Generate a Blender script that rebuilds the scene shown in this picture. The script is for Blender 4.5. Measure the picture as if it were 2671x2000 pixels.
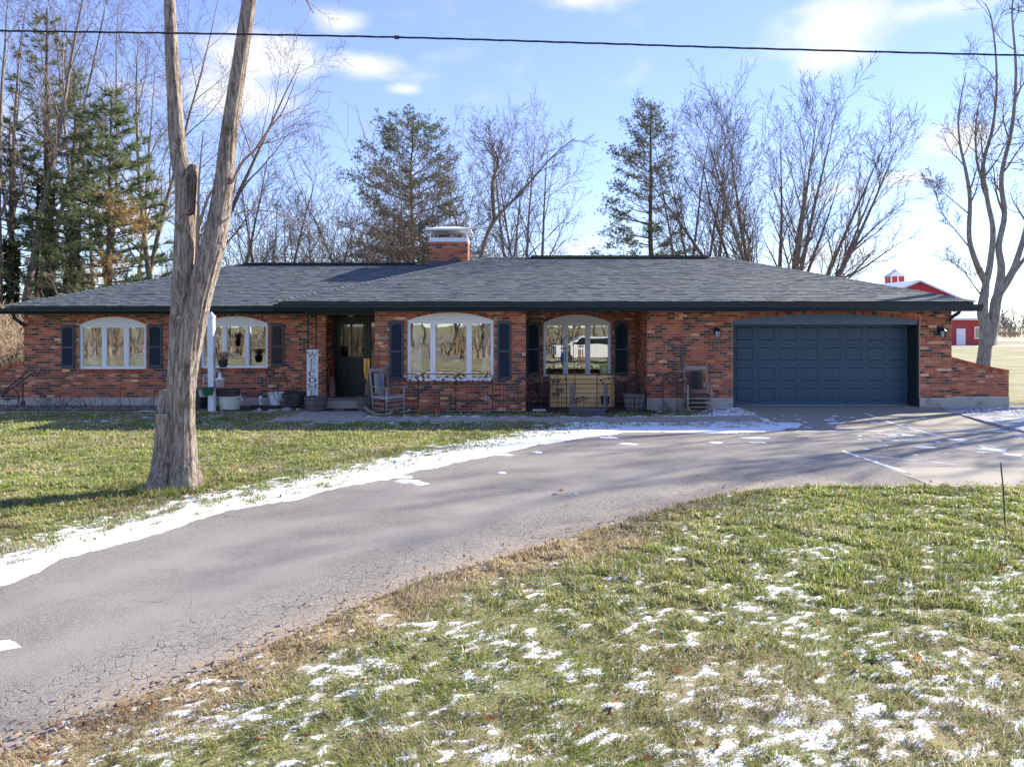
import bpy, bmesh, math, random
import numpy as np
from mathutils import Vector, Matrix
R = math.radians
SC = bpy.context.scene
COL = SC.collection
for o in list(bpy.data.objects):
    bpy.data.objects.remove(o)

# ------------------------------------------------------------------ camera
F, CU, CV, CH = 1852.0, 1335.5, 848.0, 2.2      # focal length and horizon of the photograph, in its pixels; eye height
cam = bpy.data.objects.new('camera', bpy.data.cameras.new('camera'))
COL.objects.link(cam)
cam.data.sensor_width = 36.0
cam.data.lens = 36.0 * F / 2671.0
cam.data.shift_y = -(1000.0 - CV) / 2671.0
cam.data.clip_start = 0.05
cam.data.clip_end = 3000
cam.location = (0, 0, CH)
cam.rotation_euler = (R(90), 0, 0)
SC.camera = cam

# ------------------------------------------------------------------ sky, sun, exposure
SUN_AZ, SUN_EL = 29.0, 28.0      # degrees from +X towards +Y, and height
world = bpy.data.worlds.new('World'); SC.world = world; world.use_nodes = True
wn, wl = world.node_tree.nodes, world.node_tree.links
for n in list(wn): wn.remove(n)
def WN(t, **k):
    n = wn.new(t)
    for a, b in k.items(): setattr(n, a, b)
    return n
wout = WN('ShaderNodeOutputWorld'); wbg = WN('ShaderNodeBackground'); wbg.inputs['Strength'].default_value = 0.106
sky = WN('ShaderNodeTexSky', sky_type='NISHITA', sun_disc=False, sun_elevation=R(SUN_EL), sun_rotation=R(90 - SUN_AZ),
         altitude=200, air_density=1.0, dust_density=0.0, ozone_density=6.0)
tc = WN('ShaderNodeTexCoord')
def wmath(op, a, b=None, c=None, clamp=False):
    n = WN('ShaderNodeMath', operation=op, use_clamp=clamp)
    for i, x in enumerate((a, b, c)):
        if x is None: continue
        if isinstance(x, (int, float)): n.inputs[i].default_value = x
        else: wl.new(x, n.inputs[i])
    return n.outputs[0]
CLOUDS = [  # photo position, size (px), weight
    (712, 152, 185, 90, 1.0), (880, 55, 110, 55, .85), (930, 165, 150, 50, .75), (620, 250, 230, 90, .8), (330, 230, 260, 90, .62), (150, 330, 300, 120, .4),
    (2200, 50, 240, 130, 1.0), (2440, 20, 280, 70, .8), (2190, 140, 150, 70, .9), (1500, 5, 170, 45, .75), (2520, 360, 140, 70, .85),
    (2355, 464, 100, 32, .9), (2180, 500, 200, 60, .7), (2170, 670, 220, 60, .75), (1500, 640, 160, 50, .6), (300, 560, 500, 150, .5), (1050, 235, 60, 20, .6)]
blob = None
for u, v, a, b, w in CLOUDS:
    c = Vector(((u - CU) / F, 1.0, (CV - v) / F)); k = 1 / c.length
    sub = WN('ShaderNodeVectorMath', operation='SUBTRACT'); wl.new(tc.outputs['Generated'], sub.inputs[0]); sub.inputs[1].default_value = tuple(c * k)
    mul = WN('ShaderNodeVectorMath', operation='MULTIPLY'); wl.new(sub.outputs[0], mul.inputs[0])
    mul.inputs[1].default_value = (F / a / k, F / a / k, F / b / k)
    ln = WN('ShaderNodeVectorMath', operation='LENGTH'); wl.new(mul.outputs[0], ln.inputs[0])
    g = wmath('MULTIPLY', wmath('SUBTRACT', 1.0, ln.outputs['Value'], clamp=True), w)
    blob = g if blob is None else wmath('MAXIMUM', blob, g)
mp = WN('ShaderNodeMapping'); mp.inputs['Scale'].default_value = (7, 7, 13); wl.new(tc.outputs['Generated'], mp.inputs['Vector'])
ns = WN('ShaderNodeTexNoise'); ns.inputs['Scale'].default_value = 1.0; ns.inputs['Detail'].default_value = 9; ns.inputs['Roughness'].default_value = .58
wl.new(mp.outputs[0], ns.inputs['Vector'])
dens = wmath('ADD', wmath('MULTIPLY', blob, .85), wmath('MULTIPLY', wmath('SUBTRACT', ns.outputs['Fac'], .5), 1.5))
mr = WN('ShaderNodeMapRange', interpolation_type='SMOOTHSTEP'); wl.new(dens, mr.inputs[0])
mr.inputs[1].default_value = .10; mr.inputs[2].default_value = .72
hs = WN('ShaderNodeHueSaturation'); hs.inputs['Hue'].default_value = .527; hs.inputs['Saturation'].default_value = 1.12; hs.inputs['Value'].default_value = 1.0
gm = WN('ShaderNodeGamma'); gm.inputs['Gamma'].default_value = .66; wl.new(sky.outputs[0], gm.inputs['Color']); wl.new(gm.outputs[0], hs.inputs['Color'])
mix = WN('ShaderNodeMixRGB'); wl.new(wmath('MULTIPLY', mr.outputs[0], .88), mix.inputs[0]); wl.new(hs.outputs[0], mix.inputs[1]); mix.inputs[2].default_value = (2.2, 2.2, 2.2, 1)
wl.new(mix.outputs[0], wbg.inputs['Color']); wl.new(wbg.outputs[0], wout.inputs['Surface'])

sd = bpy.data.lights.new('sun', 'SUN'); sd.energy = 2.6; sd.angle = R(.6); sd.color = (1.0, .92, .80)
sun = bpy.data.objects.new('sun', sd); COL.objects.link(sun)
SDIR = Vector((math.cos(R(SUN_EL)) * math.cos(R(SUN_AZ)), math.cos(R(SUN_EL)) * math.sin(R(SUN_AZ)), math.sin(R(SUN_EL))))
sun.rotation_euler = SDIR.to_track_quat('Z', 'Y').to_euler()
sun.location = SDIR * 60
SC.view_settings.view_transform = 'Standard'; SC.view_settings.look = 'None'
SC.view_settings.gamma = 1; SC.view_settings.use_curve_mapping = False
SC.view_settings.exposure = 2.3
SC.render.engine = 'CYCLES'
SC.cycles.max_bounces = 6; SC.cycles.transparent_max_bounces = 12

# ------------------------------------------------------------------ helpers
def WX(u, Y): return (u - CU) * Y / F
def WZ(v, Y): return CH - (v - CV) * Y / F
def G(u, v):
    Y = CH * F / (v - CV); return ((u - CU) * Y / F, Y)
def sst(a, b, x):
    t = min(1, max(0, (x - a) / (b - a))); return t * t * (3 - 2 * t)
def gz(x, y): return sst(15.0, 17.6, y) * (.045 + .075 * sst(3.5, 6, x))

def link(o, parent):
    COL.objects.link(o)
    if parent is not None:
        o.parent = parent
        if parent.type == 'EMPTY': o.matrix_parent_inverse = Matrix.Translation(-parent.location)
    return o
def tag(o, label=None, cat=None, group=None, kind=None):
    for k, v in (('label', label), ('category', cat), ('group', group), ('kind', kind)):
        if v: o[k] = v
    return o
def thing(name, label, cat, loc=(0, 0, 0), group=None):
    o = bpy.data.objects.new(name, None); o.empty_display_size = .2; o.location = loc
    COL.objects.link(o); return tag(o, label, cat, group)
def dup(o, parent=None):
    c = o.copy(); COL.objects.link(c)
    if parent is not None: c.parent = parent
    for ch in o.children: dup(ch, c)
    return c
def frame_of(d):
    d = Vector(d).normalized(); a = Vector((0, 0, 1)) if abs(d.z) < .9 else Vector((1, 0, 0))
    x = d.cross(a).normalized(); return x, x.cross(d).normalized()

class MB:
    def __init__(s, col=(1, 1, 1)): s.v, s.f, s.c, s.col, s.used = [], [], [], col, False
    def add(s, vs, fs):
        b = len(s.v); s.v += [tuple(p) for p in vs]; s.f += [tuple(b + i for i in f) for f in fs]; s.c += [s.col] * len(vs); return s
    def box(s, x0, x1, y0, y1, z0, z1):
        return s.add([(x0, y0, z0), (x1, y0, z0), (x1, y1, z0), (x0, y1, z0), (x0, y0, z1), (x1, y0, z1), (x1, y1, z1), (x0, y1, z1)],
                     [(0, 3, 2, 1), (4, 5, 6, 7), (0, 1, 5, 4), (1, 2, 6, 5), (2, 3, 7, 6), (3, 0, 4, 7)])
    def bbox(s, x0, x1, y0, y1, z0, z1, b=.004):      # box with chamfered front (-y) edges
        vs = [(x0, y1, z0), (x1, y1, z0), (x1, y1, z1), (x0, y1, z1), (x0, y0 + b, z0), (x1, y0 + b, z0), (x1, y0 + b, z1), (x0, y0 + b, z1),
              (x0 + b, y0, z0 + b), (x1 - b, y0, z0 + b), (x1 - b, y0, z1 - b), (x0 + b, y0, z1 - b)]
        fs = [(8, 9, 10, 11)] + [(4 + i, 4 + (i + 1) % 4, 8 + (i + 1) % 4, 8 + i) for i in range(4)] + [(i, (i + 1) % 4, 4 + (i + 1) % 4, 4 + i) for i in range(4)]
        return s.add(vs, fs)
    def bar(s, a, b, w, t=None):                      # square bar between two points
        t = t or w; a, b = Vector(a), Vector(b); x, y = frame_of(b - a); x *= w / 2; y *= t / 2
        vs = [p + q for p in (a, b) for q in (-x - y, x - y, x + y, -x + y)]
        return s.add(vs, [(3, 2, 1, 0), (4, 5, 6, 7)] + [(i, (i + 1) % 4, 4 + (i + 1) % 4, 4 + i) for i in range(4)])
    def tube(s, pts, r, n=6, cap=True):
        pts = [Vector(p) for p in pts]; m = len(pts); rr = r if isinstance(r, (list, tuple)) else [r] * m
        vs, fs, x = [], [], None
        for i, p in enumerate(pts):
            d = (pts[min(i + 1, m - 1)] - pts[max(i - 1, 0)])
            if x is None: x, _ = frame_of(d)
            d.normalize(); x = (x - d * x.dot(d)); x = x.normalized() if x.length > 1e-6 else frame_of(d)[0]
            y = d.cross(x)
            for k in range(n):
                a = 2 * math.pi * k / n; vs.append(p + (x * math.cos(a) + y * math.sin(a)) * rr[i])
        for i in range(m - 1):
            for k in range(n): fs.append((i * n + k, i * n + (k + 1) % n, (i + 1) * n + (k + 1) % n, (i + 1) * n + k))
        if cap: fs += [tuple(range(n - 1, -1, -1)), tuple(range((m - 1) * n, m * n))]
        return s.add(vs, fs)
    def lathe(s, cx, cy, prof, n=20, sy=1.0, ring=False):
        if ring: prof = list(prof) + [prof[0]]
        vs, fs = [], []
        for r, z in prof:
            for k in range(n):
                a = 2 * math.pi * k / n; vs.append((cx + r * math.cos(a), cy + sy * r * math.sin(a), z))
        for i in range(len(prof) - 1):
            for k in range(n): fs.append((i * n + k, i * n + (k + 1) % n, (i + 1) * n + (k + 1) % n, (i + 1) * n + k))
        if not ring: fs += [tuple(range(n - 1, -1, -1)), tuple(range((len(prof) - 1) * n, len(prof) * n))]
        return s.add(vs, fs)
    def prism(s, poly, y0, y1):                       # polygon in x,z extruded along y
        n = len(poly); vs = [(x, y0, z) for x, z in poly] + [(x, y1, z) for x, z in poly]
        return s.add(vs, [tuple(range(n)), tuple(range(2 * n - 1, n - 1, -1))] + [(i, n + i, n + (i + 1) % n, (i + 1) % n) for i in range(n)])
    def extrude(s, poly, z0, z1):                     # polygon in x,y extruded up
        n = len(poly); g = (lambda z, p: z(*p)) if callable(z0) else (lambda z, p: z)
        vs = [(p[0], p[1], g(z0, p)) for p in poly] + [(p[0], p[1], (z1(*p) if callable(z1) else z1)) for p in poly]
        return s.add(vs, [tuple(range(n - 1, -1, -1)), tuple(range(n, 2 * n))] + [(i, (i + 1) % n, n + (i + 1) % n, n + i) for i in range(n)])
    def ball(s, c, r, n=8, m=6, sz=1.0):
        prof = [(max(1e-4, r * math.sin(math.pi * i / m)), c[2] - r * sz * math.cos(math.pi * i / m)) for i in range(m + 1)]
        return s.lathe(c[0], c[1], prof, n)
    def leaf(s, c, d, up, L, W):                      # folded leaf of four triangles
        c, d, up = Vector(c), Vector(d).normalized(), Vector(up); x = d.cross(up).normalized()
        n = x.cross(d)
        return s.add([c, c + d * L * .45 + x * W / 2 + n * W * .18, c + d * L, c + d * L * .45 - x * W / 2 + n * W * .18, c + d * L * .5], [(0, 1, 4), (1, 2, 4), (2, 3, 4), (3, 0, 4)])
    def mesh(s, name, mat, smooth=False):
        me = bpy.data.meshes.new(name); me.from_pydata(s.v, [], s.f)
        a = me.attributes.new('col', 'FLOAT_COLOR', 'POINT')
        a.data.foreach_set('color', np.array([(c[0], c[1], c[2], 1) for c in s.c], dtype=np.float32).ravel())
        me.materials.append(mat)
        if smooth: me.shade_smooth()
        bm = bmesh.new(); bm.from_mesh(me); bmesh.ops.recalc_face_normals(bm, faces=bm.faces); bm.to_mesh(me); bm.free()
        return me
    def build(s, name, mat, parent=None, smooth=False):
        return link(bpy.data.objects.new(name, s.mesh(name, mat, smooth)), parent)

def npmesh(name, V, faces, mat, cols=None, smooth=False):
    """faces: list of integer arrays (k, n)"""
    me = bpy.data.meshes.new(name); V = np.asarray(V, np.float32)
    me.vertices.add(len(V)); me.vertices.foreach_set('co', V.ravel())
    loops = np.concatenate([f.ravel() for f in faces]).astype(np.int32)
    tot = np.concatenate([np.full(len(f), f.shape[1], np.int32) for f in faces])
    st = np.concatenate([[0], np.cumsum(tot)[:-1]]).astype(np.int32)
    me.loops.add(len(loops)); me.loops.foreach_set('vertex_index', loops)
    me.polygons.add(len(tot)); me.polygons.foreach_set('loop_start', st); me.polygons.foreach_set('loop_total', tot)
    me.update(calc_edges=True)
    if cols is not None:
        for nm_, c in cols.items():
            c = np.asarray(c, np.float32)
            if c.ndim == 1:
                a = me.attributes.new(nm_, 'FLOAT', 'POINT'); a.data.foreach_set('value', c)
            else:
                a = me.attributes.new(nm_, 'FLOAT_COLOR', 'POINT'); a.data.foreach_set('color', np.hstack([c, np.ones((len(c), 1), np.float32)]).ravel())
    me.materials.append(mat)
    if smooth: me.shade_smooth()
    return me
def OB(name, me, parent=None): return link(bpy.data.objects.new(name, me), parent)

# ---- materials
def srgb(r, g, b):
    f = lambda c: (c / 255 / 12.92) if c <= 10 else ((c / 255 + .055) / 1.055) ** 2.4
    return (f(r), f(g), f(b))
class NT:
    def __init__(s, name):
        s.m = bpy.data.materials.new(name); s.m.use_nodes = True; s.n = s.m.node_tree.nodes; s.l = s.m.node_tree.links
        s.b = s.n['Principled BSDF']; s.out = s.n['Material Output']
    def node(s, t, ins=None, **k):
        n = s.n.new(t)
        for a, b in k.items(): setattr(n, a, b)
        for a, b in (ins or {}).items(): s.set(n, a, b)
        return n
    def set(s, n, a, b):
        if hasattr(b, 'is_linked') or isinstance(b, bpy.types.NodeSocket): s.l.new(b, n.inputs[a])
        else:
            n.inputs[a].default_value = tuple(b) + (1,) if isinstance(b, (tuple, list)) and len(b) == 3 and n.inputs[a].type == 'RGBA' else b
    def coord(s, kind='Object', scale=None):
        c = s.node('ShaderNodeTexCoord').outputs[kind] if kind != 'Position' else s.node('ShaderNodeNewGeometry').outputs['Position']
        if scale is None: return c
        return s.node('ShaderNodeMapping', {'Vector': c, 'Scale': scale}).outputs[0]
    def noise(s, vec, scale, detail=4, rough=.55, dist=0): return s.node('ShaderNodeTexNoise', {'Vector': vec, 'Scale': scale, 'Detail': detail, 'Roughness': rough, 'Distortion': dist}).outputs['Fac']
    def mixc(s, f, a, b, mode='MIX'): return s.node('ShaderNodeMixRGB', {0: f, 1: a, 2: b}, blend_type=mode).outputs[0]
    def rng(s, x, a, b, c=0., d=1., smooth=True): return s.node('ShaderNodeMapRange', {0: x, 1: a, 2: b, 3: c, 4: d}, interpolation_type='SMOOTHSTEP' if smooth else 'LINEAR').outputs[0]
    def math(s, op, a, b=0., clamp=False): return s.node('ShaderNodeMath', {0: a, 1: b}, operation=op, use_clamp=clamp).outputs[0]
    def attr(s, name, out='Color'): return s.node('ShaderNodeAttribute', attribute_name=name).outputs[out]
    def bump(s, h, strength=.3, dist=.01):
        b = s.node('ShaderNodeBump', {'Height': h, 'Strength': strength, 'Distance': dist}); s.l.new(b.outputs[0], s.b.inputs['Normal'])
def pm(name, col=None, rough=.6, var=.15, scale=8., bump=0., bscale=60., metal=0., spec=.4, stretch=None, wear=None):
    """col None: colour from the mesh attribute 'col'; wear: (colour, noise scale, lo, hi) worn patches"""
    t = NT(name); v = t.coord('Object', stretch)
    base = t.attr('col') if col is None else col
    n = t.noise(v, scale, 5, .6)
    c = t.mixc(1.0, base, t.mixc(n, (1 - var,) * 3, (1 + var,) * 3), 'MULTIPLY')
    if wear: c = t.mixc(t.rng(t.noise(v, wear[1], 6, .65), wear[2], wear[3]), c, wear[0])
    t.set(t.b, 'Base Color', c); t.b.inputs['Roughness'].default_value = rough; t.b.inputs['Metallic'].default_value = metal
    t.b.inputs['Specular IOR Level'].default_value = spec
    if bump: t.bump(t.noise(v, bscale, 5, .6), bump, .01)
    return t.m

# ---- value noise shared by ground relief, snow cover and grass
def vn(x, y, seed=0):
    xi, yi = np.floor(x).astype(np.int64), np.floor(y).astype(np.int64); fx, fy = x - xi, y - yi
    def h(a, b):
        n = (a * 374761393 + b * 668265263 + seed * 974634257) & 0xffffffff
        n = ((n ^ (n >> 13)) * 1274126177) & 0xffffffff
        return ((n ^ (n >> 16)) & 0xffff) / 65535.0
    fx, fy = fx * fx * (3 - 2 * fx), fy * fy * (3 - 2 * fy)
    return (h(xi, yi) * (1 - fx) + h(xi + 1, yi) * fx) * (1 - fy) + (h(xi, yi + 1) * (1 - fx) + h(xi + 1, yi + 1) * fx) * fy
def fbm(x, y, seed=0, octs=4, g=.5):
    t, a, s, k = 0, 1, 0, 1
    for i in range(octs): t = t + a * vn(x * k + 17.3 * i, y * k + 9.1 * i, seed + i); s += a; a *= g; k *= 2.03
    return t / s
def inpoly(x, y, poly):
    r = np.zeros(x.shape, bool); n = len(poly)
    for i in range(n):
        (x0, y0), (x1, y1) = poly[i], poly[(i + 1) % n]
        if y0 == y1: continue
        c = ((y0 > y) != (y1 > y)) & (x < (x1 - x0) * (y - y0) / (y1 - y0) + x0); r ^= c
    return r
def dline(x, y, pts):
    d = np.full(x.shape, 1e9)
    for (x0, y0), (x1, y1) in zip(pts, pts[1:]):
        dx, dy = x1 - x0, y1 - y0; t = np.clip(((x - x0) * dx + (y - y0) * dy) / (dx * dx + dy * dy + 1e-12), 0, 1)
        d = np.minimum(d, np.hypot(x - x0 - t * dx, y - y0 - t * dy))
    return d
def npsst(a, b, x):
    t = np.clip((x - a) / (b - a), 0, 1); return t * t * (3 - 2 * t)
def catmull(p, k=6):
    p = [p[0]] + list(p) + [p[-1]]; out = []
    for i in range(1, len(p) - 2):
        a, b, c, d = [np.array(q, float) for q in p[i - 1:i + 3]]
        for j in range(k):
            t = j / k; out.append(tuple(.5 * ((2 * b) + (-a + c) * t + (2 * a - 5 * b + 4 * c - d) * t * t + (-a + 3 * b - 3 * c + d) * t ** 3)))
    out.append(tuple(p[-2])); return out
def catmull3(p, k=4):
    p = [p[0]] + list(p) + [p[-1]]; out = []
    for i in range(1, len(p) - 2):
        a, b, c, d = [np.array(q, float) for q in p[i - 1:i + 3]]
        for j in range(k):
            t = j / k; out.append(.5 * ((2 * b) + (-a + c) * t + (2 * a - 5 * b + 4 * c - d) * t * t + (-a + 3 * b - 3 * c + d) * t ** 3))
    out.append(np.array(p[-2], float)); return out
# ------------------------------------------------------------------ ground
S = 2671 / 2212
def GD(u, v): return G(u * S, v * S)
rng = random.Random(5); nr = np.random.default_rng(5)
near_edge = [(13.5, 9.55), (9.5, 9.6), GD(2212, 1052), GD(2000, 1052), GD(1700, 1055), GD(1550, 1075), GD(1400, 1112), GD(1250, 1157), GD(1100, 1203), GD(900, 1262), GD(700, 1345), GD(500, 1432), GD(300, 1508), GD(100, 1588), GD(-100, 1662), (-4.6, 2.2), (-7.5, .4), (-12, -2.0)]
near_edge = catmull(near_edge, 8)
far_edge = [GD(1722, 921), GD(1640, 926), GD(1560, 928), GD(1400, 925), GD(1250, 938), GD(1100, 965), GD(900, 1010), GD(760, 1045), GD(600, 1082), GD(450, 1112), GD(300, 1150), GD(150, 1195), GD(0, 1238), GD(-150, 1290), (-7.2, 4.0), (-10.5, 2.0), (-15, -.4)]
far_edge = catmull(far_edge, 8)
bank_in = catmull([GD(1700, 905), GD(1560, 911), GD(1400, 914), GD(1250, 925), GD(1100, 952), GD(900, 990), GD(760, 1021), GD(600, 1057), GD(450, 1084), GD(300, 1125), GD(150, 1165), GD(0, 1208), GD(-150, 1255), (-7.4, 4.6)], 10)
bank_out = catmull([GD(1745, 925), GD(1580, 938), GD(1400, 935), GD(1250, 949), GD(1100, 977), GD(960, 1008), GD(850, 1034), GD(760, 1050), GD(640, 1078), GD(480, 1113), GD(300, 1165), GD(130, 1217), GD(60, 1252), GD(-150, 1300), (-7.1, 4.05)], 10)
bank_in = bank_in
drive_poly = near_edge + far_edge[::-1]
XL = 5.72
apron_poly = [(XL - .02, 18.4), (XL + .02, 9.62), (13.5, 9.6), (13.5, 13.0), (10.35, 13.2), (10.75, 18.4)]
walk_polys = [[(-5.5, 15.95), (XL, 15.95), (XL, 16.62), (-5.5, 16.62)], [(-5.2, 16.6), (-3.5, 16.6), (-3.5, 18.1), (-5.2, 18.1)]]
gravel_poly = [(10.3, 12.6), (20, 12.2), (20, 16.4), (13.6, 17.6), (11.0, 17.9), (10.6, 17.9)]
bed_polys = [[(-16, 17.95), (-12, 17.85), (-8, 17.95), (-5.25, 17.75), (-5.2, 19), (-16, 19)], [(.3, 17.38), (3.5, 17.4), (3.5, 19.7), (.3, 19.7)], [(-3.5, 17.3), (.4, 17.3), (.4, 17.7), (-3.5, 17.7)]]

def field(x, y):
    """what covers the yard at a point: lawn yes/no, snow 0..1, dead straw 0..1"""
    drv = inpoly(x, y, drive_poly); hard = drv | inpoly(x, y, apron_poly)
    for p in walk_polys + [gravel_poly] + bed_polys: hard |= inpoly(x, y, p)
    dn, df, db = dline(x, y, near_edge), dline(x, y, far_edge), dline(x, y, bank_in)
    n1 = fbm(x * 1.1, y * 1.7, 3, 3); n2 = fbm(x * 6.5, y * 8.5, 11, 4, .6); n3 = fbm(x * 24, y * 30, 23, 3, .65)
    nearside = y < np.interp(x, [p[0] for p in near_edge[::-1]], [p[1] for p in near_edge[::-1]])
    base = np.where(nearside, .35 + .04 * npsst(7.5, 3.5, y) - .04 * npsst(.8, .1, dn), .235)
    band = npsst(1.0, .0, db) * np.where(nearside, 0, 1)
    shade = np.where(nearside, 0, npsst(14.6, 15.4, y)) * .09
    walk = np.where(nearside, 0, npsst(15.45, 15.9, y) * npsst(17.1, 16.6, y) * npsst(-6, -4, x) * .16 + npsst(3.8, 5.4, x) * npsst(14.3, 15.2, y) * .36)
    s = base + .16 * (n1 - .5) + .40 * (n2 - .5) + .60 * (n3 - .5) + .38 * band ** 1.3 + shade + walk
    snow = npsst(.28, .68, s)
    dead = np.clip(npsst(.95, .15, dn + .4 * (n1 - .5)) * np.where(nearside, 1, 0) * npsst(11, 7.5, x * .5 + y) + .45 * npsst(.52, .72, fbm(x * .9, y * 1.3, 41, 3)), 0, 1)
    return ~hard, snow, dead, n2, n3
def relief(x, y, snow, n2, n3):
    return .012 + .030 * (n2 - .4) + .014 * (n3 - .5) + .012 * snow

t = NT('lawn_soil_and_snow')
pos = t.coord('Position')
th = t.mixc(t.rng(t.noise(pos, 26, 5, .65), .35, .65), (.13, .155, .045), (.27, .245, .12))
th = t.mixc(t.math('MULTIPLY', t.attr('dead', 'Fac'), t.rng(t.noise(pos, 60, 4), .25, .6)), th, (.32, .235, .145))
sn = t.rng(t.math('ADD', t.attr('snow', 'Fac'), t.math('MULTIPLY', t.math('SUBTRACT', t.noise(pos, 48, 6, .78), .5), 2.3)), .36, .62)
t.set(t.b, 'Base Color', t.mixc(sn, th, t.mixc(t.noise(pos, 30, 3), (.80, .81, .84), (.90, .90, .91)))); t.b.inputs['Roughness'].default_value = .8; t.b.inputs['Specular IOR Level'].default_value = .2
t.bump(t.noise(pos, 110, 5, .7), .55, .02)
M_LAWN = t.m
def lawn_patch(name, x0, x1, y0, y1, dx, dy):
    nx, ny = int((x1 - x0) / dx) + 1, int((y1 - y0) / dy) + 1
    X, Y = np.meshgrid(np.linspace(x0, x1, nx), np.linspace(y0, y1, ny)); x, y = X.ravel(), Y.ravel()
    ok, snow, dead, n2, n3 = field(x, y)
    ramp = npsst(15, 17.6, y) * (.045 + .075 * npsst(3.5, 6, x))
    z = np.where(ok, relief(x, y, snow, n2, n3), -.02) + ramp
    i = (np.arange(ny - 1)[:, None] * nx + np.arange(nx - 1)[None, :]).ravel()
    o = OB(name, npmesh(name, np.stack([x, y, z], 1), [np.stack([i, i + 1, i + nx + 1, i + nx], 1)], M_LAWN, {'snow': snow, 'dead': dead}, True))
    return tag(o, kind='structure')
lawn_patch('lawn', -8.0, 13.5, 1.6, 9.8, .058, .045)
lawn_patch('lawn', -19.0, 13.5, 9.8, 17.75, .12, .085)
lawn_patch('lawn', -19.0, -8.0, 1.6, 9.8, .15, .12)

# the far ground: one sheet to the horizon
t = NT('yard_ground'); pos = t.coord('Position')
c = t.mixc(t.rng(t.noise(pos, .35, 5, .6), .35, .65), (.17, .165, .060), (.30, .26, .125))
c = t.mixc(t.rng(t.noise(pos, 7, 5, .7), .5, .75), c, (.085, .10, .030))
c = t.mixc(t.rng(t.noise(pos, 1.9, 8, .75), .58, .82, 0, .7), c, (.72, .73, .74))
t.set(t.b, 'Base Color', c); t.b.inputs['Roughness'].default_value = .9; t.bump(t.noise(pos, 12, 5, .7), .6, .06)
M_YARD = t.m
xs = np.array([-900, -300, -120, -60, -30, -19, -12, -6, 0, 3, 4, 5, 6, 9, 13.5, 20, 30, 60, 120, 300, 900.]); ys = np.array([-900, -300, -100, -40, -20, -8, 0, 1.6, 5, 9.8, 14, 15, 15.6, 16.2, 16.8, 17.4, 17.75, 18.5, 20, 30, 60, 120, 300, 900.])
X, Y = np.meshgrid(xs, ys); x, y = X.ravel(), Y.ravel()
inner = (x > -18.9) & (x < 13.4) & (y > 1.7) & (y < 17.7)
z = npsst(15, 17.6, y) * (.045 + .075 * npsst(3.5, 6, x)) - np.where(inner, .06, .012)
nx = len(xs); i = (np.arange(len(ys) - 1)[:, None] * nx + np.arange(nx - 1)[None, :]).ravel()
tag(OB('ground', npmesh('ground', np.stack([x, y, z], 1), [np.stack([i, i + 1, i + nx + 1, i + nx], 1)], M_YARD)), kind='structure')

def strip(name, A, B, nt, zf, mat, kind='structure', cols=None, edge=0.0, n=240):
    def rs(P):
        P = np.array(P); d = np.concatenate([[0], np.cumsum(np.hypot(*np.diff(P, axis=0).T))]); q = np.linspace(0, d[-1], n)
        return np.stack([np.interp(q, d, P[:, 0]), np.interp(q, d, P[:, 1])], 1)
    A, B = rs(A), rs(B); T = np.linspace(0, 1, nt)
    if edge:
        dirv = (B - A) / (np.linalg.norm(B - A, axis=1, keepdims=True) + 1e-6)
        w = (fbm(B[:, 0] * 2.1, B[:, 1] * 2.1, 77, 4, .6) - .5) * 2 + (fbm(B[:, 0] * 11, B[:, 1] * 11, 79, 3, .6) - .5) * .7; B = B + dirv * (w * edge)[:, None]
    Pn = A[:, None, :] * (1 - T)[None, :, None] + B[:, None, :] * T[None, :, None]
    x, y = Pn[..., 0].ravel(), Pn[..., 1].ravel(); tt = np.tile(T, n)
    z = zf(x, y, tt); i = (np.arange(n - 1)[:, None] * nt + np.arange(nt - 1)[None, :]).ravel()
    me = npmesh(name, np.stack([x, y, z], 1), [np.stack([i, i + 1, i + nt + 1, i + nt], 1)], mat, {'t': tt}, True)
    bm = bmesh.new(); bm.from_mesh(me); bmesh.ops.recalc_face_normals(bm, faces=bm.faces); bm.to_mesh(me); bm.free()
    return tag(OB(name, me), kind=kind)

# ---- asphalt
t = NT('asphalt'); pos = t.coord('Position')
c = t.mixc(t.rng(t.noise(pos, .55, 5, .65), .3, .7), (.150, .135, .112), (.238, .217, .184)); c = t.mixc(t.rng(t.noise(pos, 2.6, 6, .7), .5, .75, 0, .6), c, (.118, .105, .088)); c = t.mixc(t.math('MULTIPLY', t.math('ADD', t.rng(t.math('ABSOLUTE', t.math('SUBTRACT', t.attr('t', 'Fac'), .34)), .10, .0), t.rng(t.math('ABSOLUTE', t.math('SUBTRACT', t.attr('t', 'Fac'), .68)), .10, .0)), .35), c, (.29, .265, .225)); c = t.mixc(t.rng(t.math('ADD', t.attr('t', 'Fac'), t.math('MULTIPLY', t.noise(pos, 2.2, 5, .7), -.22)), .02, -.09, 0, .8), c, (.30, .235, .17))
c = t.mixc(t.rng(t.noise(pos, 105, 3, .8), .45, .72), c, (.42, .39, .36)); c = t.mixc(t.rng(t.noise(pos, 95, 3, .8), .55, .8), c, (.05, .047, .045))
c = t.mixc(t.rng(t.noise(pos, 900 / 9, 2, .7), .64, .70), c, (.55, .53, .50))
def cracks(scale, w, dist):
    wv = t.node('ShaderNodeMixRGB', {0: dist, 1: pos, 2: t.node('ShaderNodeTexNoise', {'Vector': pos, 'Scale': 3.0, 'Detail': 5}).outputs['Color']}).outputs[0]
    v = t.node('ShaderNodeTexVoronoi', {'Vector': wv, 'Scale': scale}, feature='DISTANCE_TO_EDGE').outputs['Distance']
    return t.rng(v, w * .3, w, 1., 0.)
e = t.attr('t', 'Fac')
m1 = t.math('MULTIPLY', cracks(13, .036, .2), t.rng(t.math('ADD', e, t.math('MULTIPLY', t.noise(pos, .8, 3), -.42)), .10, -.06))
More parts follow.
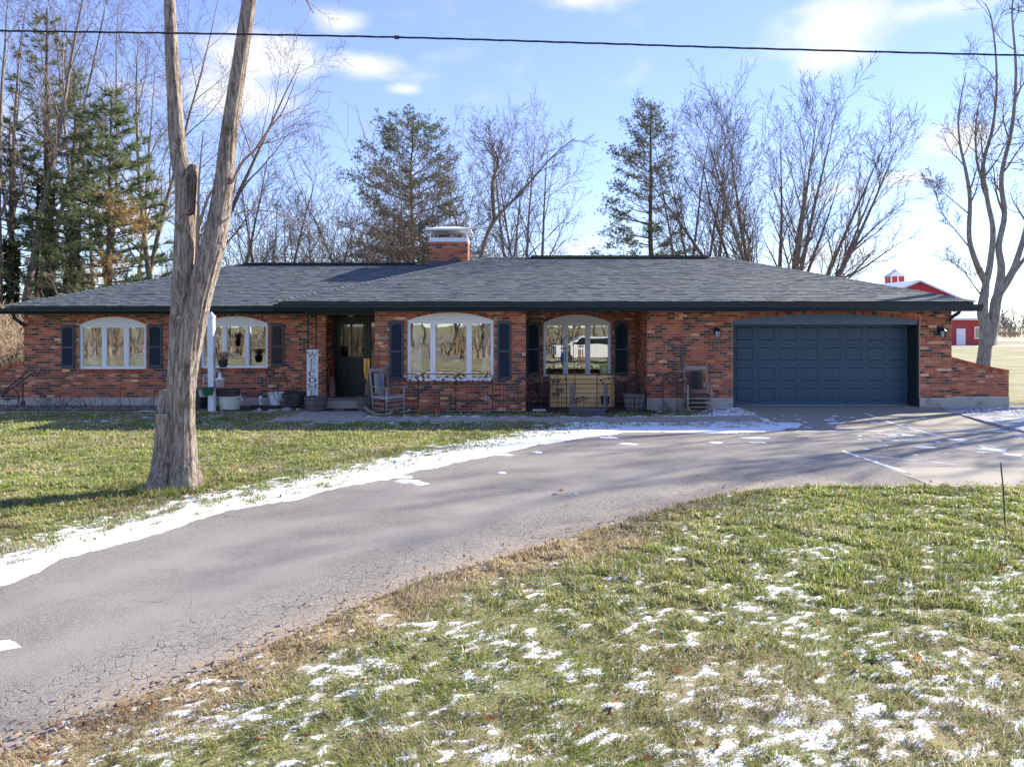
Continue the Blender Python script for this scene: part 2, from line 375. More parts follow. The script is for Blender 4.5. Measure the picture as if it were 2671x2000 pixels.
m2 = t.math('MULTIPLY', cracks(1.3, .005, .2), t.rng(t.noise(pos, .45, 2), .60, .66))
cr = t.math('MAXIMUM', m1, m2)
cr = t.math('MULTIPLY', cr, t.rng(t.noise(pos, 14, 3, .7), .3, .6)); c = t.mixc(t.math('MULTIPLY', cr, .85), c, (.03, .028, .026))
t.set(t.b, 'Base Color', c); t.b.inputs['Roughness'].default_value = .85; t.b.inputs['Specular IOR Level'].default_value = .25
h = t.math('SUBTRACT', t.noise(pos, 160, 3, .8), t.math('MULTIPLY', cr, 2.5)); t.bump(h, .5, .012)
M_ASPHALT = t.m
strip('driveway', near_edge[8:], far_edge, 26, lambda x, y, tt: .010 + .012 * np.sin(np.pi * tt), M_ASPHALT)

# ---- snow lying along the drive
t = NT('snow'); pos = t.coord('Position')
t.set(t.b, 'Base Color', t.mixc(t.noise(pos, 14, 4), (.78, .79, .82), (.92, .92, .93))); t.b.inputs['Roughness'].default_value = .65; t.b.inputs['Specular IOR Level'].default_value = .25
t.bump(t.math('ADD', t.noise(pos, 22, 4, .6), t.math('MULTIPLY', t.noise(pos, 120, 3, .7), .4)), .6, .03)
M_SNOW = t.m
strip('snow_bank', bank_in, bank_out, 9, lambda x, y, tt: .004 + .036 * np.sin(np.pi * np.clip(tt * .96 + .03, 0, 1)) ** .6 + .010 * (fbm(x * 5, y * 5, 9) - .5), M_SNOW, edge=.20, n=760)

def blob_mesh(mb, x, y, rx, ry, z0, h, rot, k=11):
    ph = [rng.uniform(.62, 1.15) for _ in range(k)]; vs, fs = [], []
    for r, zz in ((1, 0), (.8, h * .8), (.4, h)):
        for j in range(k):
            a = 2 * math.pi * j / k; px, py = rx * ph[j] * r * math.cos(a), ry * ph[j] * r * math.sin(a)
            vs.append((x + px * math.cos(rot) - py * math.sin(rot), y + px * math.sin(rot) + py * math.cos(rot), z0(x, y) + zz))
    for q in range(2):
        for j in range(k): fs.append((q * k + j, q * k + (j + 1) % k, (q + 1) * k + (j + 1) % k, (q + 1) * k + j))
    fs.append(tuple(range(2 * k, 3 * k))); mb.add(vs, fs)
AZ = lambda x, y: sst(14.9, 18.2, y) * .125 + .022
mb = MB()
for u, v, a, b in ((850, 1032, .30, .06), (880, 1042, .26, .07), (905, 1047, .16, .06), (1090, 985, .16, .05), (1085, 1024, .09, .05), (1160, 979, .10, .05), (1320, 947, .22, .09), (1355, 961, .20, .07), (1545, 958, .18, .08), (1630, 948, .35, .06), (1640, 958, .22, .05), (2, 1402, .16, .06), (1245, 1070, .03, .02)):
    x, y = GD(u, v); blob_mesh(mb, x, y, a, b * 1.6, lambda x, y: .016, .012, -.1)
mb.build('snow', M_SNOW).__setitem__('kind', 'stuff')
mb = MB()
for k in range(190):
    x, y = rng.gauss(8.2, 1.5), rng.gauss(14.0, 1.5)
    if not (XL + .2 < x < 10.2 and 10.5 < y < 17.0) or fbm(np.array([x * .9]), np.array([y * .9]), 55)[0] < .46: continue
    a = rng.uniform(.02, .10) if rng.random() < .8 else rng.uniform(.1, .26); blob_mesh(mb, x, y, a, a * rng.uniform(.35, .8), AZ, .008, rng.uniform(-.4, .4), 8)
def snowline(a, b, w, n=26):
    pts = []
    for i in range(n + 1):
        q = i / n; x, y = a[0] + (b[0] - a[0]) * q, a[1] + (b[1] - a[1]) * q; ww = w * rng.uniform(.5, 1.5) * (1.0 if fbm(np.array([x * 1.7]), np.array([y * 1.7]), 66)[0] > .40 else .12); x += rng.uniform(-.02, .02); y += rng.uniform(-.02, .02)
        pts.append((x, y, ww))
    d = Vector((b[0] - a[0], b[1] - a[1], 0)).normalized(); nrm = Vector((-d.y, d.x))
    vs = [(x + nrm.x * ww * s_, y + nrm.y * ww * s_, AZ(x, y) + (.007 if s_ == 0 else .001)) for x, y, ww in pts for s_ in (-1, 0, 1)]
    mb.add(vs, [(3 * i + j, 3 * i + j + 1, 3 * i + j + 4, 3 * i + j + 3) for i in range(n) for j in (0, 1)])
snowline((XL + .1, 14.62), (10.4, 14.62), .035); snowline((8.4, 16.9), (8.4, 10.6), .035, 40); snowline((10.45, 13.6), (10.72, 16.6), .09); snowline((10.42, 13.6), (12.8, 13.2), .12)
snowline((XL, 12.3), (XL + .12, 10.4), .035, 18); snowline((XL + .02, 12.0), (XL + 1.2, 11.1), .018, 14); snowline((XL, 17.0), (XL - .02, 15.0), .10)
mb.build('snow', M_SNOW).__setitem__('kind', 'stuff')

# ---- concrete: the apron's slabs, the walk's slabs
def conc(name, ca, cb, dark=(.10, .095, .088)):
    t = NT(name); pos = t.coord('Position')
    c = t.mixc(t.noise(pos, .9, 6, .65), ca, cb); c = t.mixc(t.rng(t.noise(pos, 110, 4, .8), .58, .75), c, dark)
    c = t.mixc(t.rng(t.noise(pos, 4.5, 6, .75), .62, .8, 0, .5), c, dark)
    t.set(t.b, 'Base Color', c); t.b.inputs['Roughness'].default_value = .8; t.b.inputs['Specular IOR Level'].default_value = .3
    t.bump(t.noise(pos, 90, 4, .7), .25, .006); return t.m
M_APRON = conc('apron_concrete', (.25, .222, .172), (.375, .337, .265)); M_WALK = conc('walk_concrete', (.34, .295, .24), (.44, .39, .32))
def slab_mb(poly, zf, nx=1, ny=8, th=.10):
    x0, x1, y0, y1 = poly; mb = MB(); vs, fs = [], []
    for j in range(ny + 1):
        y = y0 + (y1 - y0) * j / ny
        for xx in (x0, x1):
            vs += [(xx, y, zf(xx, y))]
    b = len(vs); vs += [(p[0], p[1], p[2] - th) for p in vs]
    for j in range(ny): fs.append((2 * j, 2 * j + 1, 2 * j + 3, 2 * j + 2)); fs += [(2 * j, 2 * j + 2, b + 2 * j + 2, b + 2 * j), (2 * j + 1, b + 2 * j + 1, b + 2 * j + 3, 2 * j + 3)]
    fs += [(0, b, b + 1, 1), (2 * ny, 2 * ny + 1, b + 2 * ny + 1, b + 2 * ny)]
    return mb.add(vs, fs)
AP = lambda x, y: AZ(x, y) - .004
ap = tag(slab_mb((XL + .02, 13.4, 9.55, 18.3), lambda x, y: AP(x, y) - .03 if True else 0, th=.05).build('garage_apron', M_APRON), kind='structure')
ap.data.transform(Matrix.Identity(4))
gp = .012
for x0, x1, y0, y1 in ((XL, 8.4 - gp, 14.62 + gp, 18.35), (8.4 + gp, 10.75, 14.62 + gp, 18.35), (XL, 8.4 - gp, 9.6, 14.62 - gp), (8.4 + gp, 10.42, 12.0, 14.62 - gp), (8.4 + gp, 13.4, 9.6, 12.0 - gp)):
    slab_mb((x0, x1, y0, y1), AP, th=.04).build('slab', M_APRON, ap)
gz2 = lambda x, y: gz(x, y) + .012
wk = tag(slab_mb((-5.5, XL - .02, 15.96, 16.61), lambda x, y: gz(x, y) - .012, th=.05).build('front_walk', M_WALK), kind='structure')
xs_ = [-5.5, -3.5, -1.9, -.35, 1.15, 2.65, 4.15, XL - .03]
for a, b in zip(xs_, xs_[1:]): slab_mb((a + .008, b - .008, 15.95, 16.62), lambda x, y: gz(x, y) + .022, th=.03).build('slab', M_WALK, wk)
slab_mb((-5.2, -3.52, 16.64, 18.1), lambda x, y: gz(x, y) + .022, th=.03).build('slab', M_WALK, wk)

# ---- gravel, beds
t = NT('gravel'); pos = t.coord('Position')
vor = t.node('ShaderNodeTexVoronoi', {'Vector': pos, 'Scale': 24.0}); c = t.mixc(t.noise(pos, 20, 3), (.26, .26, .265), (.5, .5, .5))
t.set(t.b, 'Base Color', t.mixc(t.rng(t.noise(pos, 2.0, 5, .7), .5, .65), c, (.72, .73, .76))); t.b.inputs['Roughness'].default_value = .9; t.bump(vor.outputs['Distance'], .8, .03)
M_GRAVEL = t.m
mb = MB(); mb.extrude(gravel_poly, lambda x, y: gz(x, y) - .05, lambda x, y: gz(x, y) + .015)
tag(mb.build('gravel', M_GRAVEL), kind='stuff')
def pebbles(name, n, poly, r0, r1, mat, zoff, cols, seed, flat=1.0):
    q = np.random.default_rng(seed); P = np.array(poly); lo, hi = P.min(0), P.max(0)
    x, y = q.uniform(lo[0], hi[0], n * 2), q.uniform(lo[1], hi[1], n * 2); k = inpoly(x, y, poly); x, y = x[k][:n], y[k][:n]; n = len(x)
    base = np.array([(1, 0, 0), (-.5, .87, 0), (-.5, -.87, 0), (0, 0, .7 * flat)]); r = q.uniform(r0, r1, (n, 1, 1)) * q.uniform(.6, 1.3, (n, 4, 1))
    a = q.uniform(0, 6.28, n); ca, sa = np.cos(a), np.sin(a)
    V = base[None] * r; V = np.stack([V[..., 0] * ca[:, None] - V[..., 1] * sa[:, None], V[..., 0] * sa[:, None] + V[..., 1] * ca[:, None], V[..., 2]], -1)
    zz = npsst(15, 17.6, y) * (.045 + .075 * npsst(3.5, 6, x)) + zoff
    V += np.stack([x, y, zz], 1)[:, None, :]
    Fc = (np.arange(n)[:, None, None] * 4 + np.array([(0, 1, 3), (1, 2, 3), (2, 0, 3)])[None]).reshape(-1, 3)
    cl = np.array(cols)[q.integers(0, len(cols), n)]
    return tag(OB(name, npmesh(name, V.reshape(-1, 3), [Fc], mat, {'col': np.repeat(cl, 4, 0)})), kind='stuff')
M_VC = pm('loose_bits', None, .85, .2, 20)
pebbles('gravel', 5000, gravel_poly, .012, .045, M_VC, .012, [(.3, .3, .31), (.45, .45, .45), (.2, .2, .21), (.6, .6, .6)], 3)
t = NT('mulch'); pos = t.coord('Position')
t.set(t.b, 'Base Color', t.mixc(t.noise(pos, 40, 5, .7), (.018, .014, .012), (.075, .055, .045))); t.b.inputs['Roughness'].default_value = .95; t.bump(t.noise(pos, 60, 4, .8), .9, .03)
M_MULCH = t.m
t = NT('leaf_mould'); pos = t.coord('Position')
t.set(t.b, 'Base Color', t.mixc(t.noise(pos, 30, 5, .7), (.05, .035, .025), (.22, .155, .11))); t.b.inputs['Roughness'].default_value = .95; t.bump(t.noise(pos, 50, 4, .8), .9, .04)
M_MOULD = t.m
for p, m in zip(bed_polys, (M_MOULD, M_MULCH, M_MULCH)):
    mb = MB(); mb.extrude(p, lambda x, y: gz(x, y) - .03, lambda x, y: gz(x, y) + .026); tag(mb.build('garden_bed', m), kind='structure')
pebbles('leaf_litter', 4600, bed_polys[0], .012, .045, M_VC, .024, [(.25, .16, .10), (.35, .25, .17), (.12, .08, .06), (.45, .36, .28), (.6, .6, .62)], 8, .3)
pebbles('leaf_litter', 700, bed_polys[1], .015, .04, M_VC, .024, [(.05, .035, .03), (.10, .07, .05), (.2, .13, .09)], 9, .4)
# ------------------------------------------------------------------ the house
LW, DW, BAY, REC, GAR, GDR = 18.9, 19.7, 17.6, 19.6, 17.9, 18.37
XA, XB, XC0, XC1, XR, XE = WX(63, LW), WX(850, LW), WX(978, BAY), WX(1371.3, BAY), WX(1687.5, GAR), WX(2481.6, GAR)
ZT = 2.66                                             # underside of the eaves
M_MORTAR = pm('mortar', (.42, .335, .245), .95, .2, 30, .3, 200)
t = NT('brick'); ob = t.coord('Position')
c = t.mixc(1.0, t.attr('col'), t.mixc(t.noise(ob, 22, 5, .7), (.62, .62, .62), (1.36, 1.36, 1.36)), 'MULTIPLY')
c = t.mixc(t.rng(t.noise(ob, 9, 6, .75), .56, .70, 0, .6), c, (.56, .42, .32))
c = t.mixc(t.rng(t.noise(ob, 17, 6, .8), .66, .74, 0, .7), c, (.06, .05, .048))
t.set(t.b, 'Base Color', c); t.b.inputs['Roughness'].default_value = .85; t.b.inputs['Specular IOR Level'].default_value = .25; t.bump(t.noise(ob, 130, 5, .7), .45, .006)
M_BRICK = t.m
BC = [srgb(*k) for k in ((150, 84, 64), (166, 93, 67), (141, 78, 60), (160, 102, 78), (130, 72, 57), (80, 66, 62), (94, 72, 62), (74, 60, 58), (184, 128, 100), (172, 108, 84), (150, 82, 66), (196, 150, 122))]
BW = [5, 5, 5, 4, 4, 4, 3, 3, 2, 2, 3, 1]
M_CONCRETE = pm('foundation_concrete', (.46, .415, .355), .9, .3, 5, .4, 60, wear=((.17, .155, .135), 2.2, .52, .72))
M_WHITE = pm('white_vinyl', (.78, .78, .78), .35, .05, 3); M_BLACK = pm('dark_green_paint', srgb(36, 47, 50), .35, .12, 5, .05, 90)
M_SHUT = pm('shutter_paint', srgb(54, 64, 74), .45, .15, 6, .08, 120); M_SHUT2 = pm('faded_shutter_paint', srgb(80, 72, 68), .5, .15, 6, .08, 120)
M_GUT = pm('gutter_aluminium', srgb(30, 44, 50), .3, .12, 2); M_DOOR = pm('door_paint', srgb(40, 48, 47), .4, .1, 4)
M_GDOOR = pm('garage_door_steel', srgb(54, 79, 95), .42, .06, 40, .12, 260); M_GHEAD = pm('garage_header_metal', srgb(84, 102, 118), .35, .08, 2)
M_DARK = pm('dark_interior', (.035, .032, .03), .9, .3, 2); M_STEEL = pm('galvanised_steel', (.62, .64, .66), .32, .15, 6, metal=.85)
t = NT('window_glass'); gl = t.node('ShaderNodeBsdfGlossy', {'Color': (.92, .95, .95), 'Roughness': 0.0}); tr = t.node('ShaderNodeBsdfTransparent', {'Color': (.92, .93, .92)})
v = t.coord('Position'); nb = t.node('ShaderNodeBump', {'Height': t.noise(v, 2.2, 1, .4), 'Strength': .02, 'Distance': .05}); t.l.new(nb.outputs[0], gl.inputs['Normal'])
mx = t.node('ShaderNodeMixShader', {0: .30, 1: tr.outputs[0], 2: gl.outputs[0]}); t.l.new(mx.outputs[0], t.out.inputs['Surface'])
M_GLASS = t.m
t = NT('storm_door_glass'); gl = t.node('ShaderNodeBsdfGlossy', {'Color': (.8, .8, .8), 'Roughness': 0.02}); tr = t.node('ShaderNodeBsdfTransparent', {'Color': (.6, .62, .6)}); mx = t.node('ShaderNodeMixShader', {0: .10, 1: tr.outputs[0], 2: gl.outputs[0]}); t.l.new(mx.outputs[0], t.out.inputs['Surface']); M_DGLASS = t.m

hx = (XA + XE) / 2
house = thing('brick_house', 'long low red brick ranch house with grey hip roof and blue garage door', 'house', (hx, 19, 0))
bw = random.Random(21)
brickwork = MB(); back = MB(); full = []             # bricks, mortar backing, whole bricks of the bay kept as objects
CO, BL, JT = .0677, .193, .010
def pick(): return bw.choices(range(len(BC)), BW)[0]
def jit(c): k = bw.uniform(.82, 1.2); return tuple(min(.9, 1.32 * x * w_ * k * bw.uniform(.95, 1.05)) for x, w_ in zip(c, (1.0, .98, .86)))
def lay(a0, a1, z0, z1, holes, put):
    n = int(round((z1 - z0) / CO)); h = (z1 - z0) / n
    for i in range(n):
        za, zb = z0 + i * h, z0 + (i + 1) * h - JT; zm = (za + zb) / 2
        iv = [(a0, a1)]
        for hf in holes:
            q = hf(zm)
            if q is None: continue
            iv = [s for a, b in iv for s in ((a, min(b, q[0])), (max(a, q[1]), b)) if s[1] - s[0] > .02]
        off = (i % 2) * (BL + JT) / 2
        for a, b in iv:
            k = math.floor((a - a0 - off) / (BL + JT))
            while True:
                p = a0 + off + k * (BL + JT); k += 1
                if p >= b: break
                x0, x1 = max(p, a), min(p + BL, b)
                if b - x1 < .03: x1 = b
                if x1 - x0 > .015: put(x0, x1, za, zb)
def put_front(Y, target=None, keep=False):
    def f(a, b, z0, z1):
        k = pick()
        if keep and abs(b - a - BL) < .002: full.append((a, b, z0, z1, Y, k)); return
        m = target or brickwork; m.col = jit(BC[k]); d = bw.uniform(-.002, .002); m.bbox(a, b, Y - .007 + d, Y + .03, z0, z1, .004)
    return f
def put_side(Xc, sgn, target=None):
    def f(a, b, z0, z1):
        m = target or brickwork; m.col = jit(BC[pick()]); m.box(min(Xc, Xc + sgn * .006), max(Xc - sgn * .02, Xc + sgn * .006), a, b, z0, z1)
    return f
class Op:                                             # a window or garage opening with a flat arch
    def __init__(s, u0, u1, vs, vc, vb, Y, ring=.085, sill=.10):
        s.x0, s.x1, s.zs, s.zc, s.zb, s.Y = WX(u0, Y), WX(u1, Y), WZ(vs, Y), WZ(vc, Y), WZ(vb, Y), Y
        s.ring, s.sill = ring, sill; w, h = s.x1 - s.x0, s.zc - s.zs
        s.R = (w * w / 4 + h * h) / (2 * h); s.cx, s.cz = (s.x0 + s.x1) / 2, s.zc - s.R
    def arc(s, x, r=0): q = (s.R + r) ** 2 - (x - s.cx) ** 2; return s.cz + math.sqrt(max(0, q))
    def hole(s, z):
        if z < s.zb - s.sill: return None
        if z <= s.zs: return (s.x0 - .012, s.x1 + .012)
        q = (s.R + s.ring + .012) ** 2 - (z - s.cz) ** 2
        if q <= 0: return None
        w = min(math.sqrt(q), (s.x1 - s.x0) / 2 + s.ring); return (s.cx - w, s.cx + w)
    def trim(s, target):
        a = math.asin((s.x1 - s.x0) / 2 / s.R); n = int(2 * a * s.R / CO)
        for i in range(n + 1):
            p0, p1 = -a + (2 * a) * i / (n + 1) + .004 / s.R, -a + (2 * a) * (i + 1) / (n + 1) - .004 / s.R
            target.col = jit(BC[bw.choice((0, 1, 1, 2, 3, 0, 10, 5))])
            poly = [(s.cx + r * math.sin(p), s.cz + r * math.cos(p)) for r, p in ((s.R, p0), (s.R, p1), (s.R + s.ring, p1), (s.R + s.ring, p0))]
            target.prism(poly, s.Y - .014, s.Y + .10)
        if s.sill:
            n = int((s.x1 - s.x0) / CO)
            for i in range(n):
                x = s.x0 + (s.x1 - s.x0) * i / n; target.col = jit(BC[bw.choice((0, 2, 4, 0, 2, 4, 5, 10))]); target.box(x + .004, x + (s.x1 - s.x0) / n - .005, s.Y - .035, s.Y + .1, s.zb - s.sill + .01, s.zb - .002)
def backing(x0, x1, z0, z1, Y, ops, th=.12):
    ops = sorted(ops, key=lambda o: o.x0); x = x0
    for o in ops:
        back.box(x, o.x0, Y, Y + th, z0, z1)
        if o.zb > z0 + .01: back.box(o.x0, o.x1, Y, Y + th, z0, o.zb)
        n = 14
        for i in range(n):
            a, b = o.x0 + (o.x1 - o.x0) * i / n, o.x0 + (o.x1 - o.x0) * (i + 1) / n; za, zb = o.arc(a, .004), o.arc(b, .004)
            back.add([(a, Y, za), (b, Y, zb), (b, Y, z1), (a, Y, z1), (a, Y + th, za), (b, Y + th, zb), (b, Y + th, z1), (a, Y + th, z1)], [(0, 1, 2, 3), (7, 6, 5, 4), (0, 4, 5, 1)])
        x = o.x1
    back.box(x, x1, Y, Y + th, z0, z1)
opA = Op(207, 380.5, 846, 826, 962.5, LW); opB = Op(523.5, 698, 843, 824.6, 960, LW); opC = Op(1063, 1287, 835, 815, 993.6, BAY); opD = Op(1418, 1593, 841.6, 820.6, 982, REC)
opG = Op(1912, 2398, 835, 818, 1080, GAR, .085, 0); opG.zb = .05
ZF = {'L': WZ(1036, LW), 'B': .09, 'R': .12, 'G': WZ(1037, GAR)}
# front faces
for (x0, x1, zf, Y, ops, keep) in ((XA, XB, ZF['L'], LW, [opA, opB], False), (XC0, XC1, ZF['B'], BAY, [opC], True), (XC1, XR, ZF['R'], REC, [opD], False), (XR, XE, ZF['G'], GAR, [opG], False)):
    backing(x0, x1, -.1, ZT + .05, Y, ops)
    lay(x0, x1, zf, ZT + .02, [o.hole for o in ops], put_front(Y, keep=keep))
    for o in ops: o.trim(brickwork)
# side faces and returns
for Xc, sg, y0, y1, zf in ((XB, 1, LW, DW, ZF['L']), (XC1, 1, BAY, REC, ZF['B']), (XR, -1, GAR, REC, ZF['R']), (XC0, -1, BAY, DW, ZF['B']), (XE, 1, GAR, 26.6, ZF['G']), (XA, -1, LW, 26.6, ZF['L'])):
    back.box(min(Xc, Xc - sg * .12), max(Xc, Xc - sg * .12), y0 + .003, y1, -.1, ZT + .05)
    lay(y0, y1, zf, ZT + .02, [], put_side(Xc, sg))
back.box(XA, XE, 26.5, 26.6, -.1, ZT)                 # rear wall
back.box(XB, XC0 - .002, DW + .12, DW + .2, 2.36, ZT)
wall = back.build('wall', M_MORTAR, house)
# whole bricks of the bay: the 300 that show largest are objects
full.sort(key=lambda b: abs(b[0] + 1.5) * .2 + b[2])
bm_cache = {}
for n_, (a, b, z0, z1, Y, k) in enumerate(full):
    if n_ < 300:
        key = (k, bw.randrange(2))
        if key not in bm_cache:
            m = MB(jit(BC[k])); m.bbox(-BL / 2, BL / 2, -.007, .03, 0, z1 - z0, .004); bm_cache[key] = m.mesh('brick', M_BRICK)
        o = OB('brick', bm_cache[key], wall); o.location = ((a + b) / 2, Y + bw.uniform(-.002, .002), z0)
    else:
        brickwork.col = jit(BC[k]); brickwork.bbox(a, b, Y - .007, Y + .03, z0, z1, .004)
tag(brickwork.build('brickwork', M_BRICK, wall), kind='stuff')
# foundation
mb = MB()
mb.box(XA - .002, XB + .004, LW - .022, LW + .1, -.1, ZF['L'] - .006); mb.box(XR - .004, opG.x0, GAR - .022, GAR + .1, -.1, ZF['G'] - .006); mb.box(opG.x1, XE + .004, GAR - .022, GAR + .1, -.1, ZF['G'] - .006)
mb.box(XC0 + .003, XC1, BAY - .018, BAY + .1, -.1, ZF['B'] - .006); mb.box(XR - .02, XR + .1, GAR + .1, REC, -.1, .3)
tag(mb.build('foundation', M_CONCRETE, house), kind='stuff')
mb = MB(); mb.box(XB - .02, XC0 + .02, 18.1, DW + .1, -.05, .265); mb.build('porch_step', M_WALK, house)

# ---- windows
M_CURT = pm('curtain_cloth', (.80, .77, .77), .9, .08, 4)
def window(o, muls, fw=.055):
    Y = o.Y; x0, x1, zb, zs = o.x0, o.x1, o.zb, o.zs; zt = zs - .02
    m = MB()
    m.bbox(x0, x0 + fw, Y + .035, Y + .11, zb, zt); m.bbox(x1 - fw, x1, Y + .035, Y + .11, zb, zt); m.bbox(x0 + fw, x1 - fw, Y + .035, Y + .11, zb, zb + fw); m.bbox(x0 + fw, x1 - fw, Y + .035, Y + .11, zt - fw, zt)
    m.bbox(x0 - .004, x1 + .004, Y + .01, Y + .11, zs - .028, zs + .006)
    win = m.build('window', M_WHITE, house)
    poly = [(x0, zs)] + [(x0 + (x1 - x0) * i / 16, o.arc(x0 + (x1 - x0) * i / 16) - .001) for i in range(17)] + [(x1, zs)]
    p = MB(); p.prism(poly, Y + .03, Y + .10); p.build('arch_panel', M_WHITE, win)
    xs = [x0 + fw]
    for u0, u1 in muls:
        a, b = WX(u0, Y), WX(u1, Y); q = MB(); c = (a + b) / 2
        q.bbox(a, c - .004, Y + .04, Y + .11, zb + fw, zt - fw); q.bbox(c + .004, b, Y + .04, Y + .11, zb + fw, zt - fw); q.box(c - .004, c + .004, Y + .05, Y + .1, zb + fw, zt - fw); q.build('mullion', M_WHITE, win); xs += [a, b]
    xs.append(x1 - fw)
    for a, b in zip(xs[::2], xs[1::2]):
        q = MB(); q.box(a - .005, b + .005, Y + .075, Y + .081, zb + fw - .005, zt - fw + .005); q.build('pane', M_GLASS, win)
        q = MB(); q.box(a, a + .012, Y + .055, Y + .075, zb + fw, zt - fw); q.box(b - .012, b, Y + .055, Y + .075, zb + fw, zt - fw); q.box(a + .012, b - .012, Y + .055, Y + .075, zb + fw, zb + fw + .012); q.box(a + .012, b - .012, Y + .055, Y + .075, zt - fw - .012, zt - fw); q.build('sash', M_WHITE, win)
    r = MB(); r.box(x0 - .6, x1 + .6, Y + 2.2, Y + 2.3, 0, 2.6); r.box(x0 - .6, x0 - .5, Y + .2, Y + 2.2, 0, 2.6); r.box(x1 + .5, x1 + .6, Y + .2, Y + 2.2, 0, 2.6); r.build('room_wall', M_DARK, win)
    return win
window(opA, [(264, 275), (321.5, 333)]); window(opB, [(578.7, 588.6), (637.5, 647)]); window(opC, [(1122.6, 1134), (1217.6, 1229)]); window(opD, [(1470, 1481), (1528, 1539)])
def curtain(label, xa, xb, xb2, Y, z0, z1, group=None):
    m = MB(); n = 22; vs, fs = [], []
    for j in range(9):
        tz = j / 8; z = z1 + (z0 - z1) * tz
        xr = xb + (xb2 - xb) * tz ** 1.5
        for i in range(n + 1): q = i / n; vs.append((xa + (xr - xa) * q, Y + .03 * math.sin(q * 19), z))
    for j in range(8):
        for i in range(n): fs.append((j * (n + 1) + i, j * (n + 1) + i + 1, (j + 1) * (n + 1) + i + 1, (j + 1) * (n + 1) + i))
    m.add(vs, fs); tag(m.build('curtain', M_CURT, None, True), label, 'curtain', group)
g_ = 'curtains hanging behind the front windows'
curtain('pale curtain drawn to the left pane of the window beside the golden wind chime', opC.x0 + .07, WX(1094, BAY), WX(1099, BAY), BAY + .22, opC.zb, opC.zs, g_)
curtain('pale curtain hanging in the right pane of the big middle window', opC.x1 - .05, WX(1262, BAY), WX(1253, BAY), BAY + .22, opC.zb, opC.zs, g_)
curtain('greyish curtain in the left pane of the leftmost window', opA.x0 + .09, WX(226, LW), WX(245, LW), LW + .24, opA.zb, opA.zs, g_)
curtain('pale narrow curtain behind the centre pane of the leftmost window', WX(275, LW), WX(281, LW), WX(293, LW), LW + .24, opA.zb, opA.zs, g_)
curtain('tan drape filling the right pane of the leftmost window', WX(337, LW), opA.x1 - .03, opA.x1 - .03, LW + .3, opA.zb, opA.zs, g_)
def shutter(u0, u1, v0, v1, Y, mat):
    x0, x1, z1, z0 = WX(u0, Y), WX(u1, Y), WZ(v0, Y), WZ(v1, Y); m = MB(); f = .052; zm = (z0 + z1) / 2 - .02; ya, yb = Y - .04, Y - .008
    m.bbox(x0, x0 + f, ya, yb, z0, z1); m.bbox(x1 - f, x1, ya, yb, z0, z1)
    for a, b in ((z0, z0 + .085), (zm - .03, zm + .03), (z1 - .07, z1)): m.bbox(x0 + f, x1 - f, ya, yb, a, b)
    m.box(x0 + f, x1 - f, yb - .004, yb, z0 + .08, z1 - .06)
    n = 10; xa, xb = x0 + f, x1 - f; poly = [(xa, z1 - .068)] + [(xa + (xb - xa) * i / n, z1 - .068 - .055 * (1 - math.sin(math.pi * i / n) ** .6)) for i in range(n + 1)] + [(xb, z1 - .068)]
    m.prism(poly, ya + .004, yb)
    sh = m.build('shutter', mat, house)
    for a, b in ((z0 + .085, zm - .03), (zm + .03, z1 - .07)):
        k = int((b - a) / .027); q = MB()
        for i in range(k):
            z = a + (b - a) * (i + .5) / k; q.add([(xa, ya + .004, z - .010), (xb, ya + .004, z - .010), (xb, yb - .005, z + .012), (xa, yb - .005, z + .012), (xa, ya + .009, z - .014), (xb, ya + .009, z - .014)], [(0, 1, 2, 3), (4, 5, 1, 0)])
        tag(q.build('louvers', mat, sh), kind='stuff')
for a in ((161, 196, 847, 961, LW, M_SHUT), (388, 424, 845.6, 959.5, LW, M_SHUT), (497, 519, 846, 960, LW, M_SHUT2), (707, 741.6, 844.6, 957, LW, M_SHUT2), (1016.4, 1052.6, 837.6, 991.3, BAY, M_SHUT), (1297, 1333.5, 837, 990.7, BAY, M_SHUT), (1373.5, 1408, 840, 978, REC, M_SHUT), (1602, 1638, 839.5, 979, REC, M_SHUT)): shutter(*a)

# ---- front door under the porch
dx0, dx1 = WX(879.6, DW), WX(959.5, DW); dzt, dzb = WZ(836, DW), .28
m = MB(); m.box(XB, XC0, DW + .02, DW + .12, .2, ZT); m.bbox(dx0 - .10, dx0, DW - .06, DW + .02, dzb, dzt + .1); m.bbox(dx1, dx1 + .09, DW - .06, DW + .02, dzb, dzt + .1); m.bbox(dx0, dx1, DW - .06, DW + .02, dzt, dzt + .1)
m.build('door_surround', M_DOOR, house)
m = MB(); f = .08; zg0, zg1 = WZ(930, DW), WZ(846, DW)
m.bbox(dx0 + .01, dx0 + .01 + f, DW - .04, DW + .01, dzb, dzt - .01); m.bbox(dx1 - f - .01, dx1 - .01, DW - .04, DW + .01, dzb, dzt - .01); m.bbox(dx0 + .01 + f, dx1 - .01 - f, DW - .04, DW + .01, zg1, dzt - .01)
m.bbox(dx0 + .01 + f, dx1 - .01 - f, DW - .04, DW + .01, zg0 - .09, zg0); m.bbox(dx0 + .01 + f, dx1 - .01 - f, DW - .04, DW + .01, dzb, dzb + .14)
door = m.build('front_door', M_DOOR, house)
cxm = (dx0 + dx1) / 2
for a, b in ((dx0 + .09, cxm - .03), (cxm + .03, dx1 - .09)):
    q = MB(); q.box(a, b, DW - .012, DW + .008, dzb + .14, zg0 - .09); q.bbox(a + .06, b - .06, DW - .026, DW - .012, dzb + .2, zg0 - .15, .012); q.build('panel', M_DOOR, door)
q = MB(); q.box(cxm - .03, cxm + .03, DW - .03, DW + .008, dzb + .14, zg0 - .09); q.build('muntin', M_DOOR, door)
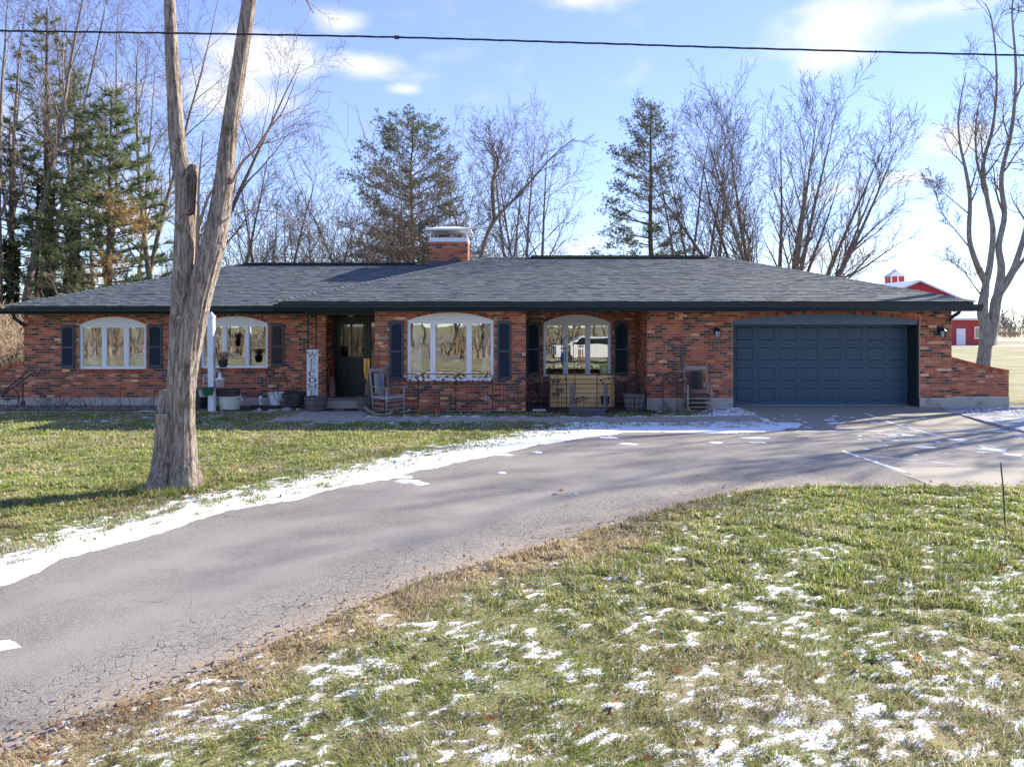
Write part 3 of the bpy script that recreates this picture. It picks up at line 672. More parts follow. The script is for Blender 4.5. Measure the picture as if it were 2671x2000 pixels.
q = MB(); q.box(dx0 + .085, dx1 - .085, DW - .02, DW - .014, zg0, zg1); q.build('pane', M_DGLASS, door)
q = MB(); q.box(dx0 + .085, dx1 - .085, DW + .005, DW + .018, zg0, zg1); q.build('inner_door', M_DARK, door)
M_LACE = pm('lace_curtain', (.40, .40, .28), .9, .3, 14)
q = MB(); q.box(dx0 + .16, cxm - .04, DW - .004, DW + .004, zg0 + .2, zg1 - .04); q.box(cxm + .14, dx1 - .12, DW - .004, DW + .004, zg0 + .22, zg1 - .04); q.build('lace', M_LACE, door)
q = MB(); q.bar((cxm - .015, DW - .03, zg0), (cxm - .015, DW - .03, zg1), .03, .02); q.build('muntin', M_DOOR, door)
q = MB(); q.ball((dx1 - .06, DW - .075, 1.22), .028); q.tube([(dx1 - .06, DW - .04, 1.22), (dx1 - .06, DW - .07, 1.22)], .012); q.build('handle', M_STEEL, door)
q = MB(); q.box(WX(969, DW), XC0 - .03, DW - .02, DW - .012, 1.0, dzt - .05); q.build('sidelight', M_DGLASS, house)
q = MB(); q.bbox(WX(796, 18.35), XC0 - .01, 18.3, 18.42, WZ(822, 18.3), ZT + .02); q.box(WX(796, 18.35), XC0 - .01, 18.42, DW, ZT - .02, ZT + .02); q.build('porch_beam', M_BLACK, house)
q = MB(); q.ball((cxm, DW - .2, 2.47), .09, 10, 6, .6); q.build('porch_lamp', pm('frosted_glass', (.7, .7, .66), .3), house)

# ---- garage door of 32 panels
gx1 = WX(2371.5, GDR); gx0 = gx1 - 4.55; gz0, gz1 = WZ(1056, GDR), WZ(845, GDR)
m = MB(); m.box(gx0 - .18, gx1, GDR + .02, GDR + .06, gz0 + .01, gz1 + .06); gd = m.build('garage_door', M_GDOOR, house)
rowh, colw = (gz1 - gz0) / 4, 4.55 / 8
pmsh = MB(); w, h = colw - .003, rowh - .008
def ringq(mb, a, b, ya, yb):
    (x0, x1, z0, z1), (p0, p1, q0, q1) = a, b; A = [(x0, ya, z0), (x1, ya, z0), (x1, ya, z1), (x0, ya, z1)]; B = [(p0, yb, q0), (p1, yb, q0), (p1, yb, q1), (p0, yb, q1)]
    mb.add(A + B, [(i, (i + 1) % 4, 4 + (i + 1) % 4, 4 + i) for i in range(4)]); return B
r0 = (0, w, 0, h); r1 = (.065, w - .065, .085, h - .085); r2 = (.078, w - .078, .098, h - .098); r3 = (.095, w - .095, .115, h - .115)
pmsh.add([(0, .02, 0), (w, .02, 0), (w, 0, 0), (0, 0, 0)], [(0, 1, 2, 3)]); pmsh.add([(0, .02, h), (w, .02, h), (w, 0, h), (0, 0, h)], [(0, 1, 2, 3)])
ringq(pmsh, r0, r1, 0, 0); ringq(pmsh, r1, r2, 0, .013); B = ringq(pmsh, r2, r3, .013, .003); pmsh.add(B, [(0, 1, 2, 3)])
pme = pmsh.mesh('door_panel', M_GDOOR)
for i in range(4):
    for j in range(8):
        o = OB('door_panel', pme, gd); o.location = (gx0 + j * colw, GDR, gz0 + .012 + i * rowh)
m = MB(); m.box(gx0 - .18, gx1, GDR - .01, GDR + .05, gz0 - .006, gz0 + .012); m.build('bottom_seal', pm('grey_rubber', (.5, .5, .5), .5), gd)
poly = [(opG.x0, opG.zs - .115)] + [(opG.x0 + (opG.x1 - opG.x0) * i / 24, opG.arc(opG.x0 + (opG.x1 - opG.x0) * i / 24) - .002) for i in range(25)] + [(opG.x1, opG.zs - .115)]
m = MB(); m.prism(poly, GAR + .03, GAR + .09); m.build('garage_header', M_GHEAD, house)
m = MB(); m.box(opG.x0 - .001, opG.x0 + .035, GAR + .015, GDR + .06, .05, opG.zs); m.box(opG.x1 - .035, opG.x1 + .001, GAR + .015, GDR + .06, .05, opG.zs); m.box(gx1 + .005, opG.x1 - .035, GDR - .02, GDR + .06, .05, opG.zs)
m.build('garage_jamb', M_BLACK, house)
m = MB(); m.box(opG.x0, opG.x1, GAR - .02, GDR + .5, -.02, WZ(1056, GDR) - .004); m.build('threshold', M_APRON, house)

# ---- roof
ER, EL = 17.2, 18.45; XR0, XR1 = -5.71, 11.22; ZR, ZL = 2.775, 2.70; PR, PL = .3105, .329
RX0, RX1, RY, RZ = -.82, 6.54, 22.09, ZR + PR * (22.09 - ER)
LX0, LX1, LY, LZ = -13.2, -.9, 22.84, ZL + PL * (22.84 - EL); LHX = -8.79
t = NT('asphalt_shingle'); ob = t.coord('Position')
c = t.mixc(1.0, t.attr('col'), t.mixc(t.noise(ob, 260, 2, .8), (.72, .72, .72), (1.3, 1.3, 1.3)), 'MULTIPLY')
c = t.mixc(1.0, c, t.mixc(t.noise(ob, 1.3, 4, .6), (.9, .9, .9), (1.08, 1.08, 1.1)), 'MULTIPLY')
t.set(t.b, 'Base Color', c); t.b.inputs['Roughness'].default_value = .85; t.b.inputs['Specular IOR Level'].default_value = .3; t.bump(t.noise(ob, 220, 3, .8), .4, .006)
M_SHIN = t.m
SCOL = [(.078, .096, .102), (.088, .104, .109), (.100, .115, .118), (.060, .075, .082), (.090, .101, .102), (.114, .127, .129)]
m = MB((.09, .092, .10)); d = .03
m.add([(XR0, ER, ZR), (XR1, ER, ZR), (RX1, RY, RZ), (RX0, RY, RZ), (XR0, 2 * RY - ER, ZR), (XR1, 2 * RY - ER, ZR)], [(0, 1, 2, 3), (1, 5, 2), (5, 4, 3, 2), (4, 0, 3)])
m.add([(LX0, EL, ZL), (LX1, EL, ZL), (LX1, LY, LZ), (LHX, LY, LZ), (LX0, 2 * LY - EL, ZL), (LX1, 2 * LY - EL, ZL)], [(0, 1, 2, 3), (4, 3, 2, 5), (0, 3, 4)])
roof = m.build('roof', M_SHIN, house)
sr = random.Random(8); shin = MB(); keep = []; EXPO = .143
SW = (.13, .17, .21, .25, .31)
def course_roof(x0, x1, hx0, hx1, Y0, Y1, z0, pitch, keep_n):
    cs = 1 / math.sqrt(1 + pitch ** 2); L = (Y1 - Y0) / cs; n = int(L / EXPO)
    ey, ez = cs, pitch * cs; ny, nz = -pitch * cs, cs
    for i in range(n):
        s = i * L / n; a, b = x0 + (hx0 - x0) * s / L, x1 + (hx1 - x1) * s / L; x = a - sr.uniform(0, .2)
        while x < b:
            w = sr.choice(SW); xa, xb = max(x, a), min(x + w - .004, b)
            if xb - xa > .02:
                k = sr.randrange(6); th = sr.choice((.008, .010, .012, .017)); y, z = Y0 + ey * (s - .012), z0 + ez * (s - .012)
                if keep_n and i < keep_n and xa == x and xb == x + w - .004: keep.append((i, x, w, k, th, y, z, pitch))
                else:
                    shin.col = tuple(q * sr.uniform(.92, 1.08) for q in SCOL[k]); e = EXPO + .03
                    P = lambda px, ss, nn: (px, y + ey * ss + ny * nn, z + ez * ss + nz * nn)
                    shin.add([P(xa, 0, 0), P(xb, 0, 0), P(xb, 0, th), P(xa, 0, th), P(xb, e, .001), P(xa, e, .001)], [(0, 1, 2, 3), (3, 2, 4, 5), (0, 3, 5), (1, 4, 2)])
            x += w
course_roof(XR0, XR1, RX0, RX1, ER, RY, ZR, PR, 5)
course_roof(LX0, LX1, LHX, LX1, EL, LY, ZL, PL, 0)
sc = {}
ang = math.atan(PR); keep.sort(key=lambda q: q[0])
for n_, (i, x, w, k, th, y, z, p) in enumerate(keep):
    key = (w, k, th); e = EXPO + .03
    if n_ < 300:
        if key not in sc:
            q = MB(SCOL[k]); q.add([(0, 0, 0), (w - .004, 0, 0), (w - .004, 0, th), (0, 0, th), (w - .004, e, .001), (0, e, .001)], [(0, 1, 2, 3), (3, 2, 4, 5), (0, 3, 5), (1, 4, 2)]); sc[key] = q.mesh('shingle', M_SHIN)
        o = OB('shingle', sc[key], roof); o.location = (x, y, z); o.rotation_euler = (ang, 0, 0)
    else:
        shin.col = SCOL[k]; cs = math.cos(ang); sn_ = math.sin(ang); P = lambda px, ss, nn: (px, y + cs * ss - sn_ * nn, z + sn_ * ss + cs * nn)
        shin.add([P(x, 0, 0), P(x + w - .004, 0, 0), P(x + w - .004, 0, th), P(x, 0, th), P(x + w - .004, e, .001), P(x, e, .001)], [(0, 1, 2, 3), (3, 2, 4, 5), (0, 3, 5), (1, 4, 2)])
tag(shin.build('shingles', M_SHIN, roof), kind='stuff')
caps = MB()
def capline(a, b, w=.14):
    a, b = Vector(a), Vector(b); n = int((b - a).length / .16); d = (b - a) / n
    for i in range(n):
        p, q = a + d * i + Vector((0, 0, .03)), a + d * (i + 1.12) + Vector((0, 0, .018)); x = d.cross(Vector((0, 0, 1))).normalized() * w
        caps.col = tuple(c * sr.uniform(.8, 1.15) for c in SCOL[sr.randrange(3)]); dn = Vector((0, 0, -.045))
        caps.add([p, p + x + dn, q + x + dn, q, p - x + dn, q - x + dn, p + Vector((0, 0, -.02))], [(0, 1, 2, 3), (0, 3, 5, 4), (0, 4, 6), (0, 6, 1)])
capline((XR0, ER, ZR), (RX0, RY, RZ)); capline((XR1, ER, ZR), (RX1, RY, RZ)); capline((RX0, RY, RZ), (RX1, RY, RZ)); capline((LX0, EL, ZL), (LHX, LY, LZ)); capline((LHX, LY, LZ), (-2.6, LY, LZ))
tag(caps.build('ridge_caps', M_SHIN, roof), kind='stuff')
for a_ in ((RX0 + 1.4, RX1 - .4, RY - .16, RY + .16, RZ + .035, RZ + .06), (LHX + .15, -3.1, LY - .15, LY + .15, LZ + .03, LZ + .055)): m = MB(); m.box(*a_); m.build('ridge_vent', M_BLACK, roof)
# soffit, fascia, gutters
m = MB(); m.box(XR0 + .02, XR1 - .02, ER + .12, 26.8, ZT + .0, ZT + .02); m.box(LX0 + .02, XB, EL + .12, 27.0, ZT - .012, ZT - .001); m.build('soffit', M_BLACK, house)
def gutter(x0, x1, Y, zt, hgt=.165):
    m = MB(); prof = [(Y + .10, zt), (Y - .055, zt + .0), (Y - .06, zt - .012), (Y - .05, zt - .03), (Y - .045, zt - .07), (Y - .02, zt - .10), (Y - .005, zt - hgt + .045), (Y + .03, zt - hgt), (Y + .10, zt - hgt)]
    inn = [(Y + .10, zt - hgt + .01), (Y - .01, zt - hgt + .05), (Y - .045, zt - .03), (Y - .045, zt)]
    n = len(prof); vs = [(x0, y, z) for y, z in prof] + [(x1, y, z) for y, z in prof]
    m.add(vs, [(i, i + 1, n + i + 1, n + i) for i in range(n - 1)] + [(0, n, 2 * n - 1, n - 1), tuple(range(n)), tuple(range(2 * n - 1, n - 1, -1))])
    return m.build('gutter', M_GUT, house)
gutter(WX(716, ER), WX(2558, ER), ER - .06, WZ(793.5, ER) - .005); gutter(-14.1, XR0 + .4, EL - .06, WZ(803, EL) - .01, .15)
m = MB(); m.box(XR0 + .02, XR1, ER + .045, ER + .10, ZT + .02, ZR - .004); m.box(LX0 + .02, XR0 + .4, EL + .045, EL + .10, ZT, ZL - .004); m.box(XR0 + .02, XR0 + .08, ER + .1, 26.5, ZT + .02, ZR - .004); m.box(XR1 - .08, XR1, ER + .1, 26.5, ZT + .02, ZR - .004); m.build('fascia', M_BLACK, house)
def downspout(pts):
    m = MB(); m.tube(catmull(pts[:4], 4) + pts[4:], .042, 8); m.build('downspout', M_GUT, house, True)
downspout([(WX(36, EL), EL, WZ(818, EL)), (WX(36, EL), EL + .03, WZ(829, EL)), (WX(46, EL), EL + .12, WZ(842, EL)), (XA - .06, LW + .1, WZ(850, LW)), (XA - .06, LW + .2, 2.0), (XA - .06, LW + .2, .08)])
downspout([(WX(2502, ER), ER, WZ(808, ER)), (WX(2502, ER), ER + .03, WZ(816, ER)), (WX(2498, ER), ER + .2, WZ(826, ER)), (XE + .06, GAR + .12, WZ(834, GAR)), (XE + .06, GAR + .2, 2.1), (XE + .06, GAR + .2, .12)])
# ---- chimney
CY = 22.5; cx0, cx1 = WX(1120.5, CY), WX(1219.5, CY); cz0, czf, cz1 = 3.9, WZ(681, CY), WZ(631, CY)
m = MB(); m.box(cx0, cx1, CY, CY + .9, cz0, cz1); chim = m.build('chimney', M_MORTAR, house)
lay(cx0 - .004, cx1 + .004, czf, cz1, [], lambda a, b, z0, z1: (lambda q: q.bbox(a, b, CY - .01, CY + .03, z0, z1, .003))(MB(jit(BC[bw.choice((0, 1, 1, 0, 3, 2, 10, 5, 7, 9))]))).build('brick', M_BRICK, chim))
m = MB(); lay(CY, CY + .9, czf, cz1, [], put_side(cx1, 1, m)); lay(CY, CY + .9, czf, cz1, [], put_side(cx0, -1, m)); tag(m.build('side_bricks', M_BRICK, chim), kind='stuff')
m = MB(); m.box(cx0 - .02, cx1 + .02, CY - .03, CY + .93, cz0, czf); m.build('flashing', pm('lead_flashing', srgb(58, 72, 92), .5, .2, 5), chim)
zc = WZ(620, CY); m = MB(); m.box(cx0 - .01, cx1 + .01, CY - .02, CY + .92, cz1, zc)
for x in (cx0 + .03, cx1 - .03):
    for y in (CY + .03, CY + .87): m.bar((x, y, zc), (x, y, WZ(598, CY)), .035)
m.build('cap_frame', pm('white_metal', (.74, .75, .76), .4), chim)
ze, zp = WZ(597, CY), WZ(586.5, CY); m = MB(); a0, a1 = WX(1110, CY - .12), WX(1228, CY - .12)
m.add([(a0, CY - .12, ze), (a1, CY - .12, ze), (a1, CY + 1.02, ze), (a0, CY + 1.02, ze), (a0, CY - .12, ze - .05), (a1, CY - .12, ze - .05), (a1, CY + 1.02, ze - .05), (a0, CY + 1.02, ze - .05), (a0 + .42, CY + .4, zp), (a1 - .42, CY + .4, zp), (a1 - .42, CY + .55, zp), (a0 + .42, CY + .55, zp)],
      [(0, 1, 9, 8), (1, 2, 10, 9), (2, 3, 11, 10), (3, 0, 8, 11), (8, 9, 10, 11), (0, 4, 5, 1), (1, 5, 6, 2), (2, 6, 7, 3), (3, 7, 4, 0), (7, 6, 5, 4)])
m.build('cap_lid', pm('frosted_metal', (.72, .74, .78), .35, .06, 3), chim)
m = MB(); hgt = ze - .05 - zc
for y in (CY, CY + .9):
    for s_ in (1, -1):
        for i in range(-6, 26):
            x = cx0 + i * .055; a, b = (x, y, zc), (x + s_ * hgt, y, ze - .05)
            if min(a[0], b[0]) > cx0 and max(a[0], b[0]) < cx1: m.bar(a, b, .008)
m.build('spark_mesh', pm('rusty_wire', (.10, .055, .04), .8), chim)
# ------------------------------------------------------------------ wing walls
def wing(label, x0, x1, Y, top, zf, outer):          # top(x): height of the sloping coping
    t_ = thing('wing_wall', label, 'wall', ((x0 + x1) / 2, Y, 0), 'sloping brick wing walls at the house ends'); m = MB(); n = 10
    for i in range(n):
        a, b = x0 + (x1 - x0) * i / n, x0 + (x1 - x0) * (i + 1) / n; za, zb = top(a) - .06, top(b) - .06
        m.add([(a, Y, -.1), (b, Y, -.1), (b, Y, zb), (a, Y, za), (a, Y + .2, -.1), (b, Y + .2, -.1), (b, Y + .2, zb), (a, Y + .2, za)], [(0, 1, 2, 3), (7, 6, 5, 4), (3, 2, 6, 7), (0, 3, 7, 4), (1, 5, 6, 2)])
    w = m.build('wall', M_MORTAR, t_); f = MB(); f.box(x0, x1 + .004, Y - .022, Y + .22, -.1, zf - .006); f.build('foundation', M_CONCRETE, t_)
    cnt = [0]; more = MB()
    def put(a, b, z0, z1):
        c = (a + b) / 2
        if z1 > top(c) - .085: return
        q = MB(jit(BC[bw.choice((0, 0, 1, 1, 2, 4, 4, 3, 5, 6, 8, 10))])); q.bbox(a, b, Y - .008, Y + .03, z0, z1, .004)
        q.build('brick', M_BRICK, w)
    lay(x0, x1, zf, max(top(x0), top(x1)), [], put)
    L = x1 - x0; n = int(L / .072)
    for i in range(n):
        a, b = x0 + L * i / n + .003, x0 + L * (i + 1) / n - .004; za, zb = top(a), top(b); h = .10
        q = MB(jit(BC[bw.choice((0, 1, 1, 2, 4, 3))])); q.add([(a, Y - .03, za - h), (b, Y - .03, zb - h), (b, Y - .03, zb), (a, Y - .03, za), (a, Y + .22, za - h), (b, Y + .22, zb - h), (b, Y + .22, zb), (a, Y + .22, za)], [(0, 1, 2, 3), (3, 2, 6, 7), (0, 3, 7, 4), (1, 5, 6, 2), (7, 6, 5, 4), (0, 4, 5, 1)])
        q.build('coping_brick', M_BRICK, t_)
    m = MB(); c = BC[0]
    if outer: lay(Y, Y + .2, zf, top(x1) - .05, [], put_side(x1, 1, m)); tag(m.build('end_bricks', M_BRICK, t_), kind='stuff')
WY = 18.0
zA, zB = WZ(929, WY), WZ(964, WY); xw0, xw1 = XE + .01, WX(2630.8, WY)
wing('short brick wing wall sloping down to the right of the garage', xw0, xw1, WY, lambda x: zA + (zB - zA) * (1 - (1 - min(1, (x - xw0) / (xw1 - xw0))) ** 1.25), WZ(1033, WY), True)
zC, zD = WZ(937, LW + .1), WZ(957, LW + .1); xv1 = XA - .01; xv0 = XA - 1.5
wing('brick wing wall sloping down past the left corner of the house', xv0, xv1, LW + .1, lambda x: zC + (zD - zC) * min(1, (xv1 - x) / .65) ** .8 * (1 + .6 * max(0, (xv1 - x - .65))), WZ(1036, LW + .1), False)

# ------------------------------------------------------------------ fittings on the house
def lantern(label, u, v, Y):
    x, z = WX(u, Y), WZ(v, Y); t_ = thing('wall_lantern', label, 'lantern', (x, Y, z), 'black coach lanterns flanking the garage door')
    m = MB(); m.bbox(x - .055, x + .045, Y - .03, Y - .006, z - .02, z + .14); m.tube([(x, Y - .03, z + .08), (x + .0, Y - .09, z + .13), (x + .02, Y - .14, z + .11)], .016, 6); m.build('bracket', M_BLACK, t_)
    m = MB(); c = (x + .025, Y - .14); m.lathe(c[0], c[1], [(.02, z + .12), (.05, z + .085), (.095, z + .05), (.09, z + .04)], 4); m.lathe(c[0], c[1], [(.06, z - .13), (.065, z - .115), (.03, z - .12)], 4); m.build('cap', M_BLACK, t_)
    m = MB()
    for k in range(4): a = math.pi / 2 * k; m.bar((c[0] + .055 * math.cos(a), c[1] + .055 * math.sin(a), z - .12), (c[0] + .075 * math.cos(a), c[1] + .075 * math.sin(a), z + .045), .013)
    m.build('cage', M_BLACK, t_); m = MB(); m.lathe(c[0], c[1], [(.046, z - .11), (.066, z + .04)], 4); m.build('glass', pm('lamp_glass', (.42, .45, .48), .15, .1, 9), t_)
lantern('black wall lantern on the brick left of the garage door', 1866, 868, GAR); lantern('black wall lantern on the brick right of the garage door', 2449, 868, GAR)
M_CAMW = pm('camera_white', (.72, .72, .70), .4, .05, 3)
def seccam(label, u, v, Y, zc):
    x = WX(u, Y); t_ = thing('security_camera', label, 'camera', (x, Y, zc), 'white dome cameras under the eaves'); m = MB(); m.lathe(x, Y, [(.06, zc), (.062, zc - .04), (.05, zc - .10), (.03, zc - .125), (.005, zc - .13)], 14); m.build('dome', M_CAMW, t_, True)
    m = MB(); m.ball((x + .025, Y - .03, zc - .105), .030, 8, 6); m.build('lens', M_BLACK, t_, True)
seccam('white dome camera under the eave beside the second window', 735, 821, LW - .15, 2.645); seccam('white dome camera under the eave above the wooden rocking chair', 1834, 813, GAR - .2, ZT); seccam('white dome camera at the right end of the eave over the wing wall', 2487, 815, GAR - .1, ZT); seccam('white dome camera at the left house corner by the downspout', 60, 825, LW - .15, 2.645)
fc = bpy.data.curves.new('house_number', 'FONT'); fc.body = '590'; fc.size = .125; fc.extrude = .006; fc.shear = .12
no = bpy.data.objects.new('house_number', fc); dg = bpy.context.evaluated_depsgraph_get(); COL.objects.link(no); bpy.context.view_layer.update()
me = bpy.data.meshes.new_from_object(no.evaluated_get(bpy.context.evaluated_depsgraph_get())); bpy.data.objects.remove(no); me.materials.clear(); me.materials.append(pm('number_steel', (.42, .40, .44), .4, .1, 9))
o = OB('house_number', me); o.location = (WX(988.5, BAY), BAY - .018, WZ(886, BAY)); o.rotation_euler = (R(90), 0, 0); tag(o, 'grey metal house number 590 on brick beside the bay shutter', 'number')
m = MB((.5, .5, .44)); x, z = WX(1268, BAY), WZ(1038, BAY); m.bbox(x - .055, x + .055, BAY - .06, BAY - .008, z - .07, z + .07, .012); t_ = m.build('outlet_box', pm('outlet_cover', (.36, .36, .31), .5)); tag(t_, 'grey weatherproof outlet box low on the bay brick', 'outlet')

# ------------------------------------------------------------------ porch: iron column, sign, mats, logs
M_IRON = pm('wrought_iron', (.030, .026, .028), .55, .3, 8, .2, 60); M_RUSTY = pm('rusty_iron', (.09, .042, .028), .8, .35, 8, .3, 60)
PY = 18.2; t_ = thing('porch_column', 'dark wrought iron porch column with open scrolls above the welcome sign', 'column', (WX(815, PY), PY, 0))
for u in (803.5, 825): m = MB(); m.bar((WX(u, PY), PY, .03), (WX(u, PY), PY, ZT), .028); m.build('post', M_IRON, t_)
m = MB(); xa, xb = WX(803.5, PY), WX(825, PY)
for k in range(9):
    z = .3 + k * .26; m.tube([(xa + (xb - xa) * (.5 + .45 * math.sin(q * math.pi * 2)), PY, z + q * .26) for q in [i / 8 for i in range(9)]], .008, 4)
m.build('scroll', M_IRON, t_)
SY = 18.05; x0, x1, z0, z1 = WX(801, SY), WX(830.5, SY), .045, WZ(911.6, SY)
t_ = thing('welcome_sign', 'tall white wooden sign with black letters spelling WELCOME', 'sign', ((x0 + x1) / 2, SY, 0))
m = MB(); m.bbox(x0, x1, SY - .03, SY, z0, z1, .005); m.build('board', pm('chalky_white_paint', (.66, .67, .66), .7, .15, 6, .2, 60, wear=((.42, .43, .42), 9, .62, .75)), t_)
LETT = []
def stroke_letter(ch, cx, cz, w, h, Y):
    m = MB(); th, tn, sf = .046, .026, .02
    def st(a, b, wd): ax, az = cx + a[0] * w / 2, cz + a[1] * h / 2; bx, bz = cx + b[0] * w / 2, cz + b[1] * h / 2; m.bar((ax, Y, az), (bx, Y, bz), wd, .006)
    def serif(px_, pz, l): st((px_ - l, pz), (px_ + l, pz), .012)
    if ch == 'W':
        st((-.95, 1), (-.45, -1), th); st((-.45, -1), (0, .95), tn); st((0, .95), (.45, -1), th); st((.45, -1), (.95, 1), tn)
        for q in (-.95, 0, .95): serif(q, 1, .26)
    if ch == 'M':
        st((-.75, -1), (-.75, 1), tn); st((-.75, 1), (0, -.8), th); st((0, -.8), (.75, 1), tn); st((.75, 1), (.75, -1), th)
        for q in (-.75, .75): serif(q, -1, .28); serif(q * 1.1, 1, .2)
    if ch in 'EL':
        st((-.5, -1), (-.5, 1), th); st((-.75, -.98), (.6, -.98), .02); st((.6, -1.05), (.62, -.5), tn); serif(-.5, 1, .3)
        if ch == 'E': st((-.5, .98), (.6, .98), .02); st((.6, 1.05), (.58, .55), tn); st((-.5, 0), (.3, 0), .016); st((.3, .25), (.3, -.25), .014)
    if ch in 'OC':
        n = 22; a0, a1 = (0, 2 * math.pi) if ch == 'O' else (R(48), R(312))
        vs, fs = [], []
        for i in range(n + 1):
            a = a0 + (a1 - a0) * i / n; wd = .006 + .012 * abs(math.cos(a)); r = .82; px_, pz = cx + r * w / 2 * math.cos(a), cz + h / 2 * math.sin(a); ox, oz = math.cos(a) * wd, math.sin(a) * wd * .8
            vs += [(px_ - ox, Y - .003, pz - oz), (px_ + ox, Y - .003, pz + oz), (px_ - ox, Y + .003, pz - oz), (px_ + ox, Y + .003, pz + oz)]
        for i in range(n): b = 4 * i; fs += [(b, b + 1, b + 5, b + 4), (b, b + 4, b + 6, b + 2), (b + 1, b + 3, b + 7, b + 5)]
        m.add(vs, fs)
        if ch == 'C': st((.52, .95), (.56, .45), .018)
    return m
M_LET = pm('black_letter_paint', (.02, .02, .022), .6)
vlet = [924.5, 942.3, 958.6, 974.6, 990.5, 1007.0, 1023.5]
for ch, v in zip('WELCOME', vlet): stroke_letter(ch, (x0 + x1) / 2 + (.015 if ch in 'EL' else 0), WZ(v, SY), .235 if ch in 'WM' else .19, .125, SY - .034).build('letter', M_LET, t_)
m = MB(); m.bar((x0 + .05, SY - .034, WZ(1033, SY)), (x1 - .06, SY - .034, WZ(1032, SY)), .03, .004); m.build('script_line', M_LET, t_)
m = MB(); m.bbox(WX(845, 17.95), WX(937, 17.95), 17.62, 18.06, .07, .085); tag(m.build('doormat', pm('rubber_mat', (.028, .03, .036), .9, .3, 30, .5, 120)), 'black rubber mat on the walk below the porch step', 'mat')
m = MB(); m.box(WX(873, 17.8), WX(898, 17.8), 17.68, 17.84, .087, .093); tag(m.build('scrap_of_carpet', pm('tan_carpet', (.32, .24, .19), .95)), 'small tan scrap lying on the black mat below the step', 'scrap')
m = MB(); m.bbox(WX(880, 19.2), WX(945, 19.2), 18.95, 19.4, .266, .28); tag(m.build('doormat', pm('coir_mat', (.10, .085, .07), .95, .3, 40, .5, 150)), 'dark coir mat on the porch step at the front door', 'mat')
M_LOG = pm('log_bark', (.20, .135, .095), .9, .35, 8, .7, 30); M_CUT = pm('log_end', (.40, .29, .19), .9, .25, 12)
def log(label, c, r, h, tilt=(0, 0)):
    t_ = thing('log', label, 'log', c, 'cut logs stacked by the door'); a = Vector(c); b = a + Vector((tilt[0], tilt[1], h)); m = MB(); m.tube([a, a.lerp(b, .5) + Vector((.006, 0, 0)), b], [r, r * .97, r * .95], 14); m.build('bark', M_LOG, t_); m = MB(); d = (b - a).normalized(); m.tube([b - d * .01, b + d * .004], r * .88, 14); m.build('cut_end', M_CUT, t_)
lx, ly = WX(963, 18.6), 18.6; log('thick cut log standing on the step behind the right barrel planter', (lx, ly, .27), .12, .34); log('second cut log standing upon the first beside the door', (lx + .02, ly, .615), .11, .2); log('small round log balanced on top of the stack by the door', (lx + .03, ly, .82), .075, .16)
log('mossy split log leaning in the left porch corner', (WX(868, 19.0), 19.0, .27), .10, .5, (-.1, .2))
t_ = thing('red_sled', 'narrow red plastic sled leaning in the left porch corner', 'sled', (WX(862, 19.3), 19.3, .27)); m = MB(); X_ = WX(862, 19.3); m.bar((X_, 19.2, .55), (X_ - .05, 19.5, 1.32), .14, .03); m.bar((X_ - .07, 19.19, .55), (X_ - .12, 19.49, 1.32), .02, .06); m.bar((X_ + .07, 19.19, .55), (X_ + .02, 19.49, 1.32), .02, .06); m.build('shell', pm('red_plastic', (.33, .03, .025), .5, .2, 5), t_)
m = MB(); m.tube([(X_ - .05, 19.47, 1.30), (X_ - .04, 19.43, 1.40), (X_ - .07, 19.47, 1.31)], .008, 4); m.build('cord', M_LET, t_)

# ------------------------------------------------------------------ planters and tubs
M_STAVE = pm('weathered_staves', None, .85, .3, 9, .5, 50, stretch=(1, 1, .2)); M_HOOP = pm('rusty_hoop', (.11, .062, .045), .7, .3, 9, .2, 60); M_SOIL = pm('dark_soil', (.022, .018, .015), 1, .4, 30, .8, 60)
def barrel(label, u0, u1, vb, vt, Y, base=(.115, .108, .105), zb=None, tilt=0, taper=.74, group='half barrel planters along the house front'):
    x = WX((u0 + u1) / 2, Y); r = (u1 - u0) / 2 * Y / F; zb = WZ(vb, Y) if zb is None else zb; h = (vb - vt) * Y / F
    t_ = thing('barrel_planter', label, 'planter', (x, Y, zb), group); n = 20; rg = random.Random(int(u0)); rr = lambda q: r * (taper + (1 - taper) * q ** .8)
    for k in range(n):
        a0, a1 = 2 * math.pi * k / n + .012, 2 * math.pi * (k + 1) / n - .012; s = rg.uniform(.7, 1.25); m = MB(tuple(c * s for c in base)); vs = []
        for q in (0, .5, 1):
            for a, ro in ((a0, rr(q)), (a1, rr(q)), (a1, rr(q) - .03), (a0, rr(q) - .03)): vs.append((x + ro * math.cos(a), Y + ro * math.sin(a), zb + h * q + (rg.uniform(-.004, .004) if q == 1 else 0)))
        m.add(vs, [(4 * j + i, 4 * j + (i + 1) % 4, 4 * j + 4 + (i + 1) % 4, 4 * j + 4 + i) for j in range(2) for i in range(4)] + [(8, 9, 10, 11)]); m.build('stave', M_STAVE, t_)
    for q in (.14, .45, .84):
        m = MB(); m.lathe(x, Y, [(rr(q) + .002, zb + h * (q - .045)), (rr(q) + .006, zb + h * (q - .04)), (rr(q) + .008, zb + h * (q + .04)), (rr(q) + .002, zb + h * (q + .045))], 24, 1.0, True); m.build('hoop', M_HOOP, t_)
    m = MB(); m.lathe(x, Y, [(.01, zb + h * .86), (rr(.86) - .02, zb + h * .86), (rr(.86) - .02, zb + h * .8)], 20); m.build('soil', M_SOIL, t_)
    if tilt:
        t_.rotation_euler = (0, tilt, 0)
barrel('weathered half barrel planter standing in front of the welcome sign', 794, 855, 1074, 1034, 17.75); barrel('weathered half barrel planter right of the porch step, behind the light rocking chair', 929, 982, 1072, 1034, 17.72)
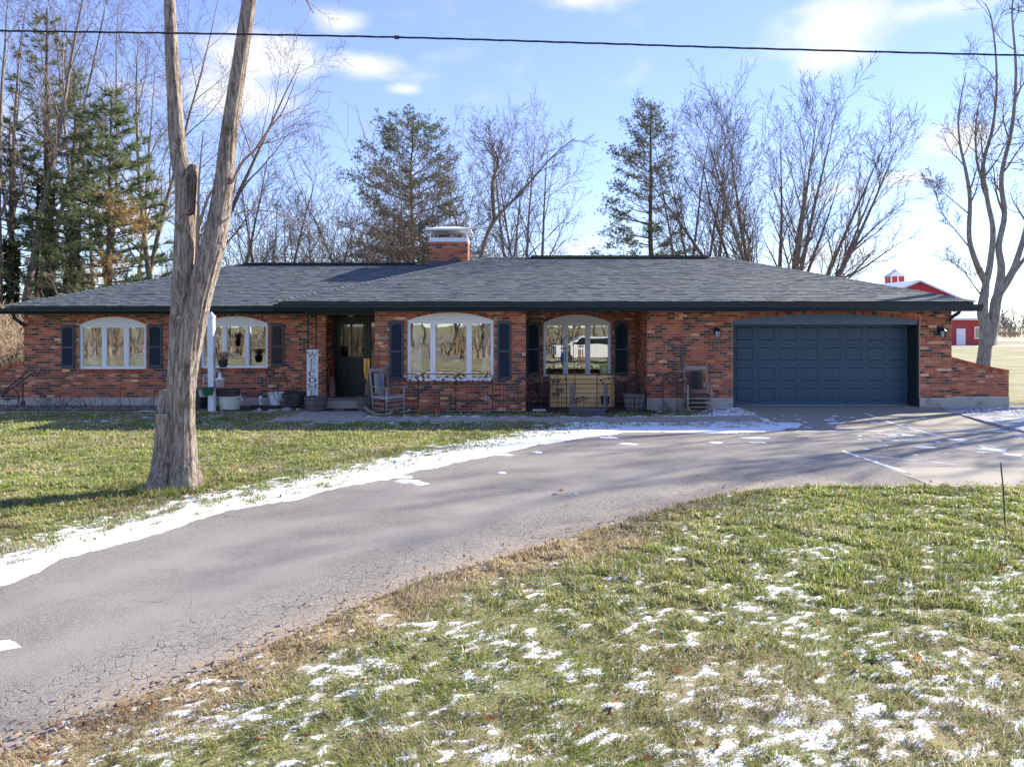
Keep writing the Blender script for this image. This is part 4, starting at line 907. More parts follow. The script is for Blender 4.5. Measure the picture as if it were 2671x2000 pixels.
barrel('dark half barrel planter between the white pot and the welcome sign', 740, 797, 1058, 1024, 18.35, (.055, .055, .06)); barrel('silver grey barrel planter in the corner by the garage wall', 1624, 1682, 1068, 1029, 17.75, (.20, .195, .19))
barrel('dark barrel planter tipped inside the cream tub', 566, 628, 1040, 1014, 18.15, (.05, .052, .06), WZ(1040, 18.15), R(-3), .82)
def tub(name, label, u0, u1, vb, vt, Y, mat, taper=.8, ribs=0, rim=.012, cat='pot', zb=None, fill=True, group=None, sides=26):
    x = WX((u0 + u1) / 2, Y); r = (u1 - u0) / 2 * Y / F; zb = WZ(vb, Y) if zb is None else zb; h = (vb - vt) * Y / F; t_ = thing(name, label, cat, (x, Y, zb), group); prof = [(r * taper * .9, zb), (r * taper, zb + .01)]; n = max(10, ribs * 4)
    for i in range(1, n): q = i / n; prof.append((r * (taper + (1 - taper) * q ** .75) - (.006 if ribs and (i % 4 == 0) else 0), zb + h * q))
    prof += [(r + rim * .3, zb + h * .955), (r + rim, zb + h * .96), (r + rim, zb + h), (r - .008, zb + h), (r * .93, zb + h * .86), (.005, zb + h * .86)]
    m = MB(); m.lathe(x, Y, prof, sides); m.build('body', mat, t_, ribs == 0)
    if fill: m = MB(); m.lathe(x, Y, [(.004, zb + h * .90), (r * .92, zb + h * .885), (r * .92, zb + h * .86)], sides); m.build('soil', M_SOIL, t_)
    return t_, x, r, zb, h
M_CREAM = pm('cream_plastic', (.56, .60, .47), .5, .1, 4, wear=((.35, .36, .28), 3, .62, .8)); M_POTW = pm('white_plastic', (.70, .71, .72), .35, .06, 3); M_POTB = pm('black_plastic', (.022, .021, .02), .45, .2, 8); M_POTBR = pm('bronze_pot', (.055, .038, .028), .4, .4, 9, .2, 40); M_GREENP = pm('green_plastic', (.018, .14, .062), .4, .15, 6)
t_, x, r, zb, h = tub('cream_tub', 'pale cream ribbed plastic tub with white rope handles', 571, 628, 1072.6, 1032, 17.98, M_CREAM, .78, 6, cat='tub', fill=False)
for s_ in (-1, 1): m = MB(); m.tube([(x + s_ * r, 17.92, zb + h * .93), (x + s_ * (r + .05), 17.9, zb + h * .9), (x + s_ * (r + .06), 17.9, zb + h * .74), (x + s_ * (r + .03), 17.9, zb + h * .7)], .014, 6); m.build('rope_handle', M_POTW, t_)
tub('white_pot', 'white round plastic pot by the foundation inside the wire trellis', 700, 741, 1058.5, 1023.5, 18.35, M_POTW, .62)
tub('black_nursery_pot', 'black plastic pot behind the small iron bridge', 1566, 1590, 1056, 1033, 17.9, M_POTB, .75, cat='pot')
x, Y_ = WX(680, 18.5), 18.5; t_ = thing('vent_pipe', 'short white plastic vent pipe by the foundation', 'pipe', (x, Y_, .03)); m = MB(); m.lathe(x, Y_, [(.048, .0), (.048, WZ(1046, Y_))], 14); m.build('pipe', M_POTW, t_, False); m = MB(); m.lathe(x, Y_, [(.056, WZ(1047, Y_)), (.058, WZ(1036, Y_)), (.045, WZ(1033.5, Y_)), (.01, WZ(1032.5, Y_))], 14); m.build('cap', M_POTW, t_, True)
# bin behind the tree
x0, x1, Y_ = WX(503, 18.2), WX(534, 18.2), 18.2; zt_ = WZ(1021, Y_); t_ = thing('wheeled_bin', 'dark grey wheeled rubbish bin half hidden by the lawn tree', 'bin', ((x0 + x1) / 2, Y_, .03)); M_BIN = pm('bin_plastic', (.05, .047, .05), .5, .2, 4)
m = MB(); m.add([(x0 + .04, Y_ - .2, .05), (x1 - .02, Y_ - .2, .05), (x1 - .02, Y_ + .2, .05), (x0 + .04, Y_ + .2, .05), (x0, Y_ - .25, zt_), (x1, Y_ - .25, zt_), (x1, Y_ + .25, zt_), (x0, Y_ + .25, zt_)], [(3, 2, 1, 0), (0, 1, 5, 4), (1, 2, 6, 5), (2, 3, 7, 6), (3, 0, 4, 7), (4, 5, 6, 7)]); m.build('body', M_BIN, t_)
m = MB(); m.add([(x0 - .02, Y_ - .28, zt_), (x1 + .02, Y_ - .28, zt_), (x1 + .02, Y_ + .28, zt_), (x0 - .02, Y_ + .28, zt_), (x0 + .02, Y_ - .2, zt_ + .05), (x1 - .02, Y_ - .2, zt_ + .05), (x1 - .02, Y_ + .25, zt_ + .09), (x0 + .02, Y_ + .25, zt_ + .09)], [(0, 1, 5, 4), (1, 2, 6, 5), (2, 3, 7, 6), (3, 0, 4, 7), (4, 5, 6, 7), (3, 2, 1, 0)]); m.build('lid', M_BIN, t_)
for s_ in (x0 + .03, x1 - .03): m = MB(); m.tube([(s_ - .03, Y_ + .22, .1), (s_ + .03, Y_ + .22, .1)], .09, 12); m.build('wheel', M_POTB, t_)
x0, x1, Y_ = WX(531, 18.5), WX(547, 18.5), 18.5; m = MB(); zt_ = WZ(1026, Y_); m.bbox(x0, x1, Y_ - .15, Y_ + .15, .03, zt_, .02); t_ = tag(m.build('black_bag_bin', M_POTB), 'small black box bin between the grey bin and the white post', 'bin'); q = MB(); q.box(x0 - .012, x1 + .012, Y_ - .162, Y_ + .162, zt_, zt_ + .025); q.build('lid', M_POTB, t_)

# ------------------------------------------------------------------ white post with hanging things
M_POST = pm('flaking_white_paint', (.70, .71, .73), .6, .1, 5, .3, 50, stretch=(1, 1, .3), wear=((.30, .29, .28), 7, .64, .72))
PY = 17.75; xp, xq = WX(551, PY), WX(553, PY); w = .07
t_ = thing('white_post', 'white wooden post with pyramid top and hanging arms before the second window', 'post', (xq, PY, .03)); zc = WZ(829, PY)
m = MB(); m.add([(xq - w, PY - w, .02), (xq + w, PY - w, .02), (xq + w, PY + w, .02), (xq - w, PY + w, .02), (xp - w, PY - w, zc), (xp + w, PY - w, zc), (xp + w, PY + w, zc), (xp - w, PY + w, zc)], [(0, 1, 5, 4), (1, 2, 6, 5), (2, 3, 7, 6), (3, 0, 4, 7), (4, 5, 6, 7), (3, 2, 1, 0)]); m.build('shaft', M_POST, t_)
m = MB(); v_ = w + .012; m.add([(xp - v_, PY - v_, zc + .002), (xp + v_, PY - v_, zc + .002), (xp + v_, PY + v_, zc + .002), (xp - v_, PY + v_, zc + .002), (xp - v_, PY - v_, zc + .03), (xp + v_, PY - v_, zc + .03), (xp + v_, PY + v_, zc + .03), (xp - v_, PY + v_, zc + .03), (xp, PY, WZ(812.5, PY))], [(0, 1, 5, 4), (1, 2, 6, 5), (2, 3, 7, 6), (3, 0, 4, 7), (4, 5, 8), (5, 6, 8), (6, 7, 8), (7, 4, 8), (3, 2, 1, 0)]); m.build('cap', M_POST, t_)
A = lambda pts, Y=PY - .02: [(WX(u, Y), Y, WZ(v, Y)) for u, v in pts]
for pts, mt in (([(545, 850), (537, 844), (528, 846), (522, 858), (521, 872), (520, 893)], M_POTW), ([(558, 876), (566, 875), (575, 880), (580, 890), (581, 905), (580, 912)], M_POTW), ([(546, 938), (541, 950), (537, 957), (534, 962)], M_POTW), ([(558, 967), (569, 967), (574, 970), (575, 974)], M_POTW), ([(546, 977), (533, 977), (530, 980), (531, 1000)], M_POTW), ([(545, 985), (520, 994), (508, 998)], M_IRON)): m = MB(); m.tube(catmull3(A(pts), 3), .0085, 5); m.build('arm', mt, t_)
M_DRYG = pm('dry_stems', None, .9, .3, 9)
def tuftgrass(m, x, y, z, n, r, h, seed, cols=((.30, .16, .10), (.38, .25, .13), (.22, .12, .08)), droop=.6):
    rg = random.Random(seed)
    for k in range(n):
        a = rg.uniform(0, 6.28); q = rg.uniform(.2, 1); m.col = rg.choice(cols); d = Vector((math.cos(a), math.sin(a), 0)) * r * q; b = Vector((x, y, z)) + d * .3
        m.tube([b, b + d * .5 + Vector((0, 0, h * rg.uniform(.5, 1))), b + d * 1.4 + Vector((0, 0, h * rg.uniform(.2, 1) * (1 - droop * q)))], [.005, .004, .0015], 3, False)
def hangpot(label, u0, u1, vt, vb, mat, grass, Y=PY - .02, plate=False):
    t_, x, r, zb, h = tub('hanging_pot', label, u0, u1, vb, vt, Y, mat, .72, cat='pot', fill=True); m = MB()
    if grass: tuftgrass(m, x, Y, zb + h * .9, 90, r * 1.7, grass, int(u0)); m.build('dry_plant', M_DRYG, t_)
    if plate: m = MB(); m.box(x + r * .2, x + r * .65, Y - r - .004, Y - r * .8, zb + h * .6, zb + h * .85); m.build('tag', M_POTW, t_)
    return t_, x, r, zb, h
hangpot('black hanging pot with straw coloured grass at the left side of the post', 512, 529, 893, 911, M_POTB, .26, plate=True); hangpot('black hanging pot of reddish dry grass before the second window', 570, 594, 938, 958, M_POTB, .24)
t_, x, r, zb, h = hangpot('green plastic hanging bowl on the white post', 526, 557.5, 1011, 1030, M_GREENP, .05, PY - .14)
m = MB()
for k in range(3): m.tube([(x + r * math.cos(k * 2.1), PY - .14 + r * math.sin(k * 2.1), zb + h), (x - .05, PY - .14, zb + h + .30)], .003, 3)
m.build('hanger', M_POTW, t_)
tub('hanging_pot', 'off white plastic hanging bowl behind the green one', 518, 543, 1035, 1016, PY + .08, pm('dirty_white_plastic', (.50, .48, .46), .5), .7)
x, Y_ = WX(574.5, PY), PY - .02; t_ = thing('mesh_lantern', 'white wire mesh lantern feeder hanging from the post', 'lantern', (x, Y_, WZ(1010, PY))); M_MESHW = pm('white_wire', (.62, .58, .52), .6)
m = MB(); za, zb_ = WZ(1010, PY), WZ(990, PY)
for k in range(18): a = k * 6.283 / 18; m.tube([(x + .09 * math.cos(a), Y_ + .09 * math.sin(a), za), (x + .098 * math.cos(a), Y_ + .098 * math.sin(a), zb_)], .0045, 3)
for k in range(9): z = za + (zb_ - za) * k / 8; m.lathe(x, Y_, [(.090, z), (.097, z + .004), (.090, z + .008)], 18, 1.0, True)
m.build('mesh', M_MESHW, t_); m = MB(); m.lathe(x, Y_, [(.05, za + .02), (.05, zb_ - .04)], 10); m.build('seed', pm('seed', (.45, .36, .25), .9, .4, 40), t_)
m = MB(); m.lathe(x, Y_, [(.128, zb_), (.13, zb_ + .012), (.05, zb_ + .045), (.04, zb_ + .12), (.05, zb_ + .125), (.02, zb_ + .17), (.004, zb_ + .2)], 18); m.build('roof', M_POTW, t_, True)
x = WX(516, 18.3); t_ = thing('garden_rake', 'old rake standing against the wall beside the grey bin', 'rake', (x, 18.3, .03)); m = MB(); m.tube([(WX(514, 18.3), 18.5, WZ(908, 18.3)), (WX(522, 18.2), 18.15, .06)], .016, 6); m.build('handle', pm('grey_wood', (.30, .26, .22), .9), t_); m = MB(); m.bar((WX(515, 18.15), 18.12, .06), (WX(530, 18.15), 18.12, .06), .03); m.build('head', M_RUSTY, t_)

# ------------------------------------------------------------------ along the left bed
x, z = WX(705.7, LW), WZ(972.7, LW); t_ = thing('sun_ornament', 'rusty metal sunflower hung on the brick below the second window', 'ornament', (x, LW, z)); m = MB(); m.lathe(0, 0, [(.001, 0), (.06, .004), (.075, .012), (.06, .02), (.001, .02)], 18); m.v = [(x + a, LW - .012 - c, z + b) for a, b, c in m.v]; m.build('disc', pm('dusty_metal', (.17, .12, .10), .8), t_)
for k in range(18): a = 6.283 * k / 18; m = MB(); m.leaf((x + .065 * math.cos(a), LW - .02, z + .065 * math.sin(a)), (math.cos(a), -.1, math.sin(a)), (0, -1, 0), .065, .03); m.build('petal', M_RUSTY, t_)
x, Y_ = WX(738.5, 18.15), 18.15; za, zb_ = WZ(1050, Y_), WZ(978, Y_); t_ = thing('wire_trellis', 'rusty wire ball trellis with a finial beside the white pot', 'trellis', (x, Y_, .03))
for k in range(6):
    a = 6.283 * k / 6 + .3; m = MB(); m.tube(catmull3([(x, Y_, WZ(975, Y_)), (x + .09 * math.cos(a), Y_ + .09 * math.sin(a), WZ(986, Y_)), (x + .22 * math.cos(a), Y_ + .22 * math.sin(a), WZ(1008, Y_)), (x + .235 * math.cos(a), Y_ + .235 * math.sin(a), WZ(1030, Y_)), (x + .12 * math.cos(a), Y_ + .12 * math.sin(a), WZ(1046, Y_)), (x, Y_, WZ(1052, Y_))], 4), .007, 4); m.build('rib', M_RUSTY, t_)
m = MB(); m.ball((x, Y_, WZ(973, Y_)), .035, 8, 6); m.tube([(x, Y_, WZ(975, Y_)), (x, Y_, WZ(964, Y_))], .006, 4); m.build('finial', M_IRON, t_); m = MB(); m.tube([(x, Y_, .0), (x, Y_, WZ(1050, Y_))], .008, 5); m.build('stake', M_IRON, t_)
def rock(name, label, u0, u1, vb, vt, Y, col, seed, cat='rock'):
    rg = random.Random(seed); x, rx, zb, h = WX((u0 + u1) / 2, Y), (u1 - u0) / 2 * Y / F, WZ(vb, Y), (vb - vt) * Y / F; bm = bmesh.new(); bmesh.ops.create_icosphere(bm, subdivisions=3, radius=1)
    for v in bm.verts:
        k = 1 + .35 * (fbm(np.array([v.co.x * 1.3 + seed]), np.array([v.co.y * 1.3 + v.co.z]), seed, 3)[0] - .5); v.co = Vector((x + v.co.x * rx * k, Y + v.co.y * rx * .7 * k, zb + max(-.1, v.co.z * .95 + .05) * h * k))
    me = bpy.data.meshes.new(name); bm.to_mesh(me); bm.free(); me.materials.append(pm(name, col, .9, .35, 9, .6, 40)); return tag(OB(name, me), label, cat)
rock('rock', 'grey boulder at the bed edge between the barrel planters', 734, 767, 1074, 1061, 17.85, (.24, .235, .21), 1); rock('rock', 'small tan stone right of the grey boulder', 770, 784, 1074, 1064, 17.8, (.34, .27, .21), 2)
Y_ = 17.85; m = MB(); m.prism([(WX(701, Y_), WZ(1077, Y_)), (WX(727, Y_), WZ(1077, Y_)), (WX(729.6, Y_), WZ(1074, Y_)), (WX(727, Y_), WZ(1068, Y_)), (WX(702, Y_), WZ(1067.5, Y_))], Y_ - .06, Y_ + .05); tag(m.build('timber_offcut', pm('new_timber', (.46, .36, .25), .8, .15, 12)), 'short pale timber offcut with a pointed end in the bed', 'wood')
m = MB(); m.bbox(WX(672, Y_), WX(681, Y_), Y_ - .03, Y_ + .02, WZ(1076, Y_), WZ(1065, Y_)); tag(m.build('metal_box', pm('zinc', (.40, .43, .46), .4, .1, 8)), 'tiny silver metal box upright in the bed', 'box')
for i_, (lb, u0, u1, v, Y_, w_) in enumerate((('black rotten timber lying lengthwise in the bed by the vent pipe', 652, 731, 1062, 18.15, .10), ('shorter black timber in front of the first one in the bed', 640, 700, 1070, 17.95, .08))): m = MB(); m.bar((WX(u0, Y_), Y_ + .05, WZ(v, Y_)), (WX(u1, Y_), Y_ - .08, WZ(v, Y_)), w_); tag(m.build('rotten_timber', pm('rotten_wood', (.035, .028, .026), .95, .4, 9, .8, 30)), lb, 'timber')
m = MB(); m.tube(catmull3([(WX(u, y), y, .075) for u, y in ((628, 17.9), (650, 17.75), (640, 18.0), (610, 17.72), (585, 17.75), (575, 17.9))], 5), .016, 6); tag(m.build('garden_hose', M_POTB), 'black garden hose lying around the cream tub', 'hose')
# dry stems along the foundation
M_STEM = pm('dry_stalk', None, .9, .3, 6)
def stems(label, u, Y, n, h, seed, wide=.35, cols=((.055, .035, .033), (.10, .07, .06), (.30, .25, .20))):
    rg = random.Random(seed); x = WX(u, Y); m = MB(); sk = []
    for k in range(n):
        a = rg.gauss(0, .35); hh = h * rg.uniform(.35, 1.05); m.col = rg.choice(cols); b = Vector((x + rg.gauss(0, wide * .35), Y + rg.gauss(0, .08), .02)); d = Vector((math.sin(a), rg.gauss(0, .15), math.cos(a)))
        pts = [b, b + d * hh * .5 + Vector((rg.gauss(0, .03), 0, 0)), b + d * hh + Vector((math.sin(a) * .15, 0, -.12 * abs(a)))]; m.tube(catmull3(pts, 3), [.007 - .0045 * i / 6 for i in range(7)], 4, False)
        if rg.random() < .5: q = pts[1]; m.tube([q, q + Vector((rg.gauss(0, .12), rg.gauss(0, .05), rg.uniform(.1, .25)))], [.004, .002], 3, False)
    tag(m.build('dry_shrub', M_STEM), label, 'shrub', 'dry leafless shrubs along the left foundation')
stems('pale tangle of bent dry stalks under the leftmost shutter', 165, 18.45, 16, .62, 1); stems('dry stalks under the left half of the leftmost window', 222, 18.5, 9, .8, 2, .5); stems('sparse dark stems below the middle of the leftmost window', 268, 18.45, 6, .85, 3, .5); stems('thin stems below the right half of the leftmost window', 330, 18.5, 9, .75, 4, .6); stems('few low twigs left of the lawn tree by the foundation', 395, 18.5, 7, .55, 5, .5); stems('arched stalks spreading at the foot of the left house corner', 112, 18.4, 10, .5, 6, .45)
# old hand plough at the left corner
t_ = thing('wheel_plough', 'rusty antique wheel plough leaning at the left house corner', 'plough', (WX(30, 18.3), 18.3, .03)); PYo = 18.3; Q = lambda u, v, dy=0: (WX(u, PYo), PYo + dy, WZ(v, PYo)); M_OLDW = pm('old_grey_wood', (.085, .066, .05), .9, .35, 8, .4, 40)
for pts, dy in (([(5, 1028), (20, 1012), (45, 990), (60, 974), (68, 968), (76, 967), (84, 970)], .12), ([(8, 1030), (30, 1014), (55, 996), (80, 979), (92, 973), (102, 971), (109, 974)], -.12)): m = MB(); m.tube(catmull3([Q(u, v, dy * (i / 6)) for i, (u, v) in enumerate(pts)], 3), .021, 6); m.build('handle', M_OLDW, t_)
c = Q(20, 1041); m = MB(); m.lathe(0, 0, [(.285, -.014), (.30, -.014), (.30, .014), (.285, .014)], 30, 1.0, True)
m.v = [(c[0] + a, c[1] + z_, c[2] + b) for a, b, z_ in m.v]; wh = m.build('wheel', M_RUSTY, t_)
for k in range(8): a = k * 6.283 / 8; q = MB(); q.tube([c, (c[0] + .29 * math.cos(a), c[1], c[2] + .29 * math.sin(a))], .006, 4); q.build('spoke', M_RUSTY, wh)
q = MB(); q.tube([(c[0], c[1] - .05, c[2]), (c[0], c[1] + .05, c[2])], .03, 10); q.build('hub', M_RUSTY, wh)
m = MB(); m.tube(catmull3([Q(5, 1028), Q(8, 1038), Q(14, 1042), Q(20, 1041)], 3), .016, 5); m.tube([Q(20, 1041), Q(40, 1037), Q(58, 1034)], .014, 5); m.tube(catmull3([Q(58, 1034), Q(62, 1048), Q(66, 1058)], 3), .014, 5); m.build('fork', M_RUSTY, t_)
m = MB(); m.leaf(Q(60, 1040), (.3, -.2, -1), (0, -1, 0), .26, .16); m.build('share', M_RUSTY, t_); m = MB(); m.bar(Q(60, 996), Q(60, 1036), .02); m.build('brace', M_RUSTY, t_)

# ------------------------------------------------------------------ bay front: rocking chairs, fence, hooks, bricks
def chair(label, loc, rz, wood, weave, brace=True):
    """a rocking chair built facing -y at the origin, then turned"""
    t_ = thing('rocking_chair', label, 'chair', (0, 0, 0), 'rustic rocking chairs before the house'); w, d = .27, .24
    rk = lambda y: .02 + .10 * (y / .45) ** 2
    for s_ in (-1, 1):
        x = s_ * w; m = MB(); m.tube([(x, d, .09), (x, d + .02, .45), (x, d + .13, 1.10), (x, d + .145, 1.15)], [.022, .024, .021, .012], 8); m.ball((x, d + .15, 1.165), .022, 8, 6); m.build('back_post', wood, t_, True)
        m = MB(); m.tube([(x * 1.04, -d, .07), (x * 1.04, -d, .42), (x * 1.04, -d - .01, .655)], [.022, .025, .019], 8); m.build('front_post', wood, t_, True)
        m = MB(); m.tube(catmull3([(x, d + .06, .69), (x * 1.05, 0, .665), (x * 1.05, -d - .07, .67)], 4), .024, 6); m.v = [(a, b, .67 + (c - .67) * .6) for a, b, c in m.v]; m.build('arm', wood, t_, True)
        m = MB(); ys = [-.46 + .1 * i for i in range(11)]
        for a, b in zip(ys, ys[1:]): m.add([(x - .016, a, rk(a) - .02), (x + .016, a, rk(a) - .02), (x + .016, b, rk(b) - .02), (x - .016, b, rk(b) - .02), (x - .016, a, rk(a) + .035), (x + .016, a, rk(a) + .035), (x + .016, b, rk(b) + .035), (x - .016, b, rk(b) + .035)], [(3, 2, 1, 0), (4, 5, 6, 7), (0, 1, 5, 4), (1, 2, 6, 5), (2, 3, 7, 6), (3, 0, 4, 7)])
        m.build('rocker', wood, t_)
        for z in (.17, .29): m = MB(); m.tube([(x, d, z), (x * 1.04, -d, z)], .013, 6); m.build('rung', wood, t_, True)
    for z in (.16, .26, .36): m = MB(); m.tube([(-w * 1.04, -d, z), (w * 1.04, -d, z)], .014, 6); m.build('rung', wood, t_, True)
    m = MB(); m.tube([(-w, d, .24), (w, d, .24)], .013, 6); m.build('rung', wood, t_, True)
    m = MB(); m.bbox(-w + .015, w - .015, d + .10, d + .135, 1.01, 1.11, .01); m.build('top_rail', wood, t_); m = MB(); m.tube([(-w, d + .03, .52), (w, d + .03, .52)], .014, 6); m.build('back_rail', wood, t_, True)
    m = MB(); m.bbox(-w * 1.02, w * 1.02, -d - .02, d + .02, .405, .45, .012); m.build('seat', weave, t_)
    m = MB(); n = 16
    for i in range(n): # woven back: cords as separate ridges
        z0, z1 = .54 + .44 * i / n, .54 + .44 * (i + 1) / n; yo = lambda z: d + .035 + (z - .52) * .15; m.add([(-.155, yo(z0) - .012, z0), (.155, yo(z0) - .012, z0), (.155, yo(z1) - .012, z1 - .004), (-.155, yo(z1) - .012, z1 - .004), (0, yo(z0) - .030, (z0 + z1) / 2), (-.155, yo(z0) + .015, z0), (.155, yo(z0) + .015, z0), (.155, yo(z1) + .015, z1), (-.155, yo(z1) + .015, z1)], [(0, 1, 4), (1, 2, 4), (2, 3, 4), (3, 0, 4), (8, 7, 6, 5), (0, 5, 6, 1), (3, 2, 7, 8), (0, 3, 8, 5), (1, 6, 7, 2)])
    m.build('woven_back', weave, t_); t_.location = loc; t_.rotation_euler = (0, 0, rz); return t_
M_GWOOD = pm('silvered_wood', (.24, .205, .18), .85, .3, 9, .5, 40, stretch=(1, 1, .3), wear=((.48, .46, .46), 6, .5, .7)); M_BWOOD = pm('brown_grey_wood', (.30, .25, .205), .85, .3, 9, .5, 40); M_WVG = pm('grey_weave', (.30, .315, .335), .8, .2, 14, .3, 80); M_WVB = pm('dark_rush_weave', (.075, .062, .052), .9, .35, 16, .6, 90)
chair('silvery rocking chair with pale grey back, turned right at the bay corner', (WX(1012, 17.05), 17.1, .045), R(52), M_GWOOD, M_WVG)
chair('brown rustic rocking chair with dark woven back left of the garage', (WX(1822, 17.25), 17.3, .07), R(-5), M_BWOOD, M_WVB)
def fence(label, u0, u1, Y0, Y1=None, flip=1, vt=966):
    Y1 = Y0 if Y1 is None else Y1; x0, x1 = WX(u0, Y0), WX(u1, Y1); L = math.hypot(x1 - x0, Y1 - Y0); D = Vector(((x1 - x0) / L, (Y1 - Y0) / L, 0)); O = Vector((x0, Y0, .04)); h, hr = .98, .72
    p = lambda s, z, o=0: O + D * s + Vector((0, o, z)); t_ = thing('garden_fence', label, 'fence', p(L / 2, 0), 'wire garden fence panels with metal leaves')
    r = .10; m = MB(); m.tube([p(0, -.04), p(0, h - r)] + [p(r - r * math.cos(a), h - r + r * math.sin(a)) for a in (.4, .8, 1.2, 1.57)] + [p(L - r + r * math.sin(a), h - r + r * math.cos(a)) for a in (0, .4, .8, 1.2)] + [p(L, h - r), p(L, -.04)], .011, 5); m.tube([p(0, hr), p(L, hr)], .006, 4); m.tube([p(0, .06), p(L, .06)], .005, 4); m.build('frame', M_IRON, t_)
    m = MB()
    for i in range(1, 14): s = L * i / 14; m.tube([p(s, 0 if i % 4 else -.05), p(s, hr)], .0022 if i % 4 else .005, 3, False)
    for i in range(1, 12): z = hr * i / 12; m.tube([p(0, z), p(L, z)], .0022, 3, False)
    tag(m.build('wire_grid', M_IRON, t_), kind='stuff')
    rg = random.Random(int(u0)); m = MB(); m.tube(catmull3([p(.02, hr + .03), p(L * .25, hr + .16), p(L * .5, hr + .08), p(L * .75, hr + .14), p(L * .96, hr + .04)][::flip], 4), .004, 4); m.tube(catmull3([p(L * .75 + .1 * math.cos(a), hr + .12 + .07 * math.sin(a)) for a in (0, .8, 1.6, 2.4, 3.2, 4, 4.8)], 3), .004, 4); m.build('vine', M_IRON, t_)
    for i in range(9):
        s = L * (i + .5) / 9; a = rg.uniform(0, 6.28); m = MB(); m.leaf(p(s, hr + .04 + .13 * rg.random(), -.008), (D.x * math.cos(a), D.y * math.cos(a), math.sin(a) * .9), (0, -1, 0), .09, .055); m.build('leaf', M_IRON, t_)
FY = 17.2
for a in (('wire fence panel behind the silvery rocking chair', 1003, 1090, FY), ('wire fence panel under the left pane of the big middle window', 1090.5, 1189, FY), ('wire fence panel under the right part of the big middle window', 1189.5, 1285, FY), ('wire fence panel before the right shutter of the bay', 1285.5, 1382, FY, FY, -1), ('wire fence panel at the left end of the pine planter', 1382.5, 1478, FY), ('wire fence panel at the right end of the pine planter behind the bridge', 1557, 1655, FY - .02, 17.42), ('wire fence panel before the silver barrel planter', 1655.5, 1729, 17.42, 17.5, -1), ('wire fence panel left of the brown rocking chair', 1729.5, 1800, 17.5, 17.52)): fence(*a)
def hook(label, pole, arms, Y):
    A = lambda pts: [(WX(u, Y), Y, WZ(v, Y)) for u, v in pts]; b = A([pole[-1]])[0]; t_ = thing('shepherd_hook', label, 'hook', (b[0], Y, .04), 'black shepherd hooks in the front bed'); m = MB(); m.tube(A(pole[:-1]) + [(b[0], Y, .0)], .009, 6); m.build('pole', M_IRON, t_)
    for q in arms: m = MB(); m.tube(catmull3(A(q), 4), .008, 5); m.build('arm', M_IRON, t_)
    m = MB(); m.bar((b[0] - .09, Y, .07), (b[0] + .09, Y, .07), .012); m.build('foot_bar', M_IRON, t_)
hook('double shepherd hook at the bay corner holding the golden chime', [(988, 902), (988, 950), (987, 1080)], [[(988, 904), (981, 893), (972, 889), (962, 896), (956, 910), (955, 917)], [(988, 906), (993, 900), (1000, 899), (1007, 905), (1012, 914)]], 17.45)
hook('single shepherd hook right of the big middle window', [(1354, 943), (1352, 1000), (1347, 1074)], [[(1354, 945), (1351, 932), (1341, 928), (1332, 934), (1328, 944), (1324, 938)]], 17.32)
hook('double shepherd hook standing in front of the recessed window', [(1494, 884), (1498, 960), (1505, 1068)], [[(1494, 888), (1488, 878), (1480, 876), (1473, 882), (1470, 889), (1465, 884)], [(1496, 902), (1500, 888), (1507, 884), (1515, 888), (1521, 894), (1525, 888)]], 17.6)
hook('double shepherd hook beside the brown rocking chair', [(1757, 894), (1760, 960), (1768, 1070)], [[(1757, 898), (1760, 885), (1768, 882), (1776, 887), (1781, 895), (1782, 890)], [(1757, 908), (1752, 896), (1743, 893), (1735, 899), (1731, 904), (1729, 898)]], 17.4)
def chime(label, u, v0, v1, Y, mat, n, w, vhook, topmat=None, lens=(.7, 1, .85, .6, .95)):
    x = WX(u, Y); z0, z1 = WZ(v0, Y), WZ(v1, Y); t_ = thing('wind_chime', label, 'wind chime', (x, Y, z0), 'wind chimes hanging at the front'); m = MB(); m.lathe(x, Y, [(w, z0), (w * 1.05, z0 + .01), (w, z0 + .025), (.005, z0 + .03)], 16); m.build('disc', topmat or M_IRON, t_)
    for k in range(n): a = 6.283 * k / n + .4; px, py = x + w * .8 * math.cos(a), Y + w * .8 * math.sin(a); m = MB(); m.tube([(px, py, z0 - .06), (px, py, z0 - .06 - (z0 - .06 - z1) * lens[k % len(lens)])], .0125, 8); m.build('tube', mat, t_)
    m = MB()
    for k in range(3): a = 2.1 * k; m.tube([(x + w * .8 * math.cos(a), Y + w * .8 * math.sin(a), z0), (x, Y, WZ(vhook, Y))], .002, 3)
    for k in range(n): a = 6.283 * k / n + .4; px, py = x + w * .8 * math.cos(a), Y + w * .8 * math.sin(a); m.tube([(px, py, z0), (px, py, z0 - .06)], .002, 3)
    m.tube([(x, Y, z0), (x, Y, z1 + .1)], .002, 3); m.build('cord', M_IRON, t_); m = MB(); m.lathe(x, Y, [(.03, z1 + .2), (.03, z1 + .21), (.004, z1 + .215)], 10); m.build('clapper', M_IRON, t_)
M_GOLD = pm('gold_anodised_tube', (.62, .33, .07), .3, .08, 6, metal=.7); M_BLUEC = pm('blue_tube', (.02, .11, .22), .35, .1, 6); M_COPPER = pm('copper_tube', (.52, .22, .10), .35, .1, 6, metal=.4)
chime('large golden wind chime hanging before the front door', 956.5, 929, 991, 17.45, M_GOLD, 6, .075, 917); chime('blue wind chime before the recessed window', 1470, 910, 957, 17.6, M_BLUEC, 6, .075, 889); chime('copper and dark wind chime before the recessed window', 1515, 905, 962, 17.75, M_COPPER, 5, .07, 893)
chime('dark grey wind chime above the brown rocking chair', 1780, 915, 965, 17.4, pm('dark_tube', (.05, .05, .055), .4, .1, 6), 5, .055, 895)
